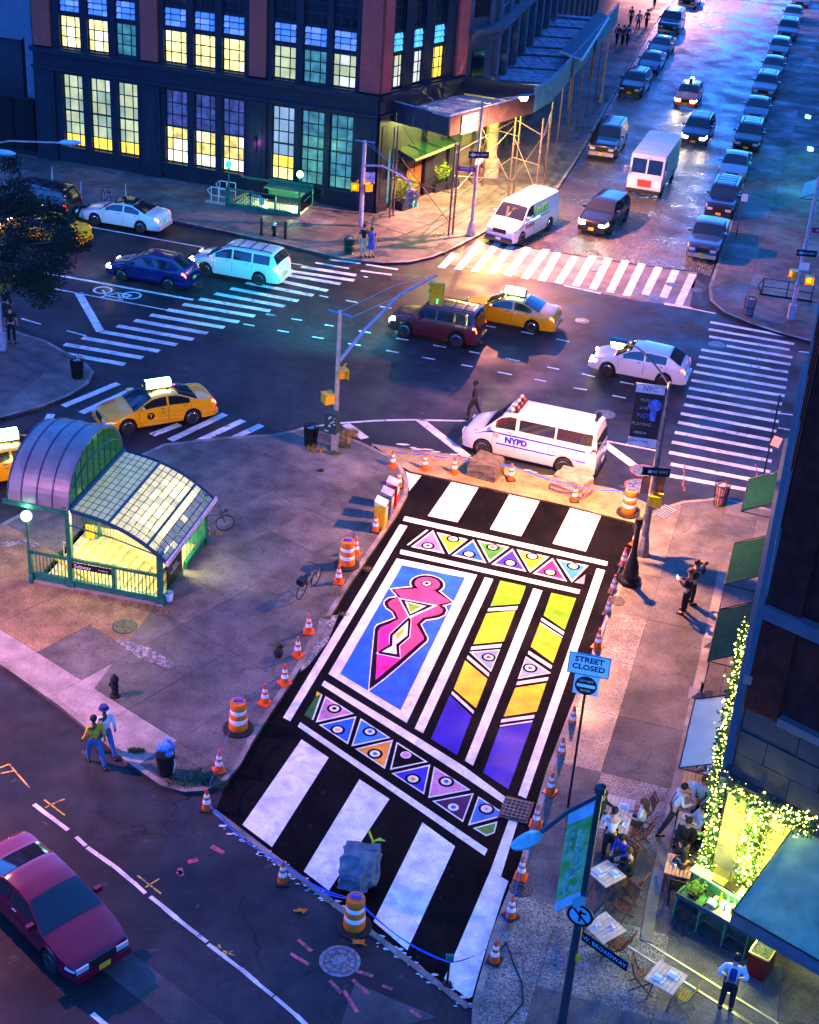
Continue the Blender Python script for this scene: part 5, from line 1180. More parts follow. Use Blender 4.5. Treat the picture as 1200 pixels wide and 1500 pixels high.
def pedbox(name, label, p, rz, z, hand=True):
    t = thing(name, label, 'pedestrian signal', (p[0], p[1], 0), rz); mb = MB(); mb.box((0, 0, z), (.42, .28, .42)); mb.box((0, .2, z+.2), (.46, .25, .03)); mb.box((-.2, .2, z), (.03, .2, .4)); mb.box((.2, .2, z), (.03, .2, .4)); mb.obj('housing', yellow_m, t)
    mb = MB(); mb.tube([(0, -.1, z+.15), (-.25, -.2, z+.32)], .03, 4); mb.obj('bracket', yellow_m, t)
    if hand:
        q = mat('signal_red', (.6, .05, 0), emit=(1, .12, .0), es=7); mb = MB(); mb.box((0, .145, z-.02), (.16, .01, .16))
        for k in range(4): mb.box((-.06+k*.04, .145, z+.11), (.028, .01, .12))
        mb.box((.11, .145, z), (.04, .01, .12), ry=.5); mb.obj('hand_symbol', q, t); lamp('signal_glow', 'POINT', 9, (1, .1, .02), (0, .4, z), .08, t)
    return t
pedbox('pedestrian_signal', 'yellow pedestrian signal box seen from behind on the banner lamp', (g_.x+.25, g_.y-.1), rad(70), 2.5, False)
# black cast iron post
g_ = G(922, 852, KZ); cp_ = thing('lamp_base', 'thick black cast iron post standing at the mural corner', 'post', g_)
mb = MB(); mb.lathe([(.42, 0), (.42, .15), (.30, .25), (.25, .7), (.16, 1.0), (.11, 1.3), (.09, 2.3), (.12, 2.4), (.15, 2.5), (.11, 2.62)], 12); mb.obj('shaft', black_m, cp_, True)
# signal pole with long mast arm
def sig_head(t, c, rz, lit=None, m=yellow_m):
    T = Matrix.Translation(c) @ Matrix.Rotation(rz, 4, 'Z'); mb = MB(); mb.box((0, 0, 0), (.26, .2, .98), M=T)
    for k in range(3):
        mb.lathe([(.13, 0), (.13, .2), (.12, .2)], 8, M=T @ Matrix.Translation((0, .13, .34-k*.34)) @ Matrix.Rotation(rad(-90), 4, 'X'), cap=False)
    o = mb.obj('signal_head', m, t)
    if lit is not None:
        cols = [((1, .08, .02), 'r'), ((1, .5, 0), 'y'), ((.0, 1, .55), 'g')]; cc, nn = cols[lit]
        mb = MB(); mb.lathe([(.11, 0), (.08, .03), (.01, .04)], 10, M=T @ Matrix.Translation((0, .15, .34-lit*.34)) @ Matrix.Rotation(rad(-90), 4, 'X')); mb.obj('lens', mat('signal_lens_'+nn, (.1, .1, .1), emit=cc, es=14), o)
    return o
g_ = G(490, 659, KZ); sp = thing('signal_pole', 'traffic signal pole at the plaza tip with a long mast arm over the avenue', 'traffic light', g_)
mb = MB(); mb.tube([(0, 0, 0), (0, 0, 6.1)], [.12, .085], 8); mb.box((0, 0, .45), (.28, .28, .9)); mb.obj('pole', steel, sp, False)
e_ = G(641, 403, 7.4)-g_; q0 = Vector((0, 0, 3.4)); e_ = Vector((e_.x, e_.y, e_.z))
best = None
for zz in np.arange(5.4, 7.4, .2):
    v = G(641, 403, zz)-g_; 
    if best is None or abs(Vector((v.x, v.y)).length-8.0) < best[0]: best = (abs(Vector((v.x, v.y)).length-8.0), Vector(v))
e_ = best[1]
mb = MB(); mb.tube([(0, 0, 3.9), (e_*.25)+Vector((0, 0, 3.35)), (e_*.6)+Vector((0, 0, 2.2)), e_], [.07, .065, .055, .045], 8); mb.obj('mast_arm', mat('arm_paint', (.45, .38, .5), .5, .3), sp, True)
mb = MB(); mb.tube([(0, 0, 6.05), e_*.55+Vector((0, 0, 3.0)), e_], .012, 4); mb.tube([(.4, -.2, 5.9), e_*.75+Vector((0, 0, 1.3))], .012, 4); mb.obj('stay_cable', steel, sp)
mb = MB(); mb.box((0, 0, 6.0), (1.1, .08, .06), rz=-.5); mb.obj('cross_bar', mat('bar_blue', (.1, .25, .4), .5), sp)
for k, (dx, rz_) in enumerate(((-.12, rad(20)), (.22, rad(70)))):
    sig_head(sp, tuple(e_+Vector((dx, -.05*k, -.85))), rz_, 2)
gd = (G(400, 425)-(g_+e_)).to_track_quat('-Z', 'Y').to_euler(); lamp('green_signal_glow', 'SPOT', 4800, (.0, .85, .9), e_+Vector((-.5, .1, -1.0)), .12, sp, rot=gd, spot=rad(62), blend=1.0)
pedbox('pedestrian_signal', 'yellow pedestrian signal box on the plaza tip signal pole', (g_.x-.3, g_.y-.05), rad(30), 2.45, False)
pedbox('pedestrian_signal', 'yellow signal box on the far side of the plaza tip pole', (g_.x+.15, g_.y+.2), rad(200), 3.5, False)
cb = thing('control_cabinet', 'dark stickered control cabinet strapped to the plaza tip signal pole', 'cabinet', (g_.x-.12, g_.y-.22, KZ), rad(-20))
mb = MB(); mb.box((0, 0, 1.35), (.52, .4, .85)); mb.box((0, 0, 1.8), (.56, .44, .06)); mb.obj('box', mat('cabinet_green', (.02, .05, .045), .5, 0, .2), cb)
mb = MB(); rr = random.Random(2)
for k in range(9): mb.box((rr.uniform(-.2, .2), -.205, rr.uniform(1.02, 1.68)), (rr.uniform(.05, .12), .01, rr.uniform(.04, .1)))
mb.obj('sticker', mat('sticker_white', (.5, .5, .5), .6, 0, .4, 20), cb)
# pole by the couple
g_ = G(528.5, 331, KZ); s2_ = thing('signal_pole', 'traffic signal pole behind the waiting couple with short curved arm', 'traffic light', g_)
mb = MB(); mb.tube([(0, 0, 0), (0, 0, 4.95)], [.13, .1], 8); mb.obj('pole', mat('pole_lilac', (.35, .33, .42), .6, .2, .3, 8), s2_, True)
e2 = G(602, 268, 3.3)-g_; mb = MB(); mb.tube([(0, 0, 3.55), Vector((e2.x*.4, e2.y*.4, 3.75)), Vector((e2.x*.8, e2.y*.8, 3.45)), Vector((e2.x, e2.y, 3.1)), Vector((e2.x, e2.y, 2.8))], .06, 6); mb.obj('arm', mat('arm_paint'), s2_, True)
mb = MB(); mb.tube([(0, 0, 4.9), (e2.x, e2.y, 3.3)], .012, 4); mb.tube([(.4, 0, 4.8), (e2.x*.8, e2.y*.8, 3.4)], .012, 4); mb.box((0, 0, 4.9), (1.1, .07, .06), rz=-.2); mb.obj('stay_cable', mat('bar_blue'), s2_)
ph = mat('signal_pinkgrey', (.42, .28, .24), .6)
sig_head(s2_, (e2.x-.1, e2.y, 2.3), rad(200), None, ph); sig_head(s2_, (e2.x+.15, e2.y+.1, 2.3), rad(250), 2, ph)
pedbox('pedestrian_signal', 'red hand pedestrian signal on the pole behind the couple', (g_.x-.45, g_.y-.1), rad(190), 2.45, True)
pedbox('pedestrian_signal', 'signal box turned to the cobbled street on the pole behind the couple', (g_.x+.35, g_.y), rad(120), 2.45, False)
plate('street_sign', 'small white regulation sign on the pole behind the couple', 'sign', (g_.x+.4, g_.y-.15), rad(5), .55, .55, mat('sign_lilac', (.5, .42, .6), .6), 'NO\nSTANDING', .09, black_m, 3.05)
# pole at the right by the stoops
g_ = G(1158, 467, KZ); s3_ = thing('signal_pole', 'leaning purple grey signal pole in front of the ramp railing', 'traffic light', g_)
mb = MB(); mb.tube([(0, 0, 0), (.0, 0, 7.5)], [.13, .09], 8); mb.box((0, 0, .4), (.34, .34, .8)); mb.obj('pole', mat('pole_lilac'), s3_, False)
pedbox('pedestrian_signal', 'red hand pedestrian signal by the stoops and ramp railing', (g_.x+.5, g_.y-.1), rad(175), 2.35, True); pedbox('pedestrian_signal', 'amber pedestrian signal on the inner side of the stoop corner pole', (g_.x-.1, g_.y+.25), rad(95), 2.45, True)
plate('one_way_sign', 'ONE WAY sign with left pointing arrow on the stoop corner pole', 'sign', (g_.x+.1, g_.y-.16), rad(-3), 1.0, .34, black_m, 'ONE WAY', .15, mat('sign_cyan'), 3.75, arrow='l')
plate('street_name_sign', 'maroon street name sign high on the stoop corner pole', 'sign', (g_.x+.6, g_.y-.1), rad(-3), .9, .28, mat('sign_maroon', (.25, .02, .06), .5), 'VARICK', .15, white_m, 4.95)
plate('street_sign', 'small white sign above the red hand on the stoop corner pole', 'sign', (g_.x+.12, g_.y-.16), rad(-3), .5, .4, white_m, '', .1, None, 3.05)
# left edge pole with hand signal
g_ = G(3, 512, KZ); s4_ = thing('signal_pole', 'signal pole on the corner island beside the dark clothed man', 'traffic light', g_)
mb = MB(); mb.tube([(0, 0, 0), (0, 0, 5)], .11, 8); mb.box((0, 0, .4), (.36, .36, .8)); mb.obj('pole', mat('pole_lilac'), s4_, True)
pedbox('pedestrian_signal', 'red hand pedestrian signal under the hanging branches', (g_.x+.12, g_.y-.25), rad(170), 3.35, True); pedbox('pedestrian_signal', 'yellow signal box half hidden by the hanging branches', (g_.x+.6, g_.y+.1), rad(90), 3.5, False)
# unlit lamp heads at the upper left, pole outside the frame
g_ = Vector((-22.5, 66.8, KZ)); s5_ = thing('street_lamp', 'unlit twin street lamp heads above the tree at the far corner', 'street lamp', g_)
for hx, hy in ((103, 213), (8, 228)):
    h_ = G(hx, hy, 7.6)-g_; d_ = math.atan2(h_.y, h_.x)
    mb = MB(); mb.tube([(0, 0, 7.2), (h_.x*.5, h_.y*.5, 7.7), (h_.x*.92, h_.y*.92, 7.6)], .04, 6); mb.obj('arm', steel, s5_, True)
    mb = MB(); mb.lathe([(.02, .12), (.15, .10), (.22, .02), (.16, -.08), (.02, -.12)], 10, M=Matrix.Translation((h_.x, h_.y, 7.6)) @ Matrix.Rotation(d_, 4, 'Z') @ Matrix.Diagonal((2.6, 1, 1, 1))); mb.obj('lamp_head', mat('pale_head', (.4, .6, .7), .3), s5_, True)
mb = MB(); mb.tube([(0, 0, 0), (0, 0, 7.3)], .1, 8); mb.obj('pole', steel, s5_, True)
# lower right pole with unlit cobra head, banner and street names
g_ = G(823, 1500, KZ); sC = thing('street_lamp', 'unlit blue grey street lamp with green banner over the diners', 'street lamp', g_)
blue_p = mat('blue_grey_pole', (.045, .055, .065), .4, .4, .15, 3)
hd = G(770, 1232, 7.6)-g_; bestz = None
for zz in np.arange(6.6, 9.0, .1):
    v = G(772, 1232, zz)-g_; L2 = Vector((v.x, v.y)).length
    if bestz is None or abs(L2-2.1) < bestz[0]: bestz = (abs(L2-2.1), Vector(v))
hd = bestz[1]; dC = math.atan2(hd.y, hd.x)
mb = MB(); mb.tube([(0, 0, 0), (0, 0, 7.25)], [.11, .08], 10); mb.lathe([(.13, 7.2), (.13, 7.35), (.03, 7.42)], 10); mb.obj('pole', blue_p, sC, True)
mb = MB(); mb.tube([(0, 0, 7.1), (hd.x*.45, hd.y*.45, (7.1+hd.z)/2+.12), (hd.x*.85, hd.y*.85, hd.z+.02)], .055, 8); mb.obj('arm', blue_p, sC, True)
mb = MB(); mb.lathe([(.02, .14), (.13, .12), (.19, .03), (.17, -.04), (.08, -.12), (.01, -.14)], 14, M=Matrix.Translation(hd) @ Matrix.Rotation(dC, 4, 'Z') @ Matrix.Diagonal((2.3, 1, 1, 1))); mb.sphere(tuple(hd+Vector((0, 0, .16))), .05, 8, 5); mb.obj('lamp_head', mat('cyan_head', (.16, .45, .45), .35, .1), sC, True)
bn = thing('street_banner', 'green and white banner hung on the unlit lamp above the diners', 'banner', (g_.x, g_.y, 0), rad(215))
mb = MB(); mb.box((.45, 0, 5.6), (.7, .03, 2.3)); mb.obj('fabric', mat('banner_green', (.10, .42, .05), .6, 0, .6, 3, col2=(.35, .6, .3)), bn)
mb = MB(); mb.box((.45, 0, 6.95), (.7, .032, .4)); mb.box((.45, 0, 4.35), (.7, .032, .3)); mb.obj('white_band', mat('banner_pale', (.35, .6, .7), .6), bn)
mb = MB()
for k, (x, z, w_, h) in enumerate(((.62, 6.2, .12, .8), (.42, 6.0, .12, 1.0), (.28, 5.5, .1, .7), (.5, 5.2, .3, .3), (.45, 4.75, .5, .2))): mb.box((x, 0, z), (w_, .036, h))
mb.obj('picture', mat('banner_shape', (.25, .45, .3), .6, 0, .5, 9), bn)
for zz in (7.12, 4.2): mb = MB(); mb.tube([(0, 0, zz), (.85, 0, zz)], .02, 5); mb.obj('bracket', steel, bn)
tsg = thing('round_sign', 'round black and white turn prohibition sign on the unlit lamp', 'sign', (g_.x, g_.y-.12, 0), rad(-20))
mb = MB(); mb.lathe([(.02, 0), (.31, .001), (.31, .02)], 20, M=Matrix.Translation((0, -.03, 3.85)) @ Matrix.Rotation(rad(90), 4, 'X')); mb.obj('disc', mat('sign_blue_white', (.2, .5, .6), .5), tsg)
mb = MB(); mb.lathe([(.25, 0), (.31, 0), (.31, .03), (.25, .03)], 20, M=Matrix.Translation((0, -.035, 3.85)) @ Matrix.Rotation(rad(90), 4, 'X'), cap=False); mb.box((0, -.06, 3.85), (.5, .01, .05), ry=.8); mb.box((0, -.062, 3.85), (.05, .01, .34)); mb.box((.06, -.062, 3.95), (.16, .01, .05)); mb.obj('symbol', black_m, tsg)
plate('street_name_sign', 'black street name sign reading W BROADWAY on the unlit lamp', 'sign', (g_.x+.62, g_.y-.42), rad(-42), 1.3, .27, black_m, 'W. BROADWAY', .17, mat('sign_cyan'), 3.05)
plate('street_name_sign', 'short black street name sign reading FRANKLIN crossing the other', 'sign', (g_.x+.42, g_.y+.42), rad(55), .95, .27, black_m, 'FRANKLIN', .17, mat('sign_cyan'), 3.3)
mb = MB(); mb.box((.1, -.1, 2.35), (.12, .1, .16)); mb.obj('junction_box', yellow_m, sC)
pc = thing('wifi_box', 'small pale cyan box on a bracket below the green banner', 'box', (g_.x-.12, g_.y-.1, 0)); mb = MB(); mb.box((0, 0, 4.25), (.28, .22, .22), rz=.5); mb.tube([(0, 0, 4.2), (.2, .1, 4.1)], .02, 4); mb.obj('case', mat('cyan_head'), pc)
# street closed sign
g_ = G(832, 1182, KZ); sc_ = thing('closed_sign', 'blue white STREET CLOSED and DO NOT ENTER signs on a thin pole', 'sign', g_, rad(-12))
zc = None
for zz in np.arange(3, 7, .05):
    d = np.array(list(Vector((g_.x, g_.y, zz))))-np.array([0, 0, CAMH]); py = 750-FPX*(d@_U)/(d@_F)
    if zc is None or abs(py-978) < zc[0]: zc = (abs(py-978), zz)
zc = zc[1]; cy = mat('sign_bright_cyan', (.22, .62, .9), .4, 0, .06)
mb = MB(); mb.tube([(0, 0, 0), (0, 0, zc+.35)], .035, 6); mb.obj('pole', black_m, sc_)
mb = MB(); mb.box((0, -.05, zc), (1.13, .02, .68)); mb.box((0, -.05, zc-.66), (.68, .02, .62)); mb.obj('panel', cy, sc_)
text('STREET\nCLOSED', .24, black_m, sc_, (0, -.065, zc+.03), (rad(90), 0, 0), 'sign_lettering', .003, bold=.006)
mb = MB()
for (cx, cz, w_, h) in ((0, zc+.325, 1.1, .018), (0, zc-.325, 1.1, .018), (-.55, zc, .018, .66), (.55, zc, .018, .66)): mb.box((cx, -.062, cz), (w_, .006, h))
mb.obj('border', black_m, sc_)
mb = MB(); mb.lathe([(.01, 0), (.30, 0), (.30, .01)], 22, M=Matrix.Translation((0, -.062, zc-.67)) @ Matrix.Rotation(rad(90), 4, 'X')); mb.obj('black_disc', black_m, sc_); mb = MB(); mb.box((0, -.078, zc-.67), (.5, .008, .1)); mb.obj('white_bar', cy, sc_)
text('DO NOT', .095, cy, sc_, (0, -.078, zc-.52), (rad(90), 0, 0), 'sign_lettering', .002); text('ENTER', .095, cy, sc_, (0, -.078, zc-.83), (rad(90), 0, 0), 'sign_lettering', .002)
# thin leaning flag poles and small sign posts
for k, (b0, h, lab) in enumerate((((1117, 705), 3.9, 'thin dark pole with a small square sign on the far crosswalk'), ((1078, 348), 2.6, 'thin post with blank white parking sign on the cobbled street pavement'))):
    g_ = G(*b0, KZ); t = thing('sign_post', lab, 'sign post', g_, rad(-10)); mb = MB(); mb.tube([(0, 0, 0), (0, 0, h)], .035, 6); mb.obj('pole', black_m if k == 0 else postm, t)
    mb = MB(); mb.box((.22 if k == 0 else .1, -.04, h*.48 if k == 0 else h-.15), (.36, .02, .45), ry=.25 if k == 0 else 0); mb.obj('sign_plate', mat('sign_pink', (.7, .45, .4), .6) if k == 0 else white_m, t)
for k, (px, py, h) in enumerate(((880, 150, 5.3),)):
    g_ = G(px, py, KZ); t = thing('street_lamp', 'weathered pole standing beside the parked dark cars up the street', 'pole', g_); mb = MB(); mb.tube([(0, 0, 0), (0, 0, h)], [.13, .09], 8); mb.lathe([(.2, 0), (.16, .6)], 8); mb.box((.1, 0, h), (.5, .12, .1)); mb.obj('pole', mat('old_pole', (.35, .28, .22), .7, .1, .3, 6), t, True)
# real street lamps standing just outside the frame, their light falls into the picture
def off_lamp(label, p, h, ad, al, e, col):
    t = thing('street_lamp', label, 'street lamp', (p[0], p[1], 0)); cobra(p, h, ad, al, .3, lamp_m, 'x', col=col, e=e, parent=t)
off_lamp('street lamp on the west side of the lower roadway', (-17.5, 32.0), 8.2, rad(50), 2.4, 3600, (1, .28, .26))
off_lamp('street lamp far up the cobbled street beyond the parked rows', (27.5, 163.5), 8.2, rad(165), 3.2, 22000, (1, .38, .28))
off_lamp('street lamp beside the avenue beyond the island', (-31, 70), 8.2, rad(40), 2.4, 1500, (.45, .35, 1))

# ================================================================== VEHICLES
# local frame: x from front (0) to rear (L), origin moved to the middle; heading = where the nose points
KINDS = dict(
 sedan=dict(L=4.8, W=1.84, B=.98, r=.33, wx=(.93, 3.72), top=[(0, .60), (.10, .70), (.9, .90), (1.2, .96), (2.0, 1.40), (2.5, 1.46), (3.1, 1.44), (4.0, 1.10), (4.6, 1.06), (4.75, .98), (4.8, .80)], ws=(1.22, 2.02), rw=(3.18, 3.98), side=[(1.5, 2.62), (2.72, 3.62)], tum=.42),
 hatch=dict(L=4.45, W=1.8, B=1.02, r=.33, wx=(.86, 3.5), top=[(0, .62), (.10, .76), (.8, .96), (1.1, 1.04), (1.8, 1.46), (2.3, 1.54), (3.5, 1.50), (4.15, 1.15), (4.38, 1.05), (4.45, .8)], ws=(1.12, 1.84), rw=(3.6, 4.16), side=[(1.4, 2.45), (2.55, 3.5)], tum=.38),
 suv=dict(L=4.75, W=1.93, B=1.12, r=.37, wx=(.93, 3.72), top=[(0, .72), (.08, .90), (.9, 1.08), (1.15, 1.14), (1.8, 1.62), (2.2, 1.70), (4.1, 1.67), (4.55, 1.2), (4.68, 1.08), (4.75, .75)], ws=(1.2, 1.84), rw=(4.16, 4.56), side=[(1.5, 2.45), (2.55, 3.45), (3.52, 4.1)], tum=.34, rack=1),
 bigsuv=dict(L=5.3, W=2.03, B=1.2, r=.40, wx=(1.0, 4.15), top=[(0, .82), (.06, 1.05), (1.1, 1.17), (1.35, 1.22), (1.95, 1.78), (2.3, 1.86), (5.0, 1.84), (5.2, 1.3), (5.27, 1.1), (5.3, .7)], ws=(1.4, 1.98), rw=(5.03, 5.2), side=[(1.68, 2.75), (2.85, 3.85), (3.95, 4.95)], tum=.26, rack=1),
 boxy=dict(L=4.4, W=1.8, B=1.12, r=.37, wx=(.8, 3.45), top=[(0, .85), (.05, 1.02), (1.1, 1.12), (1.25, 1.14), (1.65, 1.72), (1.95, 1.78), (4.2, 1.76), (4.34, 1.2), (4.38, 1.0), (4.4, .7)], ws=(1.27, 1.66), rw=(4.22, 4.34), side=[(1.48, 2.3), (2.4, 3.2), (3.3, 4.1)], tum=.2, rack=1),
 van=dict(L=5.7, W=2.02, B=1.38, r=.37, wx=(.96, 4.42), top=[(0, .80), (.08, 1.0), (.75, 1.22), (.95, 1.32), (1.62, 1.98), (1.95, 2.10), (5.5, 2.12), (5.62, 1.95), (5.68, 1.4), (5.7, .8)], ws=(.98, 1.66), rw=(5.62, 5.68), side=[(1.42, 2.25)], tum=.16),
 minivan=dict(L=5.0, W=1.97, B=1.1, r=.35, wx=(.95, 3.95), top=[(0, .66), (.10, .80), (.7, .98), (.95, 1.06), (1.85, 1.62), (2.3, 1.74), (4.6, 1.70), (4.88, 1.25), (4.96, 1.0), (5.0, .7)], ws=(1.0, 1.86), rw=(4.64, 4.88), side=[(1.5, 2.4), (2.5, 3.5), (3.6, 4.5)], tum=.3, rack=1),
 pickup=dict(L=5.2, W=1.9, B=1.14, r=.37, wx=(.85, 3.9), top=[(0, .90), (.04, 1.04), (1.2, 1.12), (1.35, 1.14), (1.8, 1.68), (2.1, 1.74), (2.85, 1.74), (3.1, 1.18), (5.1, 1.14), (5.17, 1.1), (5.2, .7)], ws=(1.36, 1.82), rw=(2.88, 3.1), side=[(1.65, 2.75)], tum=.2),
)
BODYC = {}
class Prof:
    def __init__(s, k):
        K = KINDS[k]; s.K = K; s.L = K['L']; X = np.arange(0, s.L+.001, .01); tx = [a for a, _ in K['top']]; tz = [c for _, c in K['top']]
        Z = np.interp(X, tx, tz); ker = np.exp(-.5*(np.arange(-12, 13)/5.0)**2); ker /= ker.sum()
        pad = np.pad(Z, 12, mode='edge'); s.X = X; s.Z = np.convolve(pad, ker, 'valid')
    def zt(s, x): return float(np.interp(x, s.X, s.Z))
    def low(s, x):
        z = .24
        for wx in s.K['wx']:
            ra = s.K['r']+.07; d = abs(x-wx)
            if d < ra: z = max(z, s.K['r']+math.sqrt(ra*ra-d*d))
        return z
    def sec(s, x):
        K = s.K; L = s.L; W = K['W']/2; zt = s.zt(x); zb = min(K['B'], zt-.05); lo = s.low(x)
        e = 0
        if x < .7: e = .17*((.7-x)/.7)**2.2
        if x > L-.6: e = max(e, .13*((x-L+.6)/.6)**2.2)
        w_ = W*(1-e); zm = max(.58*K['B'], lo+.06); z1 = max(lo+.10, .36) if lo < .3 else lo+.02
        wt = w_*.95-K['tum']*max(0, zt-zb-.05)
        mid2 = max(zb-.10, zm+.02)
        return [(w_*.94, lo), (w_*.985, z1), (w_, max(zm, z1+.01)), (w_*.985, mid2), (w_*.95, zb), (wt, max(zt-.035, zb+.005)), (wt-.13, zt), (wt*.45, zt+.022), (0, zt+.03)]
    def pt(s, x, t):
        q = s.sec(x); i = min(int(t), len(q)-2); f = t-i; return Vector((x, q[i][0]+(q[i+1][0]-q[i][0])*f, q[i][1]+(q[i+1][1]-q[i][1])*f))
    def nrm(s, x, t):
        e = .02; a = s.pt(min(x+e, s.L), t)-s.pt(max(0, x-e), t); c = s.pt(x, min(8, t+e))-s.pt(x, max(0, t-e)); n = a.cross(c)
        if n.length < 1e-9: return Vector((0, 0, 1))
        n.normalize(); m = s.pt(x, t)-Vector((s.L/2, 0, .6)); return n if n.dot(m) > 0 else -n
    def patch(s, x0, x1, t0, t1, off=.012, side=1, nx=6, nt_=3, both=False, thick=True, skew=None):
        mb = MB(); sides = (1, -1) if both else (side,)
        for sd_ in sides:
            vs = []
            for i in range(nx+1):
                for j in range(nt_+1):
                    tt = t0+(t1-t0)*j/nt_; xx = x0+(x1-x0)*i/nx
                    if skew: xx += skew*(tt-t0)
                    p = s.pt(xx, tt)+s.nrm(xx, tt)*off; vs.append((p.x-s.L/2, p.y*sd_, p.z))
            fs = [(i*(nt_+1)+j, (i+1)*(nt_+1)+j, (i+1)*(nt_+1)+j+1, i*(nt_+1)+j+1) for i in range(nx) for j in range(nt_)]
            if sd_ > 0: fs = [f[::-1] for f in fs]
            mb.add(vs, fs)
        return mb
def cached(key, fn):
    if key not in BODYC: BODYC[key] = fn()
    return BODYC[key]
def wheel_meshes(r):
    def ty():
        mb = MB(); mb.lathe([(r*.66, -.11), (r*.93, -.115), (r, -.07), (r, .07), (r*.93, .115), (r*.66, .11)], 18, M=Matrix.Rotation(rad(90), 4, 'X')); return mb.mesh('wheel', rubber, True, 30)
    def ri():
        mb = MB(); Mx = Matrix.Rotation(rad(90), 4, 'X'); mb.lathe([(r*.68, .105), (r*.62, .115), (r*.60, .07)], 18, M=Mx, cap=False); mb.lathe([(.01, .09), (.07, .10), (.08, .07)], 8, M=Mx)
        for k in range(7):
            a = 2*PI*k/7; mb.box((r*.33*math.cos(a), -.095, r*.33*math.sin(a)), (r*.6, .02, .055), ry=-a)
        return mb.mesh('rim', chrome)
    def wl(): mb = MB(); mb.lathe([(r*.62, .0), (r*.62, .07)], 16, M=Matrix.Rotation(rad(90), 4, 'X')); return mb.mesh('brake_disc', mat('wheel_dark', (.03, .03, .03), .6))
    return cached(('ty', r), ty), cached(('ri', r), ri), cached(('wl', r), wl)
def paintm(name, col, rough=.28, metal=.0): return mat('paint_'+name, col, rough, metal, 0, coat=.8)
amber = mat('amber_lamp', (.7, .25, .02), .3); tail_m = mat('tail_lamp', (.45, .01, .01), .25, emit=(1, .03, .01), es=.6); tail_on = mat('tail_lamp_lit', (.5, .01, .01), .25, emit=(1, .05, .02), es=9)
head_off = mat('head_lamp', (.6, .62, .65), .12, .3); head_on = mat('head_lamp_lit', (.8, .8, .8), .2, emit=(1, .85, .55), es=20); head_cy = mat('head_lamp_cool', (.8, .8, .8), .2, emit=(.4, 1, .95), es=20)
plate_y = mat('plate_yellow', (.75, .42, .02), .5); plate_w = mat('plate_white', (.6, .6, .6), .5)
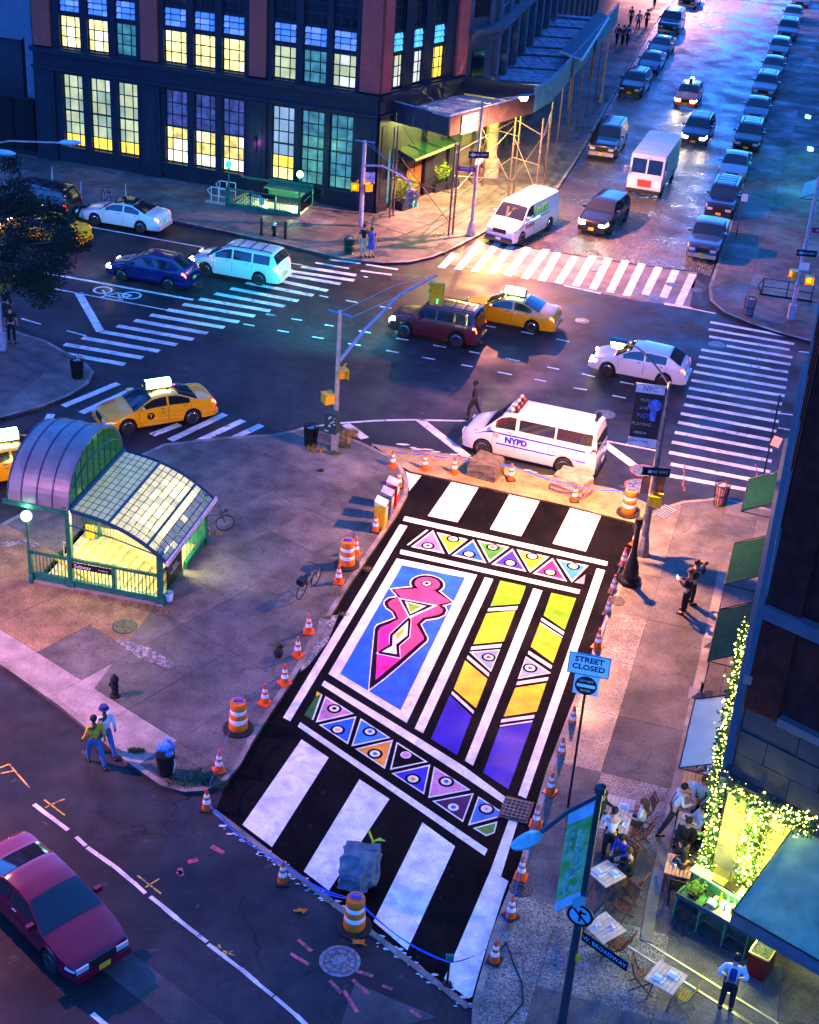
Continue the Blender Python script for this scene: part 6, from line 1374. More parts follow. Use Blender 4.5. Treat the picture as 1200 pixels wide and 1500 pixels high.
def vehicle(kind, pos, head, paint, label, cat, lights=0, tail=0, plate=plate_y, rack=None, front_extra=None, group=None, roof=None, rims=True, windows=True, z=0, lite=False, name=None):
    """pos = world xy of the middle, head = direction of the nose in degrees"""
    P = cached(('prof', kind), lambda: Prof(kind)); K = P.K; L = P.L
    t = thing(name or {'van': 'van', 'pickup': 'pickup_truck'}.get(kind, 'car'), label, cat, (pos[0], pos[1], z), rad(head+180), group)
    def body():
        mb = MB(); xs = sorted(set([0, .02, .06]+[round(v, 3) for v in np.arange(.12, L-.1, .11)]+[L-.06, L-.02, L]+[x for w_ in K['wx'] for x in (w_-K['r']-.071, w_-K['r']-.069, w_+K['r']+.069, w_+K['r']+.071)]))
        secs = [P.sec(x) for x in xs]; n = len(secs[0]); vs = []
        for x, q in zip(xs, secs): vs += [(x-L/2, y, z_) for y, z_ in q]+[(x-L/2, -y, z_) for y, z_ in q[-2::-1]]
        N_ = 2*n-1; fs = [(i*N_+j, i*N_+j+1, (i+1)*N_+j+1, (i+1)*N_+j) for i in range(len(xs)-1) for j in range(N_-1)]
        fs.append(tuple(range(N_-1, -1, -1))); fs.append(tuple((len(xs)-1)*N_+k for k in range(N_))); mb.add(vs, fs)
        me = mb.mesh('body', paint, True, 32); bm = bmesh.new(); bm.from_mesh(me); bmesh.ops.recalc_face_normals(bm, faces=bm.faces); bm.to_mesh(me); bm.free(); return me
    bd = inst('body', cached(('body', kind), body), t, (0, 0, 0), paint)
    def pm(nm, m, key, f):
        return inst(nm, cached((kind, key), lambda: f().mesh(nm, m, True)), t, (0, 0, 0), m)
    def under():
        mb = MB(); mb.box((0, 0, .42), (L-.5, K['W']-.46, .42)); return mb
    pm('chassis', dark_plastic, 'under', under)
    pm('windshield', glass_dark, 'ws', lambda: P.patch(K['ws'][0], K['ws'][1], 5.35, 8, both=True))
    if kind not in ('van',) or windows: pm('rear_window', glass_dark, 'rw', lambda: P.patch(K['rw'][0], K['rw'][1], 5.4 if kind != 'van' else 4.9, 8, both=True))
    for sd_ in (1, -1):
        for i, (a, c) in enumerate(K['side']):
            pm('side_window', glass_dark, ('sw', i, sd_), lambda a=a, c=c, sd_=sd_: P.patch(a, c, 4.12, 4.9, side=sd_, off=.01, nt_=2))
        if kind == 'van' and windows:
            for j, (a, c) in enumerate(((2.4, 3.9), (3.98, 5.45))): pm('side_window', glass_dark, ('vw', j, sd_), lambda a=a, c=c, sd_=sd_: P.patch(a, c, 4.15, 4.85, side=sd_, off=.01, nt_=2))
        hm = head_off if not lights else (head_cy if lights == 2 or (lights == 3 and sd_ > 0) else head_on)
        inst('headlight', cached((kind, 'hl', sd_), lambda: P.patch(.03, .30, 2.5, 3.7, side=sd_, off=.012, nt_=2, nx=3).mesh('headlight', head_off)), t, (0, 0, 0), hm)
        inst('headlight_lens', cached((kind, 'hf', sd_), lambda: (lambda q: (q.box((-L/2-.012, sd_*K['W']*.31, K['B']*.62), (.04, .34, .15)), q)[1])(MB()).mesh('headlight_lens', head_off)), t, (0, 0, 0), hm)
        inst('tail_light', cached((kind, 'tl', sd_), lambda: P.patch(L-.22, L-.02, 3.0, 4.0, side=sd_, off=.012, nt_=2, nx=3).mesh('tail_light', tail_m)), t, (0, 0, 0), tail_on if tail else tail_m)
        def mir():
            mb = MB(); x = K['ws'][0]+.35-L/2; mb.box((x, sd_*(K['W']/2+.06), K['B']+.09), (.12, .2, .15)); return mb
        inst('mirror', cached((kind, 'mir', sd_), lambda: mir().mesh('mirror', paint)), t, (0, 0, 0), paint)
        if not lite:
            def hd_():
                mb = MB()
                for a, c in K['side'][:2]: p = P.pt(c-.2, 3.6); mb.box((p.x-L/2, sd_*(p.y+.012), p.z), (.17, .03, .03))
                return mb
            pm('door_handle', chrome, ('dh', sd_), hd_)
            def seams():
                mb = MB()
                for xx in [K['side'][0][0]-.08]+[c+.05 for a, c in K['side'][:2]]:
                    pts_ = [P.pt(xx, tt)+P.nrm(xx, tt)*.001 for tt in (1.3, 2, 3, 4)]; mb.tube([(p.x-L/2, p.y*sd_, p.z) for p in pts_], .007, 4)
                return mb
            pm('door_seam', dark_plastic, ('seam', sd_), seams)
    def bump(a, sgn):
        mb = MB(); mb.box((a, 0, .40), (.12, K['W']*.84, .22)); return mb
    bm_ = dark_plastic if kind in ('van', 'boxy', 'pickup', 'bigsuv') else paint
    inst('front_bumper', cached((kind, 'fb'), lambda: bump(-L/2-.03, -1).mesh('front_bumper', bm_)), t, (0, 0, 0), chrome if kind in ('pickup', 'bigsuv') else bm_)
    inst('rear_bumper', cached((kind, 'rb'), lambda: bump(L/2+.03, 1).mesh('rear_bumper', bm_)), t, (0, 0, 0), bm_)
    def gri():
        mb = MB(); h = .2
        for k in range(4): mb.box((-L/2-.03, 0, K['B']*.62-.08+k*.055), (.03, K['W']*.40, .022))
        mb.box((-L/2-.012, 0, K['B']*.62), (.02, K['W']*.42, .25)); return mb
    pm('grille', dark_plastic, 'gr', gri)
    def pl(s_):
        mb = MB(); mb.box((s_*(L/2+.1), 0, .45 if s_ < 0 else .62), (.02, .32, .16)); return mb
    inst('licence_plate', cached((kind, 'pf'), lambda: pl(-1).mesh('licence_plate', plate)), t, (0, 0, 0), plate); inst('licence_plate', cached((kind, 'pr'), lambda: pl(1).mesh('licence_plate', plate)), t, (0, 0, 0), plate)
    a_, b_, c_ = wheel_meshes(K['r'])
    for wx in K['wx']:
        for sd_ in (1, -1):
            w_ = link('wheel', a_, t, (wx-L/2, sd_*(K['W']/2-.13), K['r'])); w_.rotation_euler[2] = 0 if sd_ < 0 else PI
            link('brake_disc', c_, w_); link('rim', b_, w_)
    if (K.get('rack') and rack is not False) or rack:
        def rk_():
            mb = MB(); x0 = K['ws'][1]+.15; x1 = K['rw'][0]-.1
            for sd_ in (1, -1):
                mb.tube([(x-L/2, sd_*(P.sec(x)[6][0]-.02), P.zt(x)+(.07 if x0 < x < x1 else .02)) for x in (x0, x0+.1, (x0+x1)/2, x1-.1, x1)], .022, 5)
            for f in (.25, .5, .75): x = x0+(x1-x0)*f; mb.box((x-L/2, 0, P.zt(x)+.075), (.05, (P.sec(x)[6][0]-.02)*2, .025))
            return mb
        pm('roof_rack', black_m, 'rack', rk_)
    if lights:
        for sd_ in (1, -1):
            c = (1, .8, .5) if (lights == 1 or (lights == 3 and sd_ < 0)) else (.4, 1, .95)
            lamp('headlight_beam', 'SPOT', 26, c, (-L/2-.12, sd_*K['W']*.33, K['B']*.6), .05, t, rot=(rad(74), 0, rad(90)), spot=rad(75), blend=.8)
    return t
def at_mid(front, head, L):   # front = photo spot of the front bumper's ground line
    g_ = G(*front); d = dirv(head); return (g_.x-d.x*L/2, g_.y-d.y*L/2)
def wheels_mid(kind, fw, rw, side_right, head=None):
    """middle of the car from the ground contacts of the front and rear wheel on the visible side"""
    K = KINDS[kind]; A = G(*fw).xy; B = G(*rw).xy; d = (A-B).normalized()
    if head is not None: d = Vector(dirv(head).xy)
    m = (A+B)/2; n = Vector((d.y, -d.x)) if side_right else Vector((-d.y, d.x)); m = m-n*(K['W']/2-.05)
    c = (K['wx'][0]+K['wx'][1])/2-K['L']/2; m = m+d*c
    return (m.x, m.y), math.degrees(math.atan2(d.y, d.x))
cab = paintm('taxi_yellow', (.95, .34, .002)); wht = paintm('white', (.55, .55, .57)); blk_p = paintm('black', (.008, .008, .010), .2); navyp = paintm('navy', (.012, .018, .05)); silv = paintm('silver', (.13, .15, .18), .3, .5)
bluep = paintm('steel_blue', (.04, .08, .13), .3, .3); redp = paintm('maroon', (.19, .002, .02), .18); cobalt = paintm('cobalt', (.004, .006, .08)); palebl = paintm('pale_blue', (.15, .26, .32), .3, .3); maroon2 = paintm('dark_maroon', (.10, .012, .015)); orangep = paintm('orange_red', (.95, .09, .01)); grayp = paintm('graphite', (.05, .06, .07), .25, .3)
def roof_sign(t, x, w_=1.15, col=(.35, .85, 1), es=4.5, rz=0, h=.34):
    mb = MB(); mb.box((x, 0, 1.52+h/2), (w_, .30, h)); mb.obj('roof_sign', black_m, t)
    mb = MB(); mb.box((x, .155, 1.52+h/2), (w_-.08, .02, h-.07)); mb.box((x, -.155, 1.52+h/2), (w_-.08, .02, h-.07)); mb.box((x, 0, 1.525+h), (w_-.1, .2, .01)); mb.obj('sign_screen', litmat('taxi_screen', col, es, .25, 2.5, (.5, .5, .5)), t)
    mb = MB()
    for q in (-.35, .35): mb.box((x+q, 0, 1.49), (.06, .5, .1))
    mb.obj('sign_bracket', black_m, t)
    lamp('sign_glow', 'POINT', 7, (.4, .8, 1), (x, .35, 2.0), .2, t)
def tlogo(t, W):
    for sd_ in (1, -1):
        mb = MB(); mb.lathe([(.005, 0), (.16, 0), (.16, .006)], 16, M=Matrix.Translation((.05-.55, sd_*(W/2-.0), .70)) @ Matrix.Rotation(rad(90)*(1 if sd_ < 0 else -1), 4, 'X')); mb.obj('round_logo', black_m, t)
        text('T', .22, cab, t, (.05-.55, sd_*(W/2+.012), .70), (rad(90), 0, 0 if sd_ < 0 else rad(180)), 'logo_letter', .002, bold=.01)
        text('NYC  TAXI' if False else 'taxi', .09, black_m, t, (-.05+.1, sd_*(W/2+.006), .80), (rad(90), 0, 0 if sd_ < 0 else rad(180)), 'door_lettering', .002)
c_, h_ = wheels_mid('sedan', (191.7, 636), (279, 621.7), False)
tA = vehicle('sedan', c_, h_, cab, 'yellow taxi with bright roof screen crossing beside the subway kiosk', 'taxi', tail=1); roof_sign(tA, .12); tlogo(tA, 1.84)
mb = MB(); P = cached(('prof', 'sedan'), None); q = P.patch(.35, .85, 5.4, 6.6, side=1, off=.006, nx=3); q.obj('bonnet_notice', mat('notice_orange', (.8, .12, .02), .5), tA)
dT = dirv(h_); tB = vehicle('sedan', (G(-12, 700).x+.3, G(-12, 700).y+.2), h_, cab, 'yellow taxi cut off at the picture edge behind the kiosk hood', 'taxi'); roof_sign(tB, .1, 1.4, h=.42); tlogo(tB, 1.84)
c_, h_ = wheels_mid('sedan', (139, 330), (206.7, 341.7), False)
wsd = vehicle('sedan', c_, h_, wht, 'white sedan with dark roof glass parked below the loft building', 'car', tail=1, plate=plate_w, z=0)
BODYC[('prof', 'sedan')].patch(2.0, 3.15, 5.6, 8, both=True, off=.012).obj('roof_panel', glass_dark, wsd, True)
g_ = G(62, 318); vehicle('bigsuv', (g_.x-.6, g_.y+.4), 165, blk_p, 'black van like car parked under the hanging tree branches', 'car', plate=plate_w)
g_ = G(66, 352); tD = vehicle('sedan', (g_.x, g_.y), 165, cab, 'yellow taxi half hidden behind the tree leaves', 'taxi', lights=1, tail=1)
g_ = G(222, 416); vehicle('hatch', (g_.x, g_.y+.5), 164, cobalt, 'deep blue hatchback driving on the avenue toward the tree', 'car', lights=1, tail=1)
g_ = G(350, 408); vehicle('minivan', (g_.x, g_.y+.5), 164, wht, 'white minivan following the blue hatchback over the crosswalk', 'car', lights=3, tail=1)
g_ = G(742, 482); tC = vehicle('sedan', (g_.x+.2, g_.y+.9), 163, cab, 'yellow taxi passing behind the maroon off roader', 'taxi', tail=1); roof_sign(tC, .12, 1.1, (.5, .9, 1))
c_, h_ = wheels_mid('boxy', (588, 494), (674, 509), False); vehicle('boxy', c_, 163, maroon2, 'dark maroon boxy off roader below the yellow signal head', 'car', lights=2, tail=1)
c_, h_ = wheels_mid('sedan', (888, 553), (974, 566), False); vehicle('hatch', c_, 163, wht, 'white car driving under the lit avenue lamp', 'car', tail=1, lights=1)
g_ = G(72, 1362); tR = vehicle('sedan', (g_.x-.1, g_.y+.3), -43, redp, 'dark red sedan driving along the lower roadway', 'car', tail=0, lights=0); tR.scale = (1.0, 1.0, 1.0)
# police van
c_, h_ = wheels_mid('van', (706, 668), (824, 695), False); nv = vehicle('van', c_, h_, wht, 'white police van with blue stripes parked behind the boulders', 'police van', plate=plate_w, name='police_van')
police = mat('police_blue', (.01, .04, .50), .4); P = BODYC[('prof', 'van')]; LV = 5.7
for sd_ in (1, -1):
    for a, c, t0, t1 in ((.3, 5.5, 2.82, 2.97), (1.5, 5.3, 1.86, 2.0)): P.patch(a, c, t0, t1, side=sd_, off=.006, nx=16, nt_=1).obj('blue_stripe', police, nv)
    text('NYPD', .36, police, nv, (2.35-LV/2, sd_*(1.018), 1.0), (rad(90), 0, 0 if sd_ < 0 else rad(180)), 'door_lettering', .004, bold=.018)
    text('911', .13, black_m, nv, (4.0-LV/2, sd_*1.02, .95), (rad(90), 0, 0 if sd_ < 0 else rad(180)), 'door_lettering', .003); text('POLICE', .12, black_m, nv, (.75-LV/2, sd_*.97, 1.13), (rad(90), 0, 0 if sd_ < 0 else rad(180)), 'door_lettering', .003)
    mb = MB(); mb.lathe([(.01, 0), (.13, 0), (.13, .006)], 8, M=Matrix.Translation((1.5-LV/2, sd_*1.0, 1.12)) @ Matrix.Rotation(rad(90)*(-1 if sd_ > 0 else 1), 4, 'X')); mb.obj('door_badge', mat('badge', (.35, .3, .25), .5), nv)
mb = MB(); mb.box((2.05-LV/2, 0, 2.17), (.36, 1.4, .05)); mb.obj('light_bar', dark_plastic, nv)
for k in range(7):
    mb = MB(); mb.lathe([(.10, 0), (.10, .1), (.06, .16)], 8, (2.05-LV/2+(.1 if k % 2 else -.08), -.66+k*.22, 2.19)); mb.obj('beacon', [mat('beacon_white', (.35, .32, .3), .4), mat('beacon_red', (.12, .01, .01), .4)][k % 2], nv)
mb = MB(); mb.box((5.3-LV/2, .3, 2.22), (.12, .5, .12)); mb.box((5.3-LV/2, .45, 2.3), (.2, .1, .2)); mb.obj('rear_spotlight', black_m, nv)
# rental van
c_, h_ = wheels_mid('van', (760, 357.5), (812.5, 335.2), False, 252); g_v = vehicle('van', c_, 240, wht, 'white rental van with green price lettering at the corner', 'van', windows=False, plate=plate_w)
gl_ = mat('price_green', (.08, .42, .02), .5)
for sd_ in (1, -1):
    r_ = (rad(90), 0, 0 if sd_ < 0 else rad(180)); text('$19.95', .62, gl_, g_v, (3.1-LV/2, sd_*.985, 1.55), (rad(90+(-4 if sd_ < 0 else -4)), 0, r_[2]), 'price_lettering', .004, bold=.02)
    text('U-HAUL', .28, mat('logo_red', (.5, .03, .05), .5), g_v, (1.75-LV/2, sd_*1.02, .95), r_, 'door_lettering', .004, bold=.012); text('moving equipment', .13, black_m, g_v, (3.6-LV/2, sd_*1.0, 1.2), r_, 'door_lettering', .004)
# dark crossover with lights on
c_, h_ = wheels_mid('suv', (892, 344), (916.7, 325), False); vehicle('suv', c_, 247, blk_p, 'black crossover with headlights on leaving the cobbled street', 'car', lights=3, rack=False)
# step van
g0 = at_mid((940, 291), 253, 6.4); mt = thing('step_van', 'pale boxy delivery truck driving down the cobbled street', 'delivery truck', (g0[0], g0[1], 0), rad(253+180))
pk_ = mat('truck_pink_white', (.6, .56, .56), .45, 0, .04); TL, TW = 6.3, 2.15
mb = MB(); side = [(-TL/2, .55), (-TL/2, 1.25), (-TL/2+.25, 1.42), (-TL/2+.5, 2.55), (-TL/2+.6, 2.62), (TL/2, 2.68), (TL/2, .5)]
n = len(side); mb.add([(x, TW/2, z) for x, z in side]+[(x, -TW/2, z) for x, z in side], [tuple(range(n)), tuple(range(2*n-1, n-1, -1))]+[(i, n+i, n+(i+1) % n, (i+1) % n) for i in range(n)]); me = mb.mesh('body', pk_); bm = bmesh.new(); bm.from_mesh(me); bmesh.ops.recalc_face_normals(bm, faces=bm.faces); bm.to_mesh(me); bm.free(); link('body', me, mt)
for sd_ in (1, -1):
    mb = MB(); mb.add([(-TL/2+.262, sd_*.06, 1.52), (-TL/2+.262, sd_*.95, 1.52), (-TL/2+.47, sd_*.95, 2.38), (-TL/2+.47, sd_*.06, 2.38)], [(0, 1, 2, 3), (3, 2, 1, 0)]); 
    for v in range(len(mb.v)): mb.v[v] = (mb.v[v][0]-.02, mb.v[v][1], mb.v[v][2])
    mb.obj('windshield', glass_dark, mt)
    mb = MB(); mb.lathe([(.13, 0), (.12, .04), (.02, .05)], 12, M=Matrix.Translation((-TL/2-.0, sd_*.78, .98)) @ Matrix.Rotation(rad(-90), 4, 'Y')); mb.obj('headlight', mat('head_dim', (.9, .8, .6), .3, emit=(1, .8, .5), es=5), mt)
    mb = MB(); mb.box((-TL/2-.1, sd_*1.25, 1.75), (.1, .24, .4)); mb.tube([(-TL/2+.2, sd_*1.05, 1.9), (-TL/2-.1, sd_*1.25, 1.9)], .02, 4); mb.obj('mirror', chrome, mt)
    mb = MB(); mb.box((-TL/2+1.1, sd_*(TW/2+.005), 1.6), (.95, .02, 1.7)); mb.obj('side_door', mat('truck_door', (.55, .55, .56), .5), mt); mb = MB(); mb.box((-TL/2+1.1, sd_*(TW/2+.02), 1.95), (.55, .02, .6)); mb.obj('side_window', glass_dark, mt)
    mb = MB(); mb.box((.6, sd_*(TW/2+.006), .82), (4.6, .012, .05)); mb.obj('trim_strip', mat('trim_teal', (.05, .3, .35), .5), mt)
    for wx in (-TL/2+1.0, TL/2-1.4):
        a_, b_, c2_ = wheel_meshes(.40); w_ = link('wheel', a_, mt, (wx, sd_*(TW/2-.1), .40)); w_.rotation_euler[2] = 0 if sd_ < 0 else PI; link('rim', b_, w_)
mb = MB(); mb.box((-TL/2-.03, 0, .98), (.04, .85, .42)); mb.obj('grille', mat('grille_red', (.55, .06, .03), .5), mt); mb = MB(); mb.box((-TL/2-.12, 0, .5), (.18, 2.1, .2)); mb.obj('front_bumper', dark_plastic, mt); mb = MB(); mb.box((0, 0, .5), (TL-.6, 1.6, .25)); mb.obj('chassis', dark_plastic, mt)
mb = MB()
for k in range(5): mb.box((.25+(k-2)*1.15, 0, 2.66+.006*(k-2)), (.03, 2.1, .02))
mb.obj('roof_rib', mat('truck_door'), mt)
text('DELIVERY', .1, red_m, mt, (-TL/2+.40, 0, 2.47), (rad(78), 0, rad(-90)), 'small_lettering', .003)
# moving cars behind the truck
p_ = at_mid((1014, 216), 254, 4.7); vehicle('suv', p_, 254, navyp, 'dark blue car with headlights on close behind the delivery truck', 'car', lights=1)
p_ = at_mid((1002, 160), 255, 4.5); tE = vehicle('hatch', p_, 255, orangep, 'orange red cab with headlights on farther up the cobbled street', 'taxi', lights=1); roof_sign(tE, .3, .7, (.9, 1, 1), 5)
# parked rows
lg = 'cars parked along the dark pavement side of the cobbled street'
for i, (f, kind, pt_, lab) in enumerate([((878, 234), 'bigsuv', blk_p, 'large black off roader with ribbed roof rack, first in the parked row by the shed'), ((921, 144), 'suv', blk_p, 'black off roader with sunroof parked behind the gap in the shed side row'),
        ((946, 110), 'sedan', navyp, 'dark sedan with brownish roof, third in the shed side row'), ((961, 86), 'sedan', blk_p, 'black sedan parked fourth in the shed side row'), ((976, 52), 'bigsuv', blk_p, 'black off roader with rack near the walking group'), ((1004, 14), 'pickup', grayp, 'grey pickup parked farthest up the shed side row')]):
    vehicle(kind, at_mid(f, 254, KINDS[kind]['L']), 254+random.uniform(-1.6, 1.6), pt_, lab, 'car', lite=i > 1, group=lg)
rg = 'cars parked along the stoop side of the cobbled street'
rows = [((1026, 384), 'pickup', bluep, 'old blue grey pickup with square headlights nearest the crosswalk'), None, ((1062, 268), 'sedan', palebl, 'pale blue sedan parked third on the stoop side'), ((1081, 224), 'suv', blk_p, 'black crossover with chrome grille parked fourth on the stoop side'),
        ((1092, 180), 'sedan', bluep, 'blue grey sedan parked fifth on the stoop side'), ((1106, 146), 'suv', silv, 'silver crossover with pale roof parked sixth on the stoop side'), ((1113, 115), 'sedan', navyp, 'dark sedan parked seventh on the stoop side'), ((1126, 87), 'hatch', silv, 'silver hatchback parked eighth on the stoop side'),
        ((1135, 60), 'suv', bluep, 'blue grey crossover parked ninth on the stoop side'), ((1145, 36), 'sedan', silv, 'silver sedan parked tenth on the stoop side'), ((1155, 12), 'sedan', grayp, 'dark grey sedan parked farthest up the stoop side')]
xk = Vector(G(1026, 384).xy); dd = Vector(dirv(FR).xy); s_ = 0
for i, r in enumerate(rows):
    if r is None: r = ((1042, 322), 'boxy', navyp, 'dark boxy off roader with large roof rack behind the old pickup')
    f, kind, pt_, lab = r; g0 = Vector(G(*f).xy); s0 = max((g0-xk).dot(dd), s_); s_ = s0+KINDS[kind]['L']+.35
    p_ = xk+dd*(s0+KINDS[kind]['L']/2)+Vector((dd.y, -dd.x))*(.1+KINDS[kind]['W']/2-.95)
    vehicle(kind, (p_.x+random.uniform(-.12, .12), p_.y), 255.4+random.uniform(-1.5, 1.5), pt_, lab, 'car', lite=i > 3, group=rg, rack=True if kind == 'boxy' else None)

# ================================================================== PEOPLE
def skinned(verts, edges, rads, roots, sub=1):
    me = bpy.data.meshes.new('s'); me.from_pydata(verts, edges, []); o = bpy.data.objects.new('s', me)
    md = o.modifiers.new('k', 'SKIN'); md.use_smooth_shade = True
    if not me.skin_vertices: 
        bm = bmesh.new(); bm.from_mesh(me); bm.verts.layers.skin.verify(); bm.to_mesh(me); bm.free()
    d = me.skin_vertices[0].data
    for i, r in enumerate(rads): d[i].radius = r if isinstance(r, tuple) else (r, r); d[i].use_root = i in roots
    s = o.modifiers.new('s', 'SUBSURF'); s.levels = sub; s.render_levels = sub
    r = bake(o); bpy.data.objects.remove(o); bpy.data.meshes.remove(me); return r
skin_m = mat('skin_light', (.50, .27, .18), .5, 0, .08, 10, local=True); skin_d = mat('skin_dark', (.10, .045, .025), .5, 0, .08, 10, local=True)
def cloth(n, c): return mat('cloth_'+n, c, .85, 0, .12, 9, .3, 60, local=True)
c_white = cloth('white', (.62, .64, .68)); c_black = cloth('black', (.012, .012, .016)); c_navy = cloth('navy', (.02, .035, .16)); c_blue = cloth('blue', (.03, .05, .42)); c_jean = cloth('jean', (.05, .13, .30)); c_khaki = cloth('khaki', (.45, .38, .26)); c_yel = cloth('ochre', (.6, .38, .02)); c_grey = cloth('grey', (.18, .2, .24)); c_lblue = cloth('light_blue', (.30, .42, .60)); c_dress = cloth('dress', (.06, .09, .35)); c_dark = cloth('charcoal', (.03, .03, .035))
hair_k = mat('hair_black', (.012, .01, .01), .6, 0, .2, 20, local=True); hair_b = mat('hair_brown', (.09, .045, .02), .6, 0, .2, 20, local=True)
def person(label, pos, heading, pose='stand', top=c_white, bottom=c_black, hair=hair_k, skin=skin_m, arms='down', long_hair=False, h=1.75, dress=False, sleeves=True, group=None, apron=None, lean=0.0, z=KZ, seat=.46, hat=None, straps=False, phone=False, vest=None):
    t = thing('person', label, 'person', (pos[0], pos[1], z), rad(heading), group); S = h/1.75
    sit = pose == 'sit'; pz = seat+.10 if sit else .95
    def up(x, y, zz):   # torso point measured from the pelvis, leaning forward
        return (x+math.sin(lean)*zz, y, pz+math.cos(lean)*zz)
    J = {}
    J['pel'] = (0, 0, pz); J['sp'] = up(0, 0, .2); J['ch'] = up(-.01, 0, .40); J['nk'] = up(0, 0, .54); J['hb'] = up(.02, 0, .62); J['hc'] = up(.03, 0, .71); J['ht'] = up(.025, 0, .79)
    if sit: L_ = {s: ((0, .09*s, pz), (.42, .13*s, pz), (.44+.06*s, .13*s, .10), (.58+.06*s, .14*s, .04)) for s in (1, -1)}
    elif pose == 'lounge': pass
    elif pose == 'walk': L_ = {s: ((0, .09*s, pz-.04), (.20*s+.04, .10*s, .52), (.30*s-.06, .10*s, .10), (.30*s+.10, .11*s, .04)) for s in (1, -1)}
    else: L_ = {s: ((0, .09*s, pz-.04), (.02, .11*s, .50), (-.01, .12*s, .09), (.15, .14*s, .04)) for s in (1, -1)}
    A_r = {}
    for s in (1, -1):
        sh = up(0, .18*s, .46)
        if arms == 'down': el = up(-.03+(.08*s if pose == 'walk' else 0), .25*s, .18); wr = up(.08+(.16*s if pose == 'walk' else 0), .27*s, -.06)
        elif arms == 'table': el = up(.10, .25*s, .22); wr = (up(.36, .13*s, .18))
        elif arms == 'raise': el = up(.20, .22*s, .40); wr = up(.24, .08*s, .66)
        elif arms == 'serve': el = up(.08, .26*s, .22); wr = up(.36, .18*s, .22)
        elif arms == 'hips': el = up(-.08, .34*s, .24); wr = up(.05, .16*s, .06)
        elif arms == 'phone': el = up(.06, .24*s, .2); wr = up(.30, .08*s, .30)
        A_r[s] = (sh, el, wr)
    V = [J['pel'], J['sp'], J['ch'], J['nk'], J['hb'], J['hc'], J['ht']]; E = [(0, 1), (1, 2), (2, 3), (3, 4), (4, 5), (5, 6)]; Rr = [(.11, .085), (.10, .075), (.115, .075), (.05, .05), (.062, .07), (.082, .098), (.06, .075)]
    roots = {0}
    for s in (1, -1):
        i = len(V); V += list(L_[s]); E += [(0, i), (i, i+1), (i+1, i+2), (i+2, i+3)]; Rr += [.085, .058, .042, .036]
        i = len(V); V += list(A_r[s]); E += [(2, i), (i, i+1), (i+1, i+2)]; Rr += [.045, .036, .032]
        sh, el, wr = [Vector(q) for q in A_r[s]]; d = (wr-el).normalized(); side = d.cross(Vector((0, 0, 1))); side = side.normalized() if side.length > .2 else Vector((0, 1, 0)); nn = side.cross(d)
        pa = wr+d*.085; V.append(tuple(pa)); E.append((i+2, len(V)-1)); Rr.append((.036, .020))
        for k in range(5):   # four unequal bent fingers and the thumb from the side of the palm
            if k < 4: b0 = pa-d*.01+side*(-.027+.018*k); ln = (.062, .072, .068, .052)[k]; m1 = b0+d*ln*.55-nn*.006; m2 = b0+d*ln-nn*.022
            else: b0 = wr+d*.035-side*.03; m1 = b0+d*.03-side*.025; m2 = m1+d*.03-nn*.008
            j = len(V); V += [tuple(b0), tuple(m1), tuple(m2)]; E += [(j, j+1), (j+1, j+2)]; Rr += [.0095, .009, .0075]; roots.add(j)
    sc3 = lambda L: [(x*S, y*S, zz*S if not sit else zz) for x, y, zz in L]
    me = skinned(sc3(V), E, Rr, roots); me.materials.append(skin)
    body = link('body', me, t)
    # shirt
    V2 = [J['pel'], J['sp'], J['ch'], up(0, 0, .49)]; E2 = [(0, 1), (1, 2), (2, 3)]; R2r = [(.155, .125), (.15, .118), (.17, .122), (.075, .07)]
    for s in (1, -1):
        sh, el, wr = A_r[s]; i = len(V2)
        ee = wr if sleeves is True else tuple(Vector(sh).lerp(Vector(el), .75)); V2 += [sh, el, ee] if sleeves is True else [sh, ee]; E2 += [(2, i), (i, i+1)]+([(i+1, i+2)] if sleeves is True else []); R2r += [.075, .056, .045] if sleeves is True else [.075, .062]
    me = skinned(sc3(V2), E2, R2r, {0}); me.materials.append(top); link('shirt', me, t)
    if vest:
        me = skinned(sc3([J['pel'], J['sp'], J['ch'], up(0, 0, .46)]), [(0, 1), (1, 2), (2, 3)], [(.165, .135), (.16, .128), (.178, .132), (.12, .09)], {0}); me.materials.append(vest); link('vest', me, t)
    if dress and not sit:
        mb = MB(); mb.lathe([(.15, pz*S+.12), (.19, pz*S-.05), (.24, .62*S), (.25, .52*S)], 12, M=Matrix.Diagonal((.8, 1, 1, 1))); mb.obj('skirt', top, t, True)
    else:
        V3 = [up(0, 0, .08), J['pel']]; E3 = [(0, 1)]; R3 = [(.145, .12), (.16, .13)]
        for s in (1, -1):
            i = len(V3); q = L_[s]; V3 += [q[0], q[1], q[2]]; E3 += [(1, i), (i, i+1), (i+1, i+2)]; R3 += [.108, .082, .064]
        if dress: V3 = V3[:2]+[L_[1][0], L_[1][1], L_[-1][0], L_[-1][1]]; E3 = [(0, 1), (1, 2), (2, 3), (1, 4), (4, 5)]; R3 = [(.145, .12), (.16, .13), .115, .10, .115, .10]
        me = skinned(sc3(V3), E3, R3, {1}); me.materials.append(top if dress else bottom); link('skirt' if dress else 'trousers', me, t)
    for s in (1, -1):
        a_, k_ = Vector(L_[s][2]), Vector(L_[s][3]); mb = MB(); mb.tube([((a_.x-.05)*S, a_.y*S, .04), (a_.x*S+.02, a_.y*S, .055), (k_.x*S, k_.y*S, .035), (k_.x*S+.06, k_.y*S, .025)], [.04, .052, .045, .025], 7); mb.obj('shoe', black_m, t, True)
    hc = Vector(J['hc']); hc = Vector((hc.x*S, hc.y*S, hc.z*S if not sit else hc.z)); mb = MB()
    mb.sphere((hc.x-.022, 0, hc.z+.022), .112, 12, 8, .98, .9, 1.02)
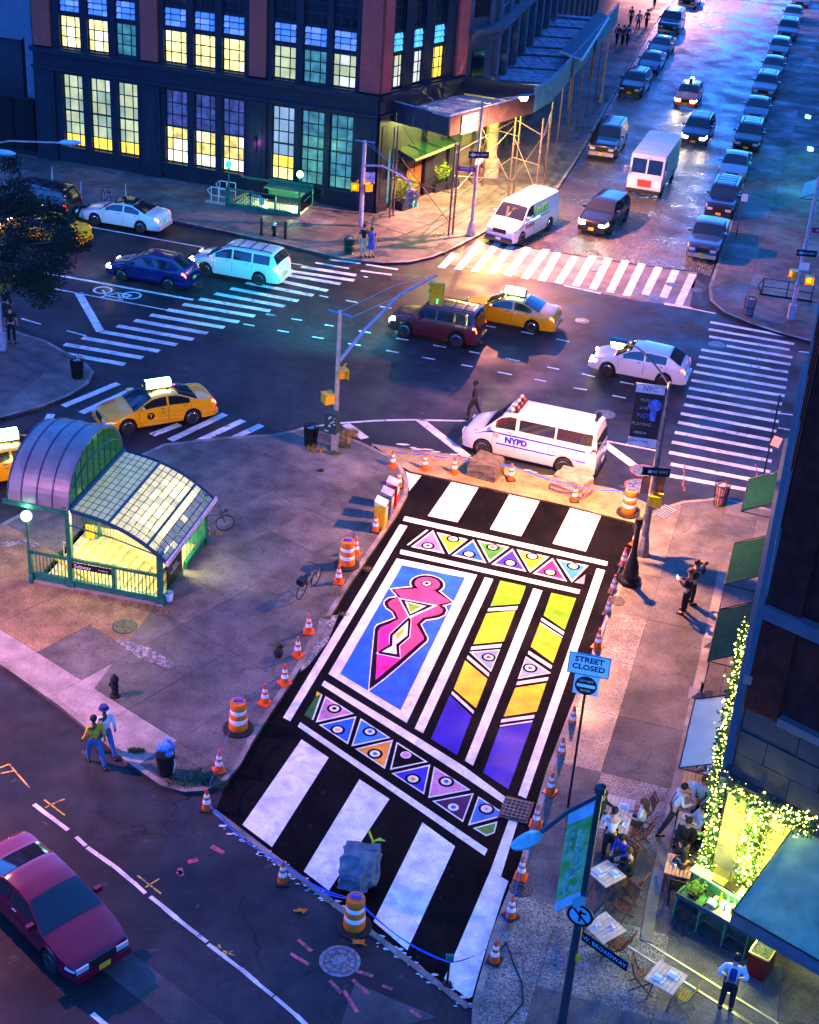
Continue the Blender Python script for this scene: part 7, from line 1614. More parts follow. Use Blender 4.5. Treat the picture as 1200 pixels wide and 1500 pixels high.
    if long_hair: mb.tube([(hc.x-.07, 0, hc.z+.02), (hc.x-.10, 0, hc.z-.12), (hc.x-.11, 0, hc.z-.28)], [.09, .095, .06], 8)
    mb.obj('hair', hair, t, True)
    mb = MB(); mb.box((hc.x+.098, 0, hc.z-.012), (.03, .022, .035)); [mb.sphere((hc.x+.01, s*.088, hc.z-.01), .022, 6, 4) for s in (1, -1)]; mb.obj('nose', skin, t)
    mb = MB(); [mb.sphere((hc.x+.088, s*.034, hc.z+.018), .012, 6, 4) for s in (1, -1)]; mb.box((hc.x+.088, 0, hc.z-.05), (.015, .045, .008)); mb.obj('eye', black_m, t)
    if hat: mb = MB(); mb.lathe([(.16, hc.z+.03), (.115, hc.z+.035), (.11, hc.z+.13), (.02, hc.z+.15)], 12, (hc.x-.01, 0, 0)); mb.obj('hat', hat, t, True)
    if apron:
        mb = MB(); mb.box((.14, 0, pz-.22), (.03, .36, .55)); mb.tube([(.0, .17, pz+.05), (-.13, 0, pz+.05), (0, -.17, pz+.05)], .015, 4); mb.obj('apron', apron, t)
    if straps:
        for s in (1, -1): mb = MB(); mb.tube([up(-.13, .07*s, .05), up(-.145, .05*s, .3), up(-.10, .09*s, .5), up(.1, .09*s, .44)], .014, 4); mb.obj('suspender', c_black, t)
    if phone: wv = Vector(A_r[1][2]); mb = MB(); mb.box((wv.x*S+.11, wv.y*S-.06, wv.z*S+.04), (.02, .075, .14), ry=.5); mb.obj('phone', mat('phone_screen', (.1, .5, .6), .3, emit=(.2, .9, 1), es=6), t)
    return t
def PG(px, py): g_ = G(px, py, KZ); return (g_.x, g_.y)
person('man in black polo shirt and khaki trousers waiting at the kerb', PG(532, 375), -70, top=c_black, bottom=c_khaki, sleeves=False, h=1.8)
person('woman in blue dress standing beside the man in khaki trousers', PG(543.5, 376), -60, top=c_dress, dress=True, hair=hair_b, long_hair=True, sleeves=False, h=1.66)
person('dark clothed pedestrian in front of the police van', G2(693, 612), 190, 'walk', c_dark, c_black, skin=skin_d, z=0)
person('man in black with rolled sleeves at the corner island signal', PG(18, 503), 100, top=c_black, bottom=c_black, sleeves=False, h=1.85); person('person in black beside the signal pole, mostly hidden by branches', PG(10, 470), 80, top=c_black, bottom=c_dark)
person('pedestrian in ochre shirt and jeans stepping off the plaza kerb', G2(141, 1120), 130, 'walk', c_yel, c_jean, skin=skin_d, sleeves=True, z=0)
person('pedestrian in pale shirt and dark cap next to the one in ochre', G2(156, 1106), 130, 'walk', c_white, c_jean, skin=skin_d, z=0, hat=c_navy)
person('person in black taking a picture with a glowing phone on the restaurant pavement', PG(1001, 898), 150, top=c_black, bottom=c_black, arms='phone', phone=True, h=1.8, hair=hair_b)
ph_ = person('person behind the phone user lifting a camera to the face', PG(1010, 884), 20, top=c_black, bottom=c_black, arms='raise', h=1.78)
mb = MB(); mb.box((.30, 0, 1.62), (.1, .16, .1)); mb.lathe([(.045, 0), (.05, .12)], 10, M=Matrix.Translation((.33, 0, 1.62)) @ Matrix.Rotation(rad(90), 4, 'Y')); cmr = mb.obj('camera', black_m); cmr.location = ph_.location; cmr.rotation_euler = ph_.rotation_euler; tag(cmr, 'black camera held up by the second person in black', 'camera')
wk = 'people walking up the pavement beside the shed'
for i, (px, py, hd_, lab) in enumerate([(903, 65, 70, 'dark walker nearest the shed parapet'), (911, 67, 75, 'dark walker in the middle of the lower trio'), (918, 66, 72, 'dark walker on the car side of the lower trio'), (923, 38, 250, 'broad dark walker beside the pale wall ledge'), (934, 44, 80, 'walker in shorts and light top between two dark ones'), (946, 42, 255, 'dark walker striding next to the parked row'), (958, 11, 255, 'lone dark walker farthest up the pavement')]):
    person(lab, PG(px, py), hd_, 'walk' if i != 4 else 'stand', [c_dark, c_dark, c_navy, c_black, c_grey, c_black, c_dark][i], c_black, group=wk)

# ================================================================== CAFE TERRACE
wood = mat('teak', (.13, .045, .018), .5, 0, .3, 5, .2, 30); wood_l = mat('pale_wood', (.55, .42, .36), .5, 0, .2, 5, .2, 30); linen = mat('napkin_linen', (.68, .70, .72), .85, 0, .06); china = mat('china', (.8, .8, .8), .2, 0, .02)
def table(label, pos, rz, w_=.75, d=.75, m=wood_l, cl=None):
    t = thing('cafe_table', label, 'table', (*pos, KZ), rad(rz), 'cafe tables on the restaurant pavement'); n = 7
    for i in range(n):
        mb = MB(); mb.box((0, -d/2+d*(i+.5)/n, .73), (w_, d/n-.012, .03)); mb.obj('table_slat', m, t)
    mb = MB(); mb.box((0, 0, .70), (w_-.1, .06, .04)); mb.tube([(-.3, -.28, 0), (.25, -.28, .70)], .018, 5); mb.tube([(.3, -.28, 0), (-.25, -.28, .70)], .018, 5); mb.tube([(-.3, .28, 0), (.25, .28, .70)], .018, 5); mb.tube([(.3, .28, 0), (-.25, .28, .70)], .018, 5); mb.obj('leg_frame', wood, t)
    return t
def setting(label, tb, off_, rz=0, kind='napkin'):
    c, s = math.cos(tb.rotation_euler[2]), math.sin(tb.rotation_euler[2]); p = tb.location
    t = thing('place_setting' if kind != 'plate' else 'plate', label, 'tableware', (p.x+off_[0]*c-off_[1]*s, p.y+off_[0]*s+off_[1]*c, KZ+.746), tb.rotation_euler[2]+rad(rz), 'tableware on the cafe tables')
    if kind == 'plate': mb = MB(); mb.lathe([(.06, 0), (.13, .015), (.125, .02), (.02, .012)], 14); mb.obj('plate', china, t, True); mb = MB(); mb.sphere((0, 0, .03), .05, 7, 4, 1.3, 1, .5); mb.obj('food', wood, t)
    elif kind == 'napkin':
        mb = MB(); mb.box((0, 0, .008), (.30, .24, .012)); mb.obj('menu', linen, t); mb = MB(); mb.box((.02, .05, .022), (.2, .13, .012)); mb.obj('napkin', mat('menu_blue', (.25, .4, .55), .7), t); mb = MB(); mb.box((-.1, -.05, .02), (.015, .19, .006)); mb.box((-.06, -.05, .02), (.015, .19, .006)); mb.obj('cutlery', chrome, t)
    else:
        mb = MB(); mb.lathe([(.03, 0), (.035, .1), (.03, .1)], 8); mb.obj('glass', china, t); mb = MB(); mb.sphere((.12, .03, .03), .06, 7, 5, 1.2, .9, .6); mb.obj('crumpled_napkin', linen, t)
    return t
def chair(label, pos, rz, m=wood):
    t = thing('folding_chair', label, 'chair', (*pos, KZ), rad(rz), 'folding slatted chairs of the cafe')
    for i in range(6): mb = MB(); mb.box((-.18+i*.075, 0, .45), (.055, .42, .02)); mb.obj('seat_slat', m, t)
    for i in range(5):
        mb = MB(); mb.box((-.27-.012*i, 0, .58+i*.075), (.02, .38, .05)); mb.obj('back_slat', m, t)
    for s in (1, -1):
        mb = MB(); mb.tube([(.25, .2*s, 0), (-.2, .2*s, .5), (-.36, .2*s, .95)], .018, 5); mb.obj('front_leg', m, t); mb = MB(); mb.tube([(-.3, .17*s, 0), (.22, .17*s, .44)], .018, 5); mb.obj('rear_leg', m, t)
    mb = MB(); mb.box((-.36, 0, .95), (.03, .42, .05)); mb.obj('top_rail', m, t); return t
def on(px, py, z=.88): g_ = G(px, py, z); return (g_.x, g_.y)
T1 = table('long pale table behind the standing waiter', on(905, 1192), 75, 1.5, .8); T2 = table('square table reached over by the man in blue', on(889, 1279), 38); T3 = table('empty square table near the round sign', on(886, 1358), 38, .8, .8); T4 = table('free square table with two folding chairs in the lower corner', on(976, 1431), 55, .8, .8)
T5 = table('wooden table under the pale terrace awning', on(1020, 1147), 75, 1.0, .8, mat('honey_wood', (.5, .28, .08), .5, 0, .2, 4)); T6 = table('small table with plates by the suspender waiter', on(1010, 1205), 75, .8, .7, wood_l); T7 = table('table draped with a pink cloth by the dark haired woman', on(995, 1268), 75, .8, .7, cloth('pink', (.5, .25, .2)))
for T, k_ in ((T1, 1), (T2, 2), (T4, 4)):
    nm = {1: 'the long pale table', 2: 'the table of the man in blue', 4: 'the free table in the lower corner'}[k_]
    setting('menu and cutlery laid at one side of '+nm, T, (-.38 if k_ == 1 else -.16, .12), 90); setting('menu and cutlery laid opposite on '+nm, T, (.38 if k_ == 1 else .16, -.12), 90)
setting('third menu on the long pale table beside the seated woman', T1, (-.38, -.2), 80); setting('glass and crumpled napkin left on the table near the round sign', T3, (-.2, .1), 0, 'x'); setting('second crumpled napkin on the table near the round sign', T3, (.12, -.2), 50, 'x'); setting('white plate of food on the small table by the wall', T6, (-.1, -.1), 0, 'plate'); setting('second white plate nearer the wall on the small table', T6, (.2, .12), 0, 'plate'); setting('napkins on the wooden table under the pale awning', T5, (-.1, .1)); setting('glass on the pink draped table', T7, (-.1, .1), 0, 'x')
chair('dark red slatted chair behind the table near the round sign', on(912, 1328, .5), 218); chair('slatted chair pushed in at the lower side of the table near the round sign', on(905, 1385, .5), 140); chair('upright red brown chair on the roadway side of the free table', on(943, 1432, .5), -12); chair('yellowish chair turned to the free table on its restaurant side', on(1000, 1460, .5), 150, mat('yellow_teak', (.30, .20, .05), .5, 0, .2, 5))
chair('chair of the woman with long dark hair', on(992, 1302, .5), 75, black_m); chair('chair under the woman in the white off shoulder top', on(937, 1222, .5), 165); chair('chair under the man in the blue sweater', on(912, 1268, .5), 225); chair('dark chair under the woman in black', on(925, 1300, .5), 150); chair('chair behind the woman in black with its back to the kerb', on(940, 1190, .5), 190)
chair('chair of the grey clad woman by the wall', on(1024, 1190, .5), 250, black_m); chair('chair of the man in the dark jacket', on(1000, 1250, .5), 255, black_m); chair('chair of the reclining man in pale blue', on(1018, 1232, .5), 200, black_m)
person('waiter in white shirt standing with his back turned at the long table', PG(889, 1258), 78, top=c_white, bottom=c_black, arms='serve', apron=c_dark, h=1.8)
person('seated woman with long dark hair and white off shoulder top', on(935, 1226, KZ), 165, 'sit', c_white, c_dark, hair_b, arms='table', long_hair=True, sleeves=False, h=1.68)
person('seated man in bright blue sweater leaning over his table', on(912, 1272, KZ), 222, 'sit', c_blue, c_dark, arms='table', lean=.35); person('seated woman in black dress with bare legs', on(920, 1300, KZ), 160, 'sit', c_black, c_black, hair_b, arms='table', dress=True, sleeves=True, h=1.66, lean=.2)
person('waiter in white shirt and suspenders serving at the small table', PG(980, 1221), 10, 'walk', c_white, c_dark, arms='serve', straps=True, lean=.25, h=1.8); person('seated woman in grey blue top near the green lantern', on(1022, 1192, KZ), 250, 'sit', c_lblue, c_grey, hair_b, arms='table', long_hair=True, h=1.66)
person('man in pale blue shirt and jeans sitting with stretched legs', on(1018, 1234, KZ), 190, 'sit', c_lblue, c_lblue, arms='table', h=1.8, lean=-.1); person('man in dark jacket facing the pink draped table', on(999, 1254, KZ), 255, 'sit', c_black, c_dark, arms='table', h=1.75); person('woman with long dark hair seen from behind at the pink draped table', on(993, 1300, KZ), 78, 'sit', c_dark, c_dark, arms='table', long_hair=True, h=1.68)
person('waiter in white sleeves and navy vest in front of the bar cart', PG(1062, 1478), 75, top=c_white, bottom=c_black, arms='hips', vest=c_navy, h=1.82, apron=c_dark); person('seated guest at the far side of the table under the awning', on(1030, 1120, KZ), 255, 'sit', c_lblue, c_dark, arms='table')
person('seated dark haired guest half hidden behind the lamp pole', on(876, 1213, KZ), 345, 'sit', c_dark, c_dark, arms='table'); person('seated guest in white at the wall end of the wooden table', on(1036, 1155, KZ), 200, 'sit', c_white, c_dark, hair_b, arms='table', long_hair=True, h=1.66)
# bar shelf by the wall
wl_o = WC-WB*.2+SN*.62
cart = thing('bar_counter', 'green and white lit bar counter with shelves against the rusticated wall', 'counter', (wl_o.x, wl_o.y, KZ), math.atan2(WB.y, WB.x)); cart.scale = (.76, 1, 1); cgr = mat('counter_green', (.06, .22, .10), .5, 0, .2, 4); ctop = mat('counter_top', (.45, .55, .38), .5, 0, .1, 3)
def cbx(n, m, c, d): mb = MB(); mb.box(c, d); return mb.obj(n, m, cart)
cbx('upper_shelf', ctop, (1.35, -.05, 1.25), (2.8, .35, .05)); cbx('back_panel', cgr, (1.35, .1, .95), (2.8, .04, .6)); cbx('worktop', ctop, (1.9, -.5, .92), (1.7, .6, .05)); cbx('worktop', cgr, (.45, -.5, .80), (.9, .6, .05))
for x in (0, .92, 1.9, 2.75): cbx('upright', cgr, (x, -.5, .45), (.05, .6, .9))
for z_ in (.12, .5): cbx('shelf', mat('shelf_dark', (.03, .05, .07), .5), (1.35, -.5, z_), (2.75, .58, .04))
cbx('front_rail', mat('shelf_dark'), (1.35, -.8, .86), (2.75, .04, .12))
def local(tb, x, y, z): x *= tb.scale[0]; v = Matrix.Rotation(tb.rotation_euler[2], 4, 'Z') @ Vector((x, y, z)); return tb.location+v
bt = [('orange', (.9, .3, .01)), ('green', (.1, .35, .05)), ('clear', (.6, .6, .5)), ('amber', (.5, .25, .02))]
for k in range(9):
    nm, c_ = bt[k % 4]; o = MB(); o.lathe([(.04, 0), (.04, .17), (.015, .23), (.015, .3)], 8); q = o.obj('bottle', mat('bottle_'+nm, c_, .15), None, True); q.location = local(cart, 1.3+(k % 5)*.26+.05*(k > 4), -.35-.16*(k > 4), .95); tag(q, nm+(' bottle in the front row of the lit bar worktop' if k > 4 else ' bottle in the back row of the lit bar worktop'+(', closest to the pot plant' if k == 4 else '')), 'bottle', 'bottles on the bar worktop')
fv = thing('napkin_tray', 'blue white folded cloths stacked on the bar worktop', 'tray', local(cart, 1.2, -.6, .95), cart.rotation_euler[2]); mb = MB(); mb.lathe([(.17, 0), (.2, .05)], 12); mb.obj('tray', black_m, fv); mb = MB(); mb.box((0, 0, .08), (.24, .2, .06)); mb.obj('cloth', linen, fv)
for k, (x, m_) in enumerate(((1.0, cgr), (1.45, black_m), (2.0, ctop))): q = MB(); q.box((0, 0, .03), (.34, .26, .06)); q.box((0, 0, .065), (.24, .16, .01)); o = q.obj('tray', [mat('tray_olive', (.2, .25, .08), .5), black_m, mat('tray_pale', (.5, .6, .45), .5)][k], None, loc=local(cart, x, -.05, 1.28), rz=cart.rotation_euler[2]); tag(o, ['olive square tray on the upper bar shelf', 'black framed tray in the middle of the upper bar shelf', 'pale board at the awning end of the upper bar shelf'][k], 'tray')
def leaves(name, mb, cents, n, r, size, rnd):
    for k in range(n):
        c = Vector(rnd.choice(cents)); v = Vector((rnd.gauss(0, 1), rnd.gauss(0, 1), rnd.gauss(0, 1))).normalized()*r*rnd.random()**.4; p = c+v
        a = Vector((rnd.uniform(-1, 1), rnd.uniform(-1, 1), rnd.uniform(-.8, .6))).normalized()*size*rnd.uniform(.6, 1.4); b_ = a.orthogonal().normalized()*size*.34
        mb.add([tuple(p-a), tuple(p+b_), tuple(p+a), tuple(p-b_)], [(0, 1, 2, 3)])
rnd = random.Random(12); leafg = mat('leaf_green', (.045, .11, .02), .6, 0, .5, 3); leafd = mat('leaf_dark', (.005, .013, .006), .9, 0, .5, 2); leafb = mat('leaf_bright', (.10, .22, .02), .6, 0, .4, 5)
for k, (p, lab) in enumerate(((local(cart, .45, -.5, .85), 'basket of leafy greens glittering at the outer end of the bar'), (local(cart, 2.45, -.35, .95), 'lit pot plant at the awning end of the bar'))):
    t = thing('potted_plant', lab, 'plant', p); mb = MB(); mb.lathe([(.15, 0), (.22, .16)], 10); mb.obj('pot', black_m, t); mb = MB(); leaves('l', mb, [(0, 0, .25), (.1, .05, .3), (-.1, 0, .28)], 260, .2, .045, rnd); mb.obj('foliage', leafb, t)
lamp('bar_light', 'POINT', 18, (.7, 1, .25), local(cart, 1.6, -.3, 1.15), .1)
cl = thing('cool_box', 'red ice cooler with raised pale lid beside the bar', 'cooler', tuple(G(1112, 1420, KZ)), math.atan2(WB.y, WB.x)+.1)
mb = MB(); mb.box((0, 0, .35), (.5, .7, .7)); mb.obj('body', mat('cooler_red', (.25, .01, .01), .4), cl); mb = MB()
for c, d in (((0, .34, .73), (.52, .04, .05)), ((0, -.34, .73), (.52, .04, .05)), ((.25, 0, .73), (.04, .7, .05)), ((-.25, 0, .73), (.04, .7, .05))): mb.box(c, d)
mb.obj('rim', chrome, cl); mb = MB(); mb.box((0, .45, .92), (.52, .06, .5), rx=-.5); mb.obj('lid', ctop, cl); mb = MB(); mb.box((0, 0, .705), (.44, .62, .01)); mb.obj('ice', mat('ice_dark', (.08, .12, .12), .2, 0, .6, 20), cl)
fp = thing('folded_easel', 'dark folded stand leaning by the outer end of the bar', 'stand', tuple(G(1000, 1372, KZ)), rad(60)); mb = MB(); mb.tube([(0, 0, 0), (.7, 0, .9)], .04, 5); mb.tube([(.1, .3, 0), (.75, .05, .9)], .03, 5); mb.obj('leg', black_m, fp)
# rail channel in the pavement by the free table
ch_ = tag(bpy.data.objects.new('drain_channel', None), 'pair of dark metal strips crossing the restaurant pavement', kind='structure'); COL.objects.link(ch_)
for P in (((938, 1375), (1140, 1500)), ((918, 1385), (1115, 1510)), ((1055, 1470), (1100, 1500))):
    a, c = Vector(G2(*P[0], KZ)), Vector(G2(*P[1], KZ)); d = (c-a).normalized(); n = Vector((-d.y, d.x))*.03; mb = MB(); mb.prism([tuple(a-n), tuple(c-n), tuple(c+n), tuple(a+n)], KZ, KZ+.02); mb.obj('metal_strip', steel, ch_)
pl_ = thing('low_kerb_wall', 'low blue grey stone curb running between the dining tables', 'wall', (*PG(955, 1400), KZ)); o0 = Vector(pl_.location).xy
cw = [Vector(PG(*q)) for q in ((1052, 835), (1028, 950), (1003, 1060), (984, 1150), (962, 1250), (945, 1330), (938, 1378))]
for a, c in zip(cw, cw[1:]):
    n = Vector((.30, -.08)); mb = MB(); mb.prism([tuple(q-o0) for q in (a*.998+c*.002, c, c+n, a*.998+c*.002+n)], -.1, .045); mb.obj('curb_stone', kerb_m, pl_)

# ================================================================== CONES, DRUMS AND TAPE
CL2 = None
def cone_me():
    mb = MB(); mb.box((0, 0, .02), (.36, .36, .04)); base = mb.mesh('base', orange_m)
    mb = MB(); mb.lathe([(.14, .04), (.103, .32), (.06, .56), (.03, .74)], 12); bd = mb.mesh('cone_body', orange_m, True)
    mb = MB(); mb.lathe([(.119, .25), (.099, .38)], 12, cap=False); cl2 = MB(); cl2.lathe([(.083, .46), (.066, .56)], 12, cap=False); global CL2; CL2 = cl2.mesh('collar', reflect_m, True); cl_ = mb.mesh('collar', reflect_m, True)
    mb = MB(); mb.tube([(.03, 0, .70), (0, .035, .71), (-.03, 0, .70), (0, -.035, .69), (.03, 0, .70), (.05, .02, .60)], .012, 4); kn = mb.mesh('tape_knot', blue_tape); return base, bd, cl_, kn
CM = cone_me()
cb_black = mat('cone_base_black', (.02, .02, .02), .7)
def cone(px, py, label, z=0, blackbase=False, knot=True, tip=None):
    p = G(px, py, z); t = thing('traffic_cone', label, 'traffic cone', p, random.uniform(0, 1.5), 'orange cones holding the tape around the mural')
    inst('base', CM[0], t, (0, 0, 0), cb_black if blackbase else orange_m); inst('cone_body', CM[1], t, (0, 0, 0), orange_m); link('collar', CM[2], t); link('collar', CL2, t)
    if knot: link('tape_knot', CM[3], t)
    if tip: t.rotation_euler = (tip, .2, .3); t.location.z += .14
    return p+Vector((0, 0, .68))
N1 = {}
L1 = [(575, 683, 'cone on the kerb at the upper tip of the plaza', KZ, 0), (622, 687, 'first cone on the tan strip counting from the plaza', .1, 0), (665, 693, 'cone on the tan strip beside the dark faced boulder', .1, 0), (748, 703, 'cone between the two boulders', .1, 1), (841, 734, 'cone leaning on the lower end of the pale boulder', .1, 1)]
tops1 = [cone(px, py, l, z, b_) for px, py, l, z, b_ in L1]
L2 = [(584, 713, 'cone with black foot behind the red news box', KZ, 1), (550, 778, 'cone with black foot in front of the yellow news box', KZ, 1), (521, 812, 'cone standing against the orange drum by the plaza kerb', KZ, 0), (496, 853, 'cone between the orange drum and the parked bicycle', KZ, 0), (452, 926, 'upper cone of the three below the bicycle', KZ, 0), (436, 960, 'middle cone of the three below the bicycle', KZ, 0), (417, 1001, 'lower cone of the three below the bicycle', KZ, 0), (388, 1030, 'cone just above the drum with the long shadow', KZ, 0), (321, 1129, 'cone on the rounded plaza corner by the weeds', KZ, 0), (303, 1185, 'cone in the roadway at the lower mural corner', 0, 1), (414, 1292, 'cone at the lower mural edge below the first white band', 0, 1)]
tops2 = [cone(px, py, l, z, b_) for px, py, l, z, b_ in L2]
L3 = [(930, 798, 'red cone hidden behind the banner lamp foot', KZ, 0), (913, 828, 'cone beside the cast iron post', 0, 1), (898, 868, 'cone above the ring shaped lid', 0, 1), (890, 900, 'cone below the ring shaped lid', 0, 1), (875, 948, 'bright red cone with wide foot on the restaurant side kerb', KZ, 0), (866, 985, 'cone right behind the STREET CLOSED sign', 0, 0), (838, 1062, 'lit orange cone just below the DO NOT ENTER sign', 0, 0), (822, 1108, 'cone two below the DO NOT ENTER sign', 0, 1), (806, 1160, 'cone with red foot above the storm drain', KZ, 0), (785, 1208, 'cone next to the storm drain', KZ, 0), (763, 1285, 'cone with pinkish foot below the unlit lamp head', KZ, 0), (748, 1343, 'cone on the kerb above the last one', KZ, 1), (724, 1408, 'last cone of the restaurant kerb row', KZ, 1)]
tops3 = [cone(px, py, l, z, b_) for px, py, l, z, b_ in L3]
def drum(px, py, label, z, top='o'):
    p = G(px, py, z); t = thing('traffic_drum', label, 'traffic drum', p, 0, 'orange and white drums around the mural')
    mb = MB(); mb.lathe([(.46, 0), (.46, .06), (.30, .08)], 18); mb.obj('rubber_base', rubber, t)
    for z0, z1, r0, r1, m_ in ((.08, .34, .29, .285, drum_m), (.34, .48, .275, .27, reflect_m), (.48, .66, .27, .262, drum_m), (.66, .79, .252, .248, reflect_m), (.79, 1.02, .248, .238, drum_m)):
        mb = MB(); mb.lathe([(r0-.004, z0), (r0, z0+.01), (r1, z1-.01), (r1-.004, z1)], 18); mb.obj('white_band' if m_ is reflect_m else 'orange_band', m_, t, True)
    mb = MB(); mb.box((0, 0, 1.06), (.30, .05, .09)); mb.tube([(.1, 0, 1.05), (.14, .1, 1.1), (.02, .14, 1.05), (-.12, .05, 1.08)], .015, 4); mb.obj('handle', mat('handle_blue', (.1, .1, .5), .5), t)
    return p+Vector((0, 0, 1.0))
d1 = drum(920, 752, 'lit orange drum at the avenue corner beside the banner lamp', .1); d2 = drum(508, 828, 'lit orange drum behind the parked bicycle', KZ); d3 = drum(349, 1068, 'deep orange drum on the plaza with a black foot ring', KZ); d4 = drum(519, 1358, 'red orange drum in front of the tilted boulder', 0)
def tape(label, pts_, sag=.12, w_=.05, m=blue_tape):
    t = MB()
    for a, c in zip(pts_, pts_[1:]):
        L_ = (c-a).length; K = 8; prev = None
        for k in range(K+1):
            f = k/K; p = a.lerp(c, f)+Vector((0, 0, -sag*4*f*(1-f)*min(1, L_/3))); tw = w_*math.cos(f*5+a.x); q = (p+Vector((.01, 0, abs(tw)/2+.006)), p-Vector((.01, 0, abs(tw)/2+.006)))
            if prev: t.add([tuple(prev[0]), tuple(q[0]), tuple(q[1]), tuple(prev[1])], [(0, 1, 2, 3)])
            prev = q
    tag(t.obj('barrier_tape', m), label, 'tape')
tape('blue tape strung between the cones on the avenue side', tops1+[d1]); tape('blue tape from news boxes down the plaza edge to the lower drum', [tops2[0], tops2[1], tops2[2], tops2[3]], .3); tape('blue tape trailing along the three lower plaza cones', [tops2[4], tops2[5], tops2[6], tops2[7], d3, tops2[8], tops2[9]], .3); tape('blue tape along the lower edge of the mural', [tops2[9]+Vector((0, 0, -.4)), tops2[10], d4, G(660, 1410, .9), tops3[-1]], .3)
tape('blue tape along the restaurant kerb cones', tops3[1:5], .3); tape('blue tape on the lower restaurant kerb cones', tops3[7:13], .3); tape('pale hanging tape between boulder and drum', [G(460, 1300, .25), d4], .2)
pst = thing('barrier_post', 'short dark post holding tape at the lower corner of the mural', 'post', G(655, 1442)); mb = MB(); mb.lathe([(.14, 0), (.12, .04), (.03, .06), (.03, .95)], 8); mb.obj('post', black_m, pst); mb = MB(); mb.box((0, 0, .9), (.2, .08, .22)); mb.obj('plate', mat('green_plate', (.03, .14, .10), .6, 0, .5, 20), pst)

# ================================================================== BOULDERS, BOXES, BINS
def boulder(label, poly, z, h, m, seed, yel=False, jag=.06):
    r = random.Random(seed); base = [G(*q, z) for q in poly]; c = sum(base, Vector())/len(base); t = thing('boulder', label, 'boulder', (c.x, c.y, z)); n = len(base)
    mb = MB(); rings = []
    pts_ = []
    for i in range(n):
        for f in (0, .33, .66): pts_.append(base[i].lerp(base[(i+1) % n], f)-c)
    N_ = len(pts_); H = 6
    for j in range(H+1):
        f = j/H; s = 1-.10*f**3
        for p in pts_: mb.v.append((p.x*s+r.uniform(-jag, jag), p.y*s+r.uniform(-jag, jag), h*f+r.uniform(-jag, jag)*.5))
    for j in range(H):
        for i in range(N_): mb.f.append((j*N_+i, j*N_+(i+1) % N_, (j+1)*N_+(i+1) % N_, (j+1)*N_+i)); mb.m.append(0)
    mb.v.append((0, 0, h*1.02)); k = len(mb.v)-1
    for i in range(N_): mb.f.append((H*N_+i, H*N_+(i+1) % N_, k)); mb.m.append(0)
    mb.obj('stone', m, t); return t
rock = mat('rock_pale', (.11, .095, .075), .9, 0, .3, 4, 1.0, 9); rock2 = mat('rock_blue', (.08, .11, .15), .9, 0, .4, 3, 1.0, 7, col2=(.2, .23, .27))
boulder('flat topped boulder with dark rough face left of the tape cone', [(683, 697), (724, 708), (738, 694), (735, 690), (700, 680)], .1, .7, rock, 1, jag=.025)
boulder('pale split boulder behind the police van wheel', [(806, 718), (850, 735), (868, 724), (866, 712), (820, 703)], .1, .7, mat('rock_tan', (.26, .20, .15), .9, 0, .25, 4, 1.0, 8), 2, jag=.045)
b3 = boulder('blue grey rock block tied with yellow tape on the lower mural', [(496, 1302), (526, 1312), (551, 1300), (555, 1288), (508, 1280)], 0, 1.25, rock2, 3, jag=.09)
yt = MB(); top_ = b3.location+Vector((.25, .3, 1.22)); 
for pth in ([(0, 0, -.25), (.02, 0, .05), (-.05, 0, .25), (-.12, .05, .4)], [(0, 0, .05), (.15, 0, .12), (.32, 0, .12), (.2, 0, .18), (.05, 0, .08)], [(.02, 0, .05), (.06, -.05, -.2), (.04, -.1, -.35)]): yt.tube([tuple(top_+Vector(q)) for q in pth], .03, 4)
tag(yt.obj('yellow_ribbon', mat('ribbon_yellow', (.75, .75, .02), .6)), 'bright yellow ribbon knotted on top of the blue grey rock', 'ribbon')
def newsbox(label, px, py, m, topm, rz):
    t = thing('news_box', label, 'newspaper box', G(px, py, KZ), rad(rz)); mb = MB(); mb.box((0, 0, .62), (.5, .42, .85)); mb.box((0, 0, .1), (.4, .34, .2)); mb.obj('box', m, t); mb = MB(); mb.add([(-.26, -.22, 1.05), (.26, -.22, 1.05), (.26, .22, 1.2), (-.26, .22, 1.2), (-.26, .22, 1.04), (.26, .22, 1.04)], [(0, 1, 2, 3), (3, 2, 5, 4), (0, 3, 4), (1, 5, 2)]); mb.obj('top', topm, t)
    mb = MB(); mb.box((0, -.215, .78), (.38, .015, .34)); mb.obj('window', mat('box_window', (.5, .45, .4), .4), t); mb = MB(); mb.box((0, -.23, .98), (.2, .03, .03)); mb.obj('handle', black_m, t)
newsbox('yellow news box casting a shadow on the plaza', 557, 772, yellow_m, mat('cream_top', (.75, .65, .45), .5), 80); newsbox('red news box with pink top behind the yellow one', 574, 742, red_m, mat('pink_top', (.75, .35, .5), .5), 80); newsbox('grey news box squeezed between red and yellow boxes', 566, 757, mat('box_grey', (.12, .14, .2), .4), steel, 80)
def bin_(label, px, py, m, bag=None, z=KZ):
    t = thing('litter_bin', label, 'trash can', G(px, py, z)); 
    for k in range(16): a = 2*PI*k/16; mb = MB(); mb.tube([(.24*math.cos(a), .24*math.sin(a), .03), (.30*math.cos(a), .30*math.sin(a), .9)], .012, 4); mb.obj('bar', m, t)
    mb = MB()
    for r_, z_ in ((.24, .04), (.27, .45), (.31, .9)): mb.tube([(r_*math.cos(2*PI*k/16), r_*math.sin(2*PI*k/16), z_) for k in range(17)], .02, 4)
    mb.obj('hoop', m, t); mb = MB(); mb.lathe([(.22, .05), (.26, .84), (.2, .86), (.16, .7)], 12); mb.obj('liner', bag or black_m, t, True); mb = MB(); mb.sphere((.05, .02, .78), .12, 7, 5); mb.sphere((-.08, -.05, .80), .09, 7, 5); mb.obj('rubbish', mat('rubbish', (.4, .4, .42), .7, 0, .5, 14), t); return t
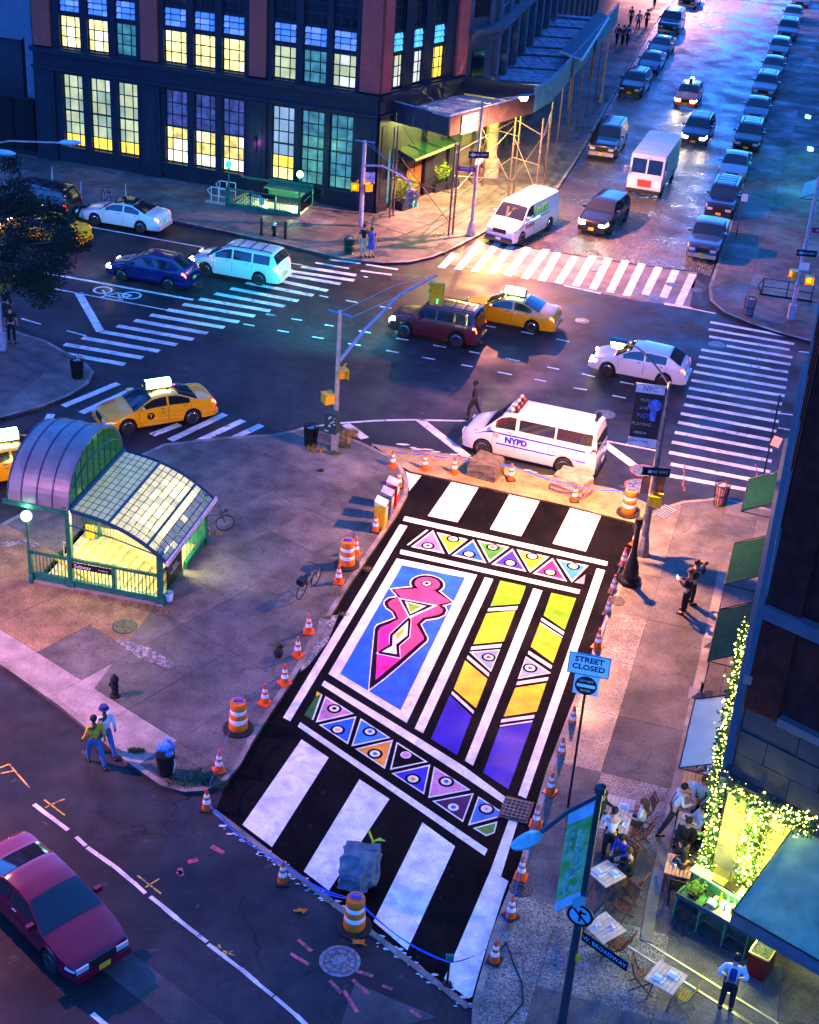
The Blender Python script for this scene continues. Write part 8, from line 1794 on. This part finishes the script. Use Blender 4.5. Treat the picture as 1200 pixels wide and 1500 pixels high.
bin_('green mesh litter bin behind the waiting couple', 511, 371, darkgreen); bin_('dark litter bin at the plaza tip next to the signal pole', 455, 653, black_m); bin_('dark litter bin on the corner island', 114, 553, black_m); bin_('mesh litter bin on the curved kerb by the right crosswalk', 1054, 738, black_m, mat('bag_pink', (.25, .15, .2), .5)); bin_('mesh litter bin on the corner below the ramp railing', 1096, 461, black_m, mat('bag_pale', (.3, .25, .3), .5))
bb = thing('overflowing_bin', 'litter bin heaped with blue plastic bags on the lower plaza corner', 'trash can', G(243, 1132, KZ)); mb = MB(); mb.lathe([(.24, .02), (.28, .7)], 12); mb.obj('bin', black_m, bb)
mb = MB(); r = random.Random(3)
for k in range(12): mb.sphere((r.uniform(-.18, .18), r.uniform(-.18, .18), .78+r.uniform(0, .28)), r.uniform(.10, .17), 7, 5, 1, r.uniform(.7, 1.1), r.uniform(.6, .9))
mb.obj('plastic_bags', mat('bag_blue', (.05, .22, .55), .3, 0, .5, 12, .8, 25), bb); mb = MB(); mb.tube([(.2, 0, .8), (.28, -.03, .4), (.22, -.05, .05)], .02, 4); mb.obj('hanging_strip', linen, bb)
def hydrant(label, px, py, cap_m):
    t = thing('fire_hydrant', label, 'fire hydrant', G(px, py, KZ)); mb = MB(); mb.lathe([(.17, 0), (.17, .05), (.11, .08), (.11, .55), (.14, .57), (.14, .62)], 12); mb.obj('barrel', black_m, t, True); mb = MB(); mb.lathe([(.13, .62), (.11, .70), (.04, .76), (.03, .82)], 12); mb.obj('cap', cap_m, t, True)
    mb = MB(); mb.lathe([(.06, .0), (.06, .2)], 8, M=Matrix.Translation((-.02, 0, .45)) @ Matrix.Rotation(rad(90), 4, 'X')); mb.lathe([(.06, 0), (.06, .2)], 8, M=Matrix.Translation((.02, 0, .45)) @ Matrix.Rotation(rad(-90), 4, 'X')); mb.lathe([(.07, 0), (.07, .18)], 8, M=Matrix.Translation((0, 0, .42)) @ Matrix.Rotation(rad(-90), 4, 'Y')); mb.obj('nozzle', black_m, t)
hydrant('dark fire hydrant alone on the lower plaza', 169, 1019, black_m); hydrant('black hydrant with silver cap between two bollards', 402, 345, chrome)
for px, py, l in ((383, 344, 'short black bollard on the tree side of the silver capped hydrant'), (418, 350, 'short black bollard on the bin side of the silver capped hydrant')):
    t = thing('bollard', l, 'bollard', G(px, py, KZ)); mb = MB(); mb.lathe([(.085, 0), (.08, .95), (.06, 1.0), (.01, 1.02)], 10); mb.obj('shaft', black_m, t, True)
for px, py, l in ((1044, 945, 'square umbrella stand with upright tube by the third green awning'), (1026, 1019, 'square umbrella stand with upright tube near the pale awning')):
    t = thing('umbrella_base', l, 'umbrella stand', G(px, py, KZ), rad(-12)); mb = MB(); mb.add([(-.38, -.38, .0), (.38, -.38, .0), (.38, .38, .0), (-.38, .38, .0), (-.1, -.1, .17), (.1, -.1, .17), (.1, .1, .17), (-.1, .1, .17)], [(0, 1, 5, 4), (1, 2, 6, 5), (2, 3, 7, 6), (3, 0, 4, 7), (4, 5, 6, 7)]); mb.obj('foot', mat('stand_iron', (.10, .11, .13), .35, .5), t); mb = MB(); mb.lathe([(.04, .15), (.04, .45), (.055, .46), (.055, .5)], 8); mb.obj('tube', black_m, t)
# bicycles
def bicycle(label, p, rz, col, tilt=.12, basket=False):
    t = thing('bicycle', label, 'bicycle', (p[0], p[1], KZ), rad(rz)); t.rotation_euler[0] = tilt; R = .34
    for x in (-.52, .52):
        mb = MB(); mb.tube([(x+R*math.cos(2*PI*k/20), 0, R+R*math.sin(2*PI*k/20)) for k in range(21)], .02, 5); w_ = mb.obj('wheel', rubber, t, True); mb = MB()
        for k in range(8): a = PI*k/8; mb.tube([(x-R*math.cos(a), 0, R-R*math.sin(a)), (x+R*math.cos(a), 0, R+R*math.sin(a))], .003, 3)
        tag(mb.obj('spokes', steel, w_), kind='stuff')
    F_r = [((-.52, 0, R), (-.14, 0, .28)), ((-.14, 0, .28), (-.25, 0, .78)), ((-.52, 0, R), (-.24, 0, .72)), ((-.24, 0, .72), (.36, 0, .74)), ((-.14, 0, .28), (.38, 0, .62)), ((.52, 0, R), (.36, 0, .74)), ((.36, 0, .74), (.33, 0, .9))]
    mb = MB(); [mb.tube(list(e), .018, 6) for e in F_r]; mb.obj('frame', mat('bike_'+col[0], col[1], .35, .2), t); mb = MB(); mb.tube([(.28, .28, .95), (.38, .2, .92), (.36, 0, .93), (.38, -.2, .92), (.28, -.28, .95)], .015, 5); mb.obj('handlebar', black_m, t); mb = MB(); mb.box((-.26, 0, .83), (.26, .14, .06)); mb.obj('saddle', black_m, t)
    mb = MB(); mb.lathe([(.09, -.01), (.09, .01)], 12, M=Matrix.Translation((-.14, .03, .28)) @ Matrix.Rotation(rad(90), 4, 'X')); mb.tube([(-.14, -.07, .28), (-.05, -.1, .17)], .012, 4); mb.tube([(-.14, .07, .28), (-.22, .1, .39)], .012, 4); mb.obj('crank', steel, t)
    if basket: mb = MB(); mb.box((-.6, 0, .78), (.34, .26, .2)); mb.obj('pannier', black_m, t)
bicycle('dark bicycle with bag parked by the plaza kerb next to the drum', PG(451, 866), 66, ('black', (.02, .02, .025)), .12, True); bicycle('pale blue bicycle locked at the rack by the loft building', PG(155, 300), 120, ('pale', (.3, .4, .5))); bicycle('bicycle behind the kiosk with only a wheel showing', PG(309, 779), 20, ('dark', (.03, .03, .05)), .1)
for px, py, l, rz in ((120, 290, 'bent steel bike hoop beside the black parked car', 100), (185, 293, 'bent steel bike hoop above the white sedan', 100), (78, 268, 'bent steel bike hoop glimpsed above the tree leaves', 100)):
    t = thing('bike_rack', l, 'bike rack', G(px, py, KZ), rad(rz)); mb = MB(); mb.tube([(-.55, 0, 0), (-.5, 0, .6), (-.3, 0, .88), (0, 0, .95), (.3, 0, .88), (.5, 0, .6), (.55, 0, 0)], .035, 6); mb.obj('hoop', steel, t, True)
# covers and plates in the ground
def cover(px, py, r, label, z=0, m=None, rim=None):
    t = thing('manhole_cover', label, 'manhole cover', G(px, py, z), random.uniform(0, 3)); m = m or manhole_m; mb = MB(); mb.lathe([(r, .0), (r, .012), (r*.9, .016)], 24); mb.obj('lid', m, t)
    mb = MB()
    for rr_ in (.45, .75): mb.lathe([(r*rr_, .018), (r*rr_+.03, .022), (r*rr_+.035, .018)], 20, cap=False)
    for k in range(8): mb.box((r*.6*math.cos(k*PI/4), r*.6*math.sin(k*PI/4), .018), (r*.5, .03, .008), rz=k*PI/4)
    mb.obj('raised_pattern', iron if m is manhole_m else manhole_m, t)
    if rim: mb = MB(); mb.lathe([(r*1.02, .013), (r*1.14, .013)], 24, cap=False); mb.obj('painted_ring', rim, t)
mh_b = mat('manhole_blue', (.16, .20, .24), .35, .3, .4, 8, .8, 40)
for px, py, r, l, z, ri in ((498, 1408, .52, 'large round manhole cover in the lower roadway beside the drum', 0, None), (887, 607, .44, 'bluish manhole cover above the police van rear', 0, None), (943, 690, .50, 'manhole cover with red ring, upper of the pair by the lamp', 0, pm), (936, 712, .52, 'manhole cover with red ring, lower of the pair by the lamp', 0, pm), (1050, 505, .42, 'manhole cover among the upper bars of the right crosswalk', 0, None), (853, 470, .35, 'manhole cover between the taxi and the top crosswalk', 0, None), (961, 438, .42, 'bright manhole cover below the top crosswalk bars', 0, None), (983, 417, .33, 'manhole cover within a top crosswalk bar', 0, None), (1020, 425, .33, 'manhole cover right of the last top crosswalk bar', 0, None), (869, 395, .28, 'small manhole cover within the top crosswalk', 0, None), (877, 386, .3, 'manhole cover at the edge of the granite setts', .005, None), (1128, 706, .4, 'manhole cover under the green awning corner by the crosswalk', 0, None),
                           (183, 918, .42, 'dark iron cover on the plaza below the kiosk', KZ, None), (643, 345, .36, 'dark round cover beneath the shed corner posts', KZ, None), (903, 880, .30, 'pale ringed lid beside the restaurant side cones', KZ, None), (763, 1302, .32, 'round lid at the kerb below the pinkish cone', KZ, None)):
    cover(px, py, r, l, z, (iron if z > .1 else mh_b), ri)
def flatplate(name, label, poly, z, m, bars=0):
    q = [G2(*p, z) for p in poly]; c = Vector((sum(a for a, _ in q)/4, sum(b for _, b in q)/4)); t = thing(name, label, 'metal plate', (c.x, c.y, z)); q = [(a-c.x, b-c.y) for a, b in q]; mb = MB(); mb.prism(q, 0, .012); mb.obj('plate', m, t)
    if bars:
        for i in range(bars):
            f = (i+.5)/bars; a = Vector(q[0]).lerp(Vector(q[3]), f); b_ = Vector(q[1]).lerp(Vector(q[2]), f); mb = MB(); mb.tube([(*a, .016), (*b_, .016)], .012, 4); mb.obj('bar', steel, t)
flatplate('pavement_hatch', 'dark rectangular hatch near the foot of the lit corner lamp', [(636, 363), (652, 371), (666, 361), (650, 354)], KZ, iron, 5); flatplate('pavement_hatch', 'dark rectangular hatch beside the couple', [(546, 373), (569, 376), (566, 368), (549, 366)], KZ, iron, 4); flatplate('tactile_plate', 'studded tactile plate on the corner below the stoops', [(1044, 424), (1060, 436), (1066, 428), (1056, 420)], KZ, mat('tactile', (.05, .08, .14), .8), 0); flatplate('tactile_plate', 'grid patterned plate on the kerb ramp below the banner lamp', [(955, 750), (972, 761), (993, 748), (975, 739)], KZ, mat('tactile'), 7)
for px, py, l in ((440, 1334, 'scrap of orange netting above the other scrap'), (526, 1380, 'scrap of orange netting below the drum')):
    mb = MB(); r = random.Random(int(px)); p = G(px, py, .02)
    for k in range(7): a = r.uniform(0, 6); mb.tube([(r.uniform(-.12, .12), r.uniform(-.08, .08), .01), (r.uniform(-.2, .2), r.uniform(-.1, .1), .04), (r.uniform(-.2, .2), r.uniform(-.1, .1), .01)], .014, 4)
    o = mb.obj('orange_netting', mat('net_orange', (.9, .22, .02), .6), None, loc=p); tag(o, l, 'litter')
cbl = MB(); cbl.tube([tuple(G(*q, KZ+.02)) for q in ((724, 1405), (742, 1380+0), (752, 1410), (765, 1440), (766, 1470), (740, 1500))], .02, 5); tag(cbl.obj('black_cable', rubber), 'black cable curling over the lower restaurant pavement', 'cable')
jb = thing('jacket_heap', 'small dark bag lying beside the three plaza cones', 'bag', G(408, 962, KZ)); mb = MB(); mb.sphere((0, 0, .16), .2, 8, 6, .8, 1.1, .9); mb.sphere((.05, .12, .32), .1, 7, 5); mb.obj('bag', c_black, jb)
pb_ = thing('plastic_bucket', 'white bucket at the foot of the kiosk corner column', 'bucket', G(247, 879, KZ)); mb = MB(); mb.lathe([(.14, 0), (.17, .3), (.16, .3), (.13, .05)], 12); mb.obj('pail', china, pb_)
dk = thing('service_cart', 'green lit cabinet at the picture edge near the stoop corner', 'cabinet', G(1203, 445, KZ)); mb = MB(); mb.box((.3, 0, .9), (.7, .6, 1.8)); mb.obj('case', black_m, dk); mb = MB(); mb.box((-.0, -.31, 1.1), (.12, .02, 1.0)); mb.obj('lit_strip', mat('strip_green', (.2, .8, .4), emit=(.2, 1, .45), es=3), dk)

# ================================================================== PLANTS
for k, (px, py, s_, lab) in enumerate(((592, 304, 1.0, 'leafy green shrub at the corner side of the entrance'), (641, 277, 1.15, 'leafy lit shrub on the street side of the entrance'))):
    g_ = G(px, py, KZ); t = thing('shrub', lab, 'shrub', g_); mb = MB(); mb.box((0, 0, .25), (1.3*s_, .8, .5), rz=rad(53)); mb.obj('planter', navy, t)
    cs = [(rnd.uniform(-.5, .5)*s_, rnd.uniform(-.4, .4), .8+rnd.uniform(-.2, .9)*s_) for _ in range(14)]; mb = MB(); leaves('l', mb, cs, 2600, .38, .06, rnd); mb.obj('foliage', leafb, t); mb = MB(); [mb.tube([(0, 0, .3), c], .015, 4) for c in cs]; mb.obj('stem', wood, t)
tr = thing('street_tree', 'dark leafy tree hanging over the avenue at the picture edge', 'tree', (-21.5, 60.5, 0)); TO = tr.location
hubs = []
zone = [(5, 300), (20, 270), (40, 290), (10, 330), (45, 330), (70, 320), (95, 335), (60, 360), (85, 355), (110, 350), (20, 365), (40, 385), (65, 390), (90, 385), (10, 410), (50, 415), (60, 435), (75, 410), (5, 390), (30, 420), (-30, 330), (-30, 380), (-60, 350), (100, 345), (30, 345), (15, 245), (28, 300), (78, 300), (50, 305)]
for (px, py) in zone:
    for _ in range(2): z_ = rnd.uniform(4.6, 6.6); hubs.append(tuple(G(px+rnd.uniform(-9, 9), py+rnd.uniform(-9, 9), z_)-TO))
mb = MB(); mb.tube([(0, 0, 0), (-.1, .1, 2.0), (-.3, .1, 4.2), (-.6, .3, 6.5)], [.22, .18, .15, .08], 8); mb.obj('trunk', mat('bark', (.06, .045, .035), .9, 0, .3, 8, .8, 20), tr, True)
mb = MB()
for hpt in hubs[::2]: m_ = Vector((-.3, .1, 4.0)).lerp(Vector(hpt), .55)+Vector((0, 0, .3)); mb.tube([(-.3, .1, 4.0), tuple(m_), hpt], [.06, .035, .012], 5)
mb.obj('limb', mat('bark'), tr)
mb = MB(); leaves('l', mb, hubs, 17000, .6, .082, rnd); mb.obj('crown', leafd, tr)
def weeds(label, spots, n, h_, m, z=KZ):
    mb = MB(); rw = random.Random(9)
    for (px, py, rr_) in spots:
        g_ = G(px, py, z)
        for k in range(n):
            a = rw.uniform(0, 2*PI); d = rw.random()**.5*rr_; p = Vector((g_.x+math.cos(a)*d*1.3, g_.y+math.sin(a)*d*.7, z)); hh = h_*rw.uniform(.3, 1); q = Vector((rw.gauss(0, .4), rw.gauss(0, .4), 1)).normalized()*hh; s = Vector((rw.uniform(-1, 1), rw.uniform(-1, 1), 0)).normalized()*.012
            mb.add([tuple(p-s), tuple(p+s), tuple(p+q+s*.3)], [(0, 1, 2)])
    tag(mb.obj('weeds', m), label, 'weeds', kind='stuff')
dry = mat('dry_grass', (.28, .22, .09), .9, 0, .4, 6); grs = mat('weed_green', (.05, .10, .03), .9, 0, .5, 4)
weeds('dry grass tufts around the signal pole and bin at the plaza tip', [(500, 648, .35), (508, 638, .4), (463, 660, .3), (515, 634, .25)], 230, .35, dry); weeds('green weeds in the joints at the plaza tip', [(487, 664, .3), (470, 690, .1), (505, 655, .2)], 150, .18, grs)
weeds('weeds on the rounded lower plaza corner', [(280, 1140, .5), (300, 1135, .45), (265, 1148, .35), (315, 1148, .3), (200, 1100, .2)], 330, .12, grs); weeds('straw coloured weeds along the foot of the kiosk fence', [(120, 868, .3), (160, 876, .3), (195, 884, .35), (215, 890, .3), (240, 898, .25), (310, 782, .3), (268, 832, .2)], 120, .16, dry)
weeds('scrubby weeds by the plaza kerb near the bicycle', [(405, 1055-110, .2), (492, 870, .2), (505, 900, .15), (480, 905, .12), (540, 835, .15)], 90, .14, dry)

bpy.data.scenes.remove(TS)
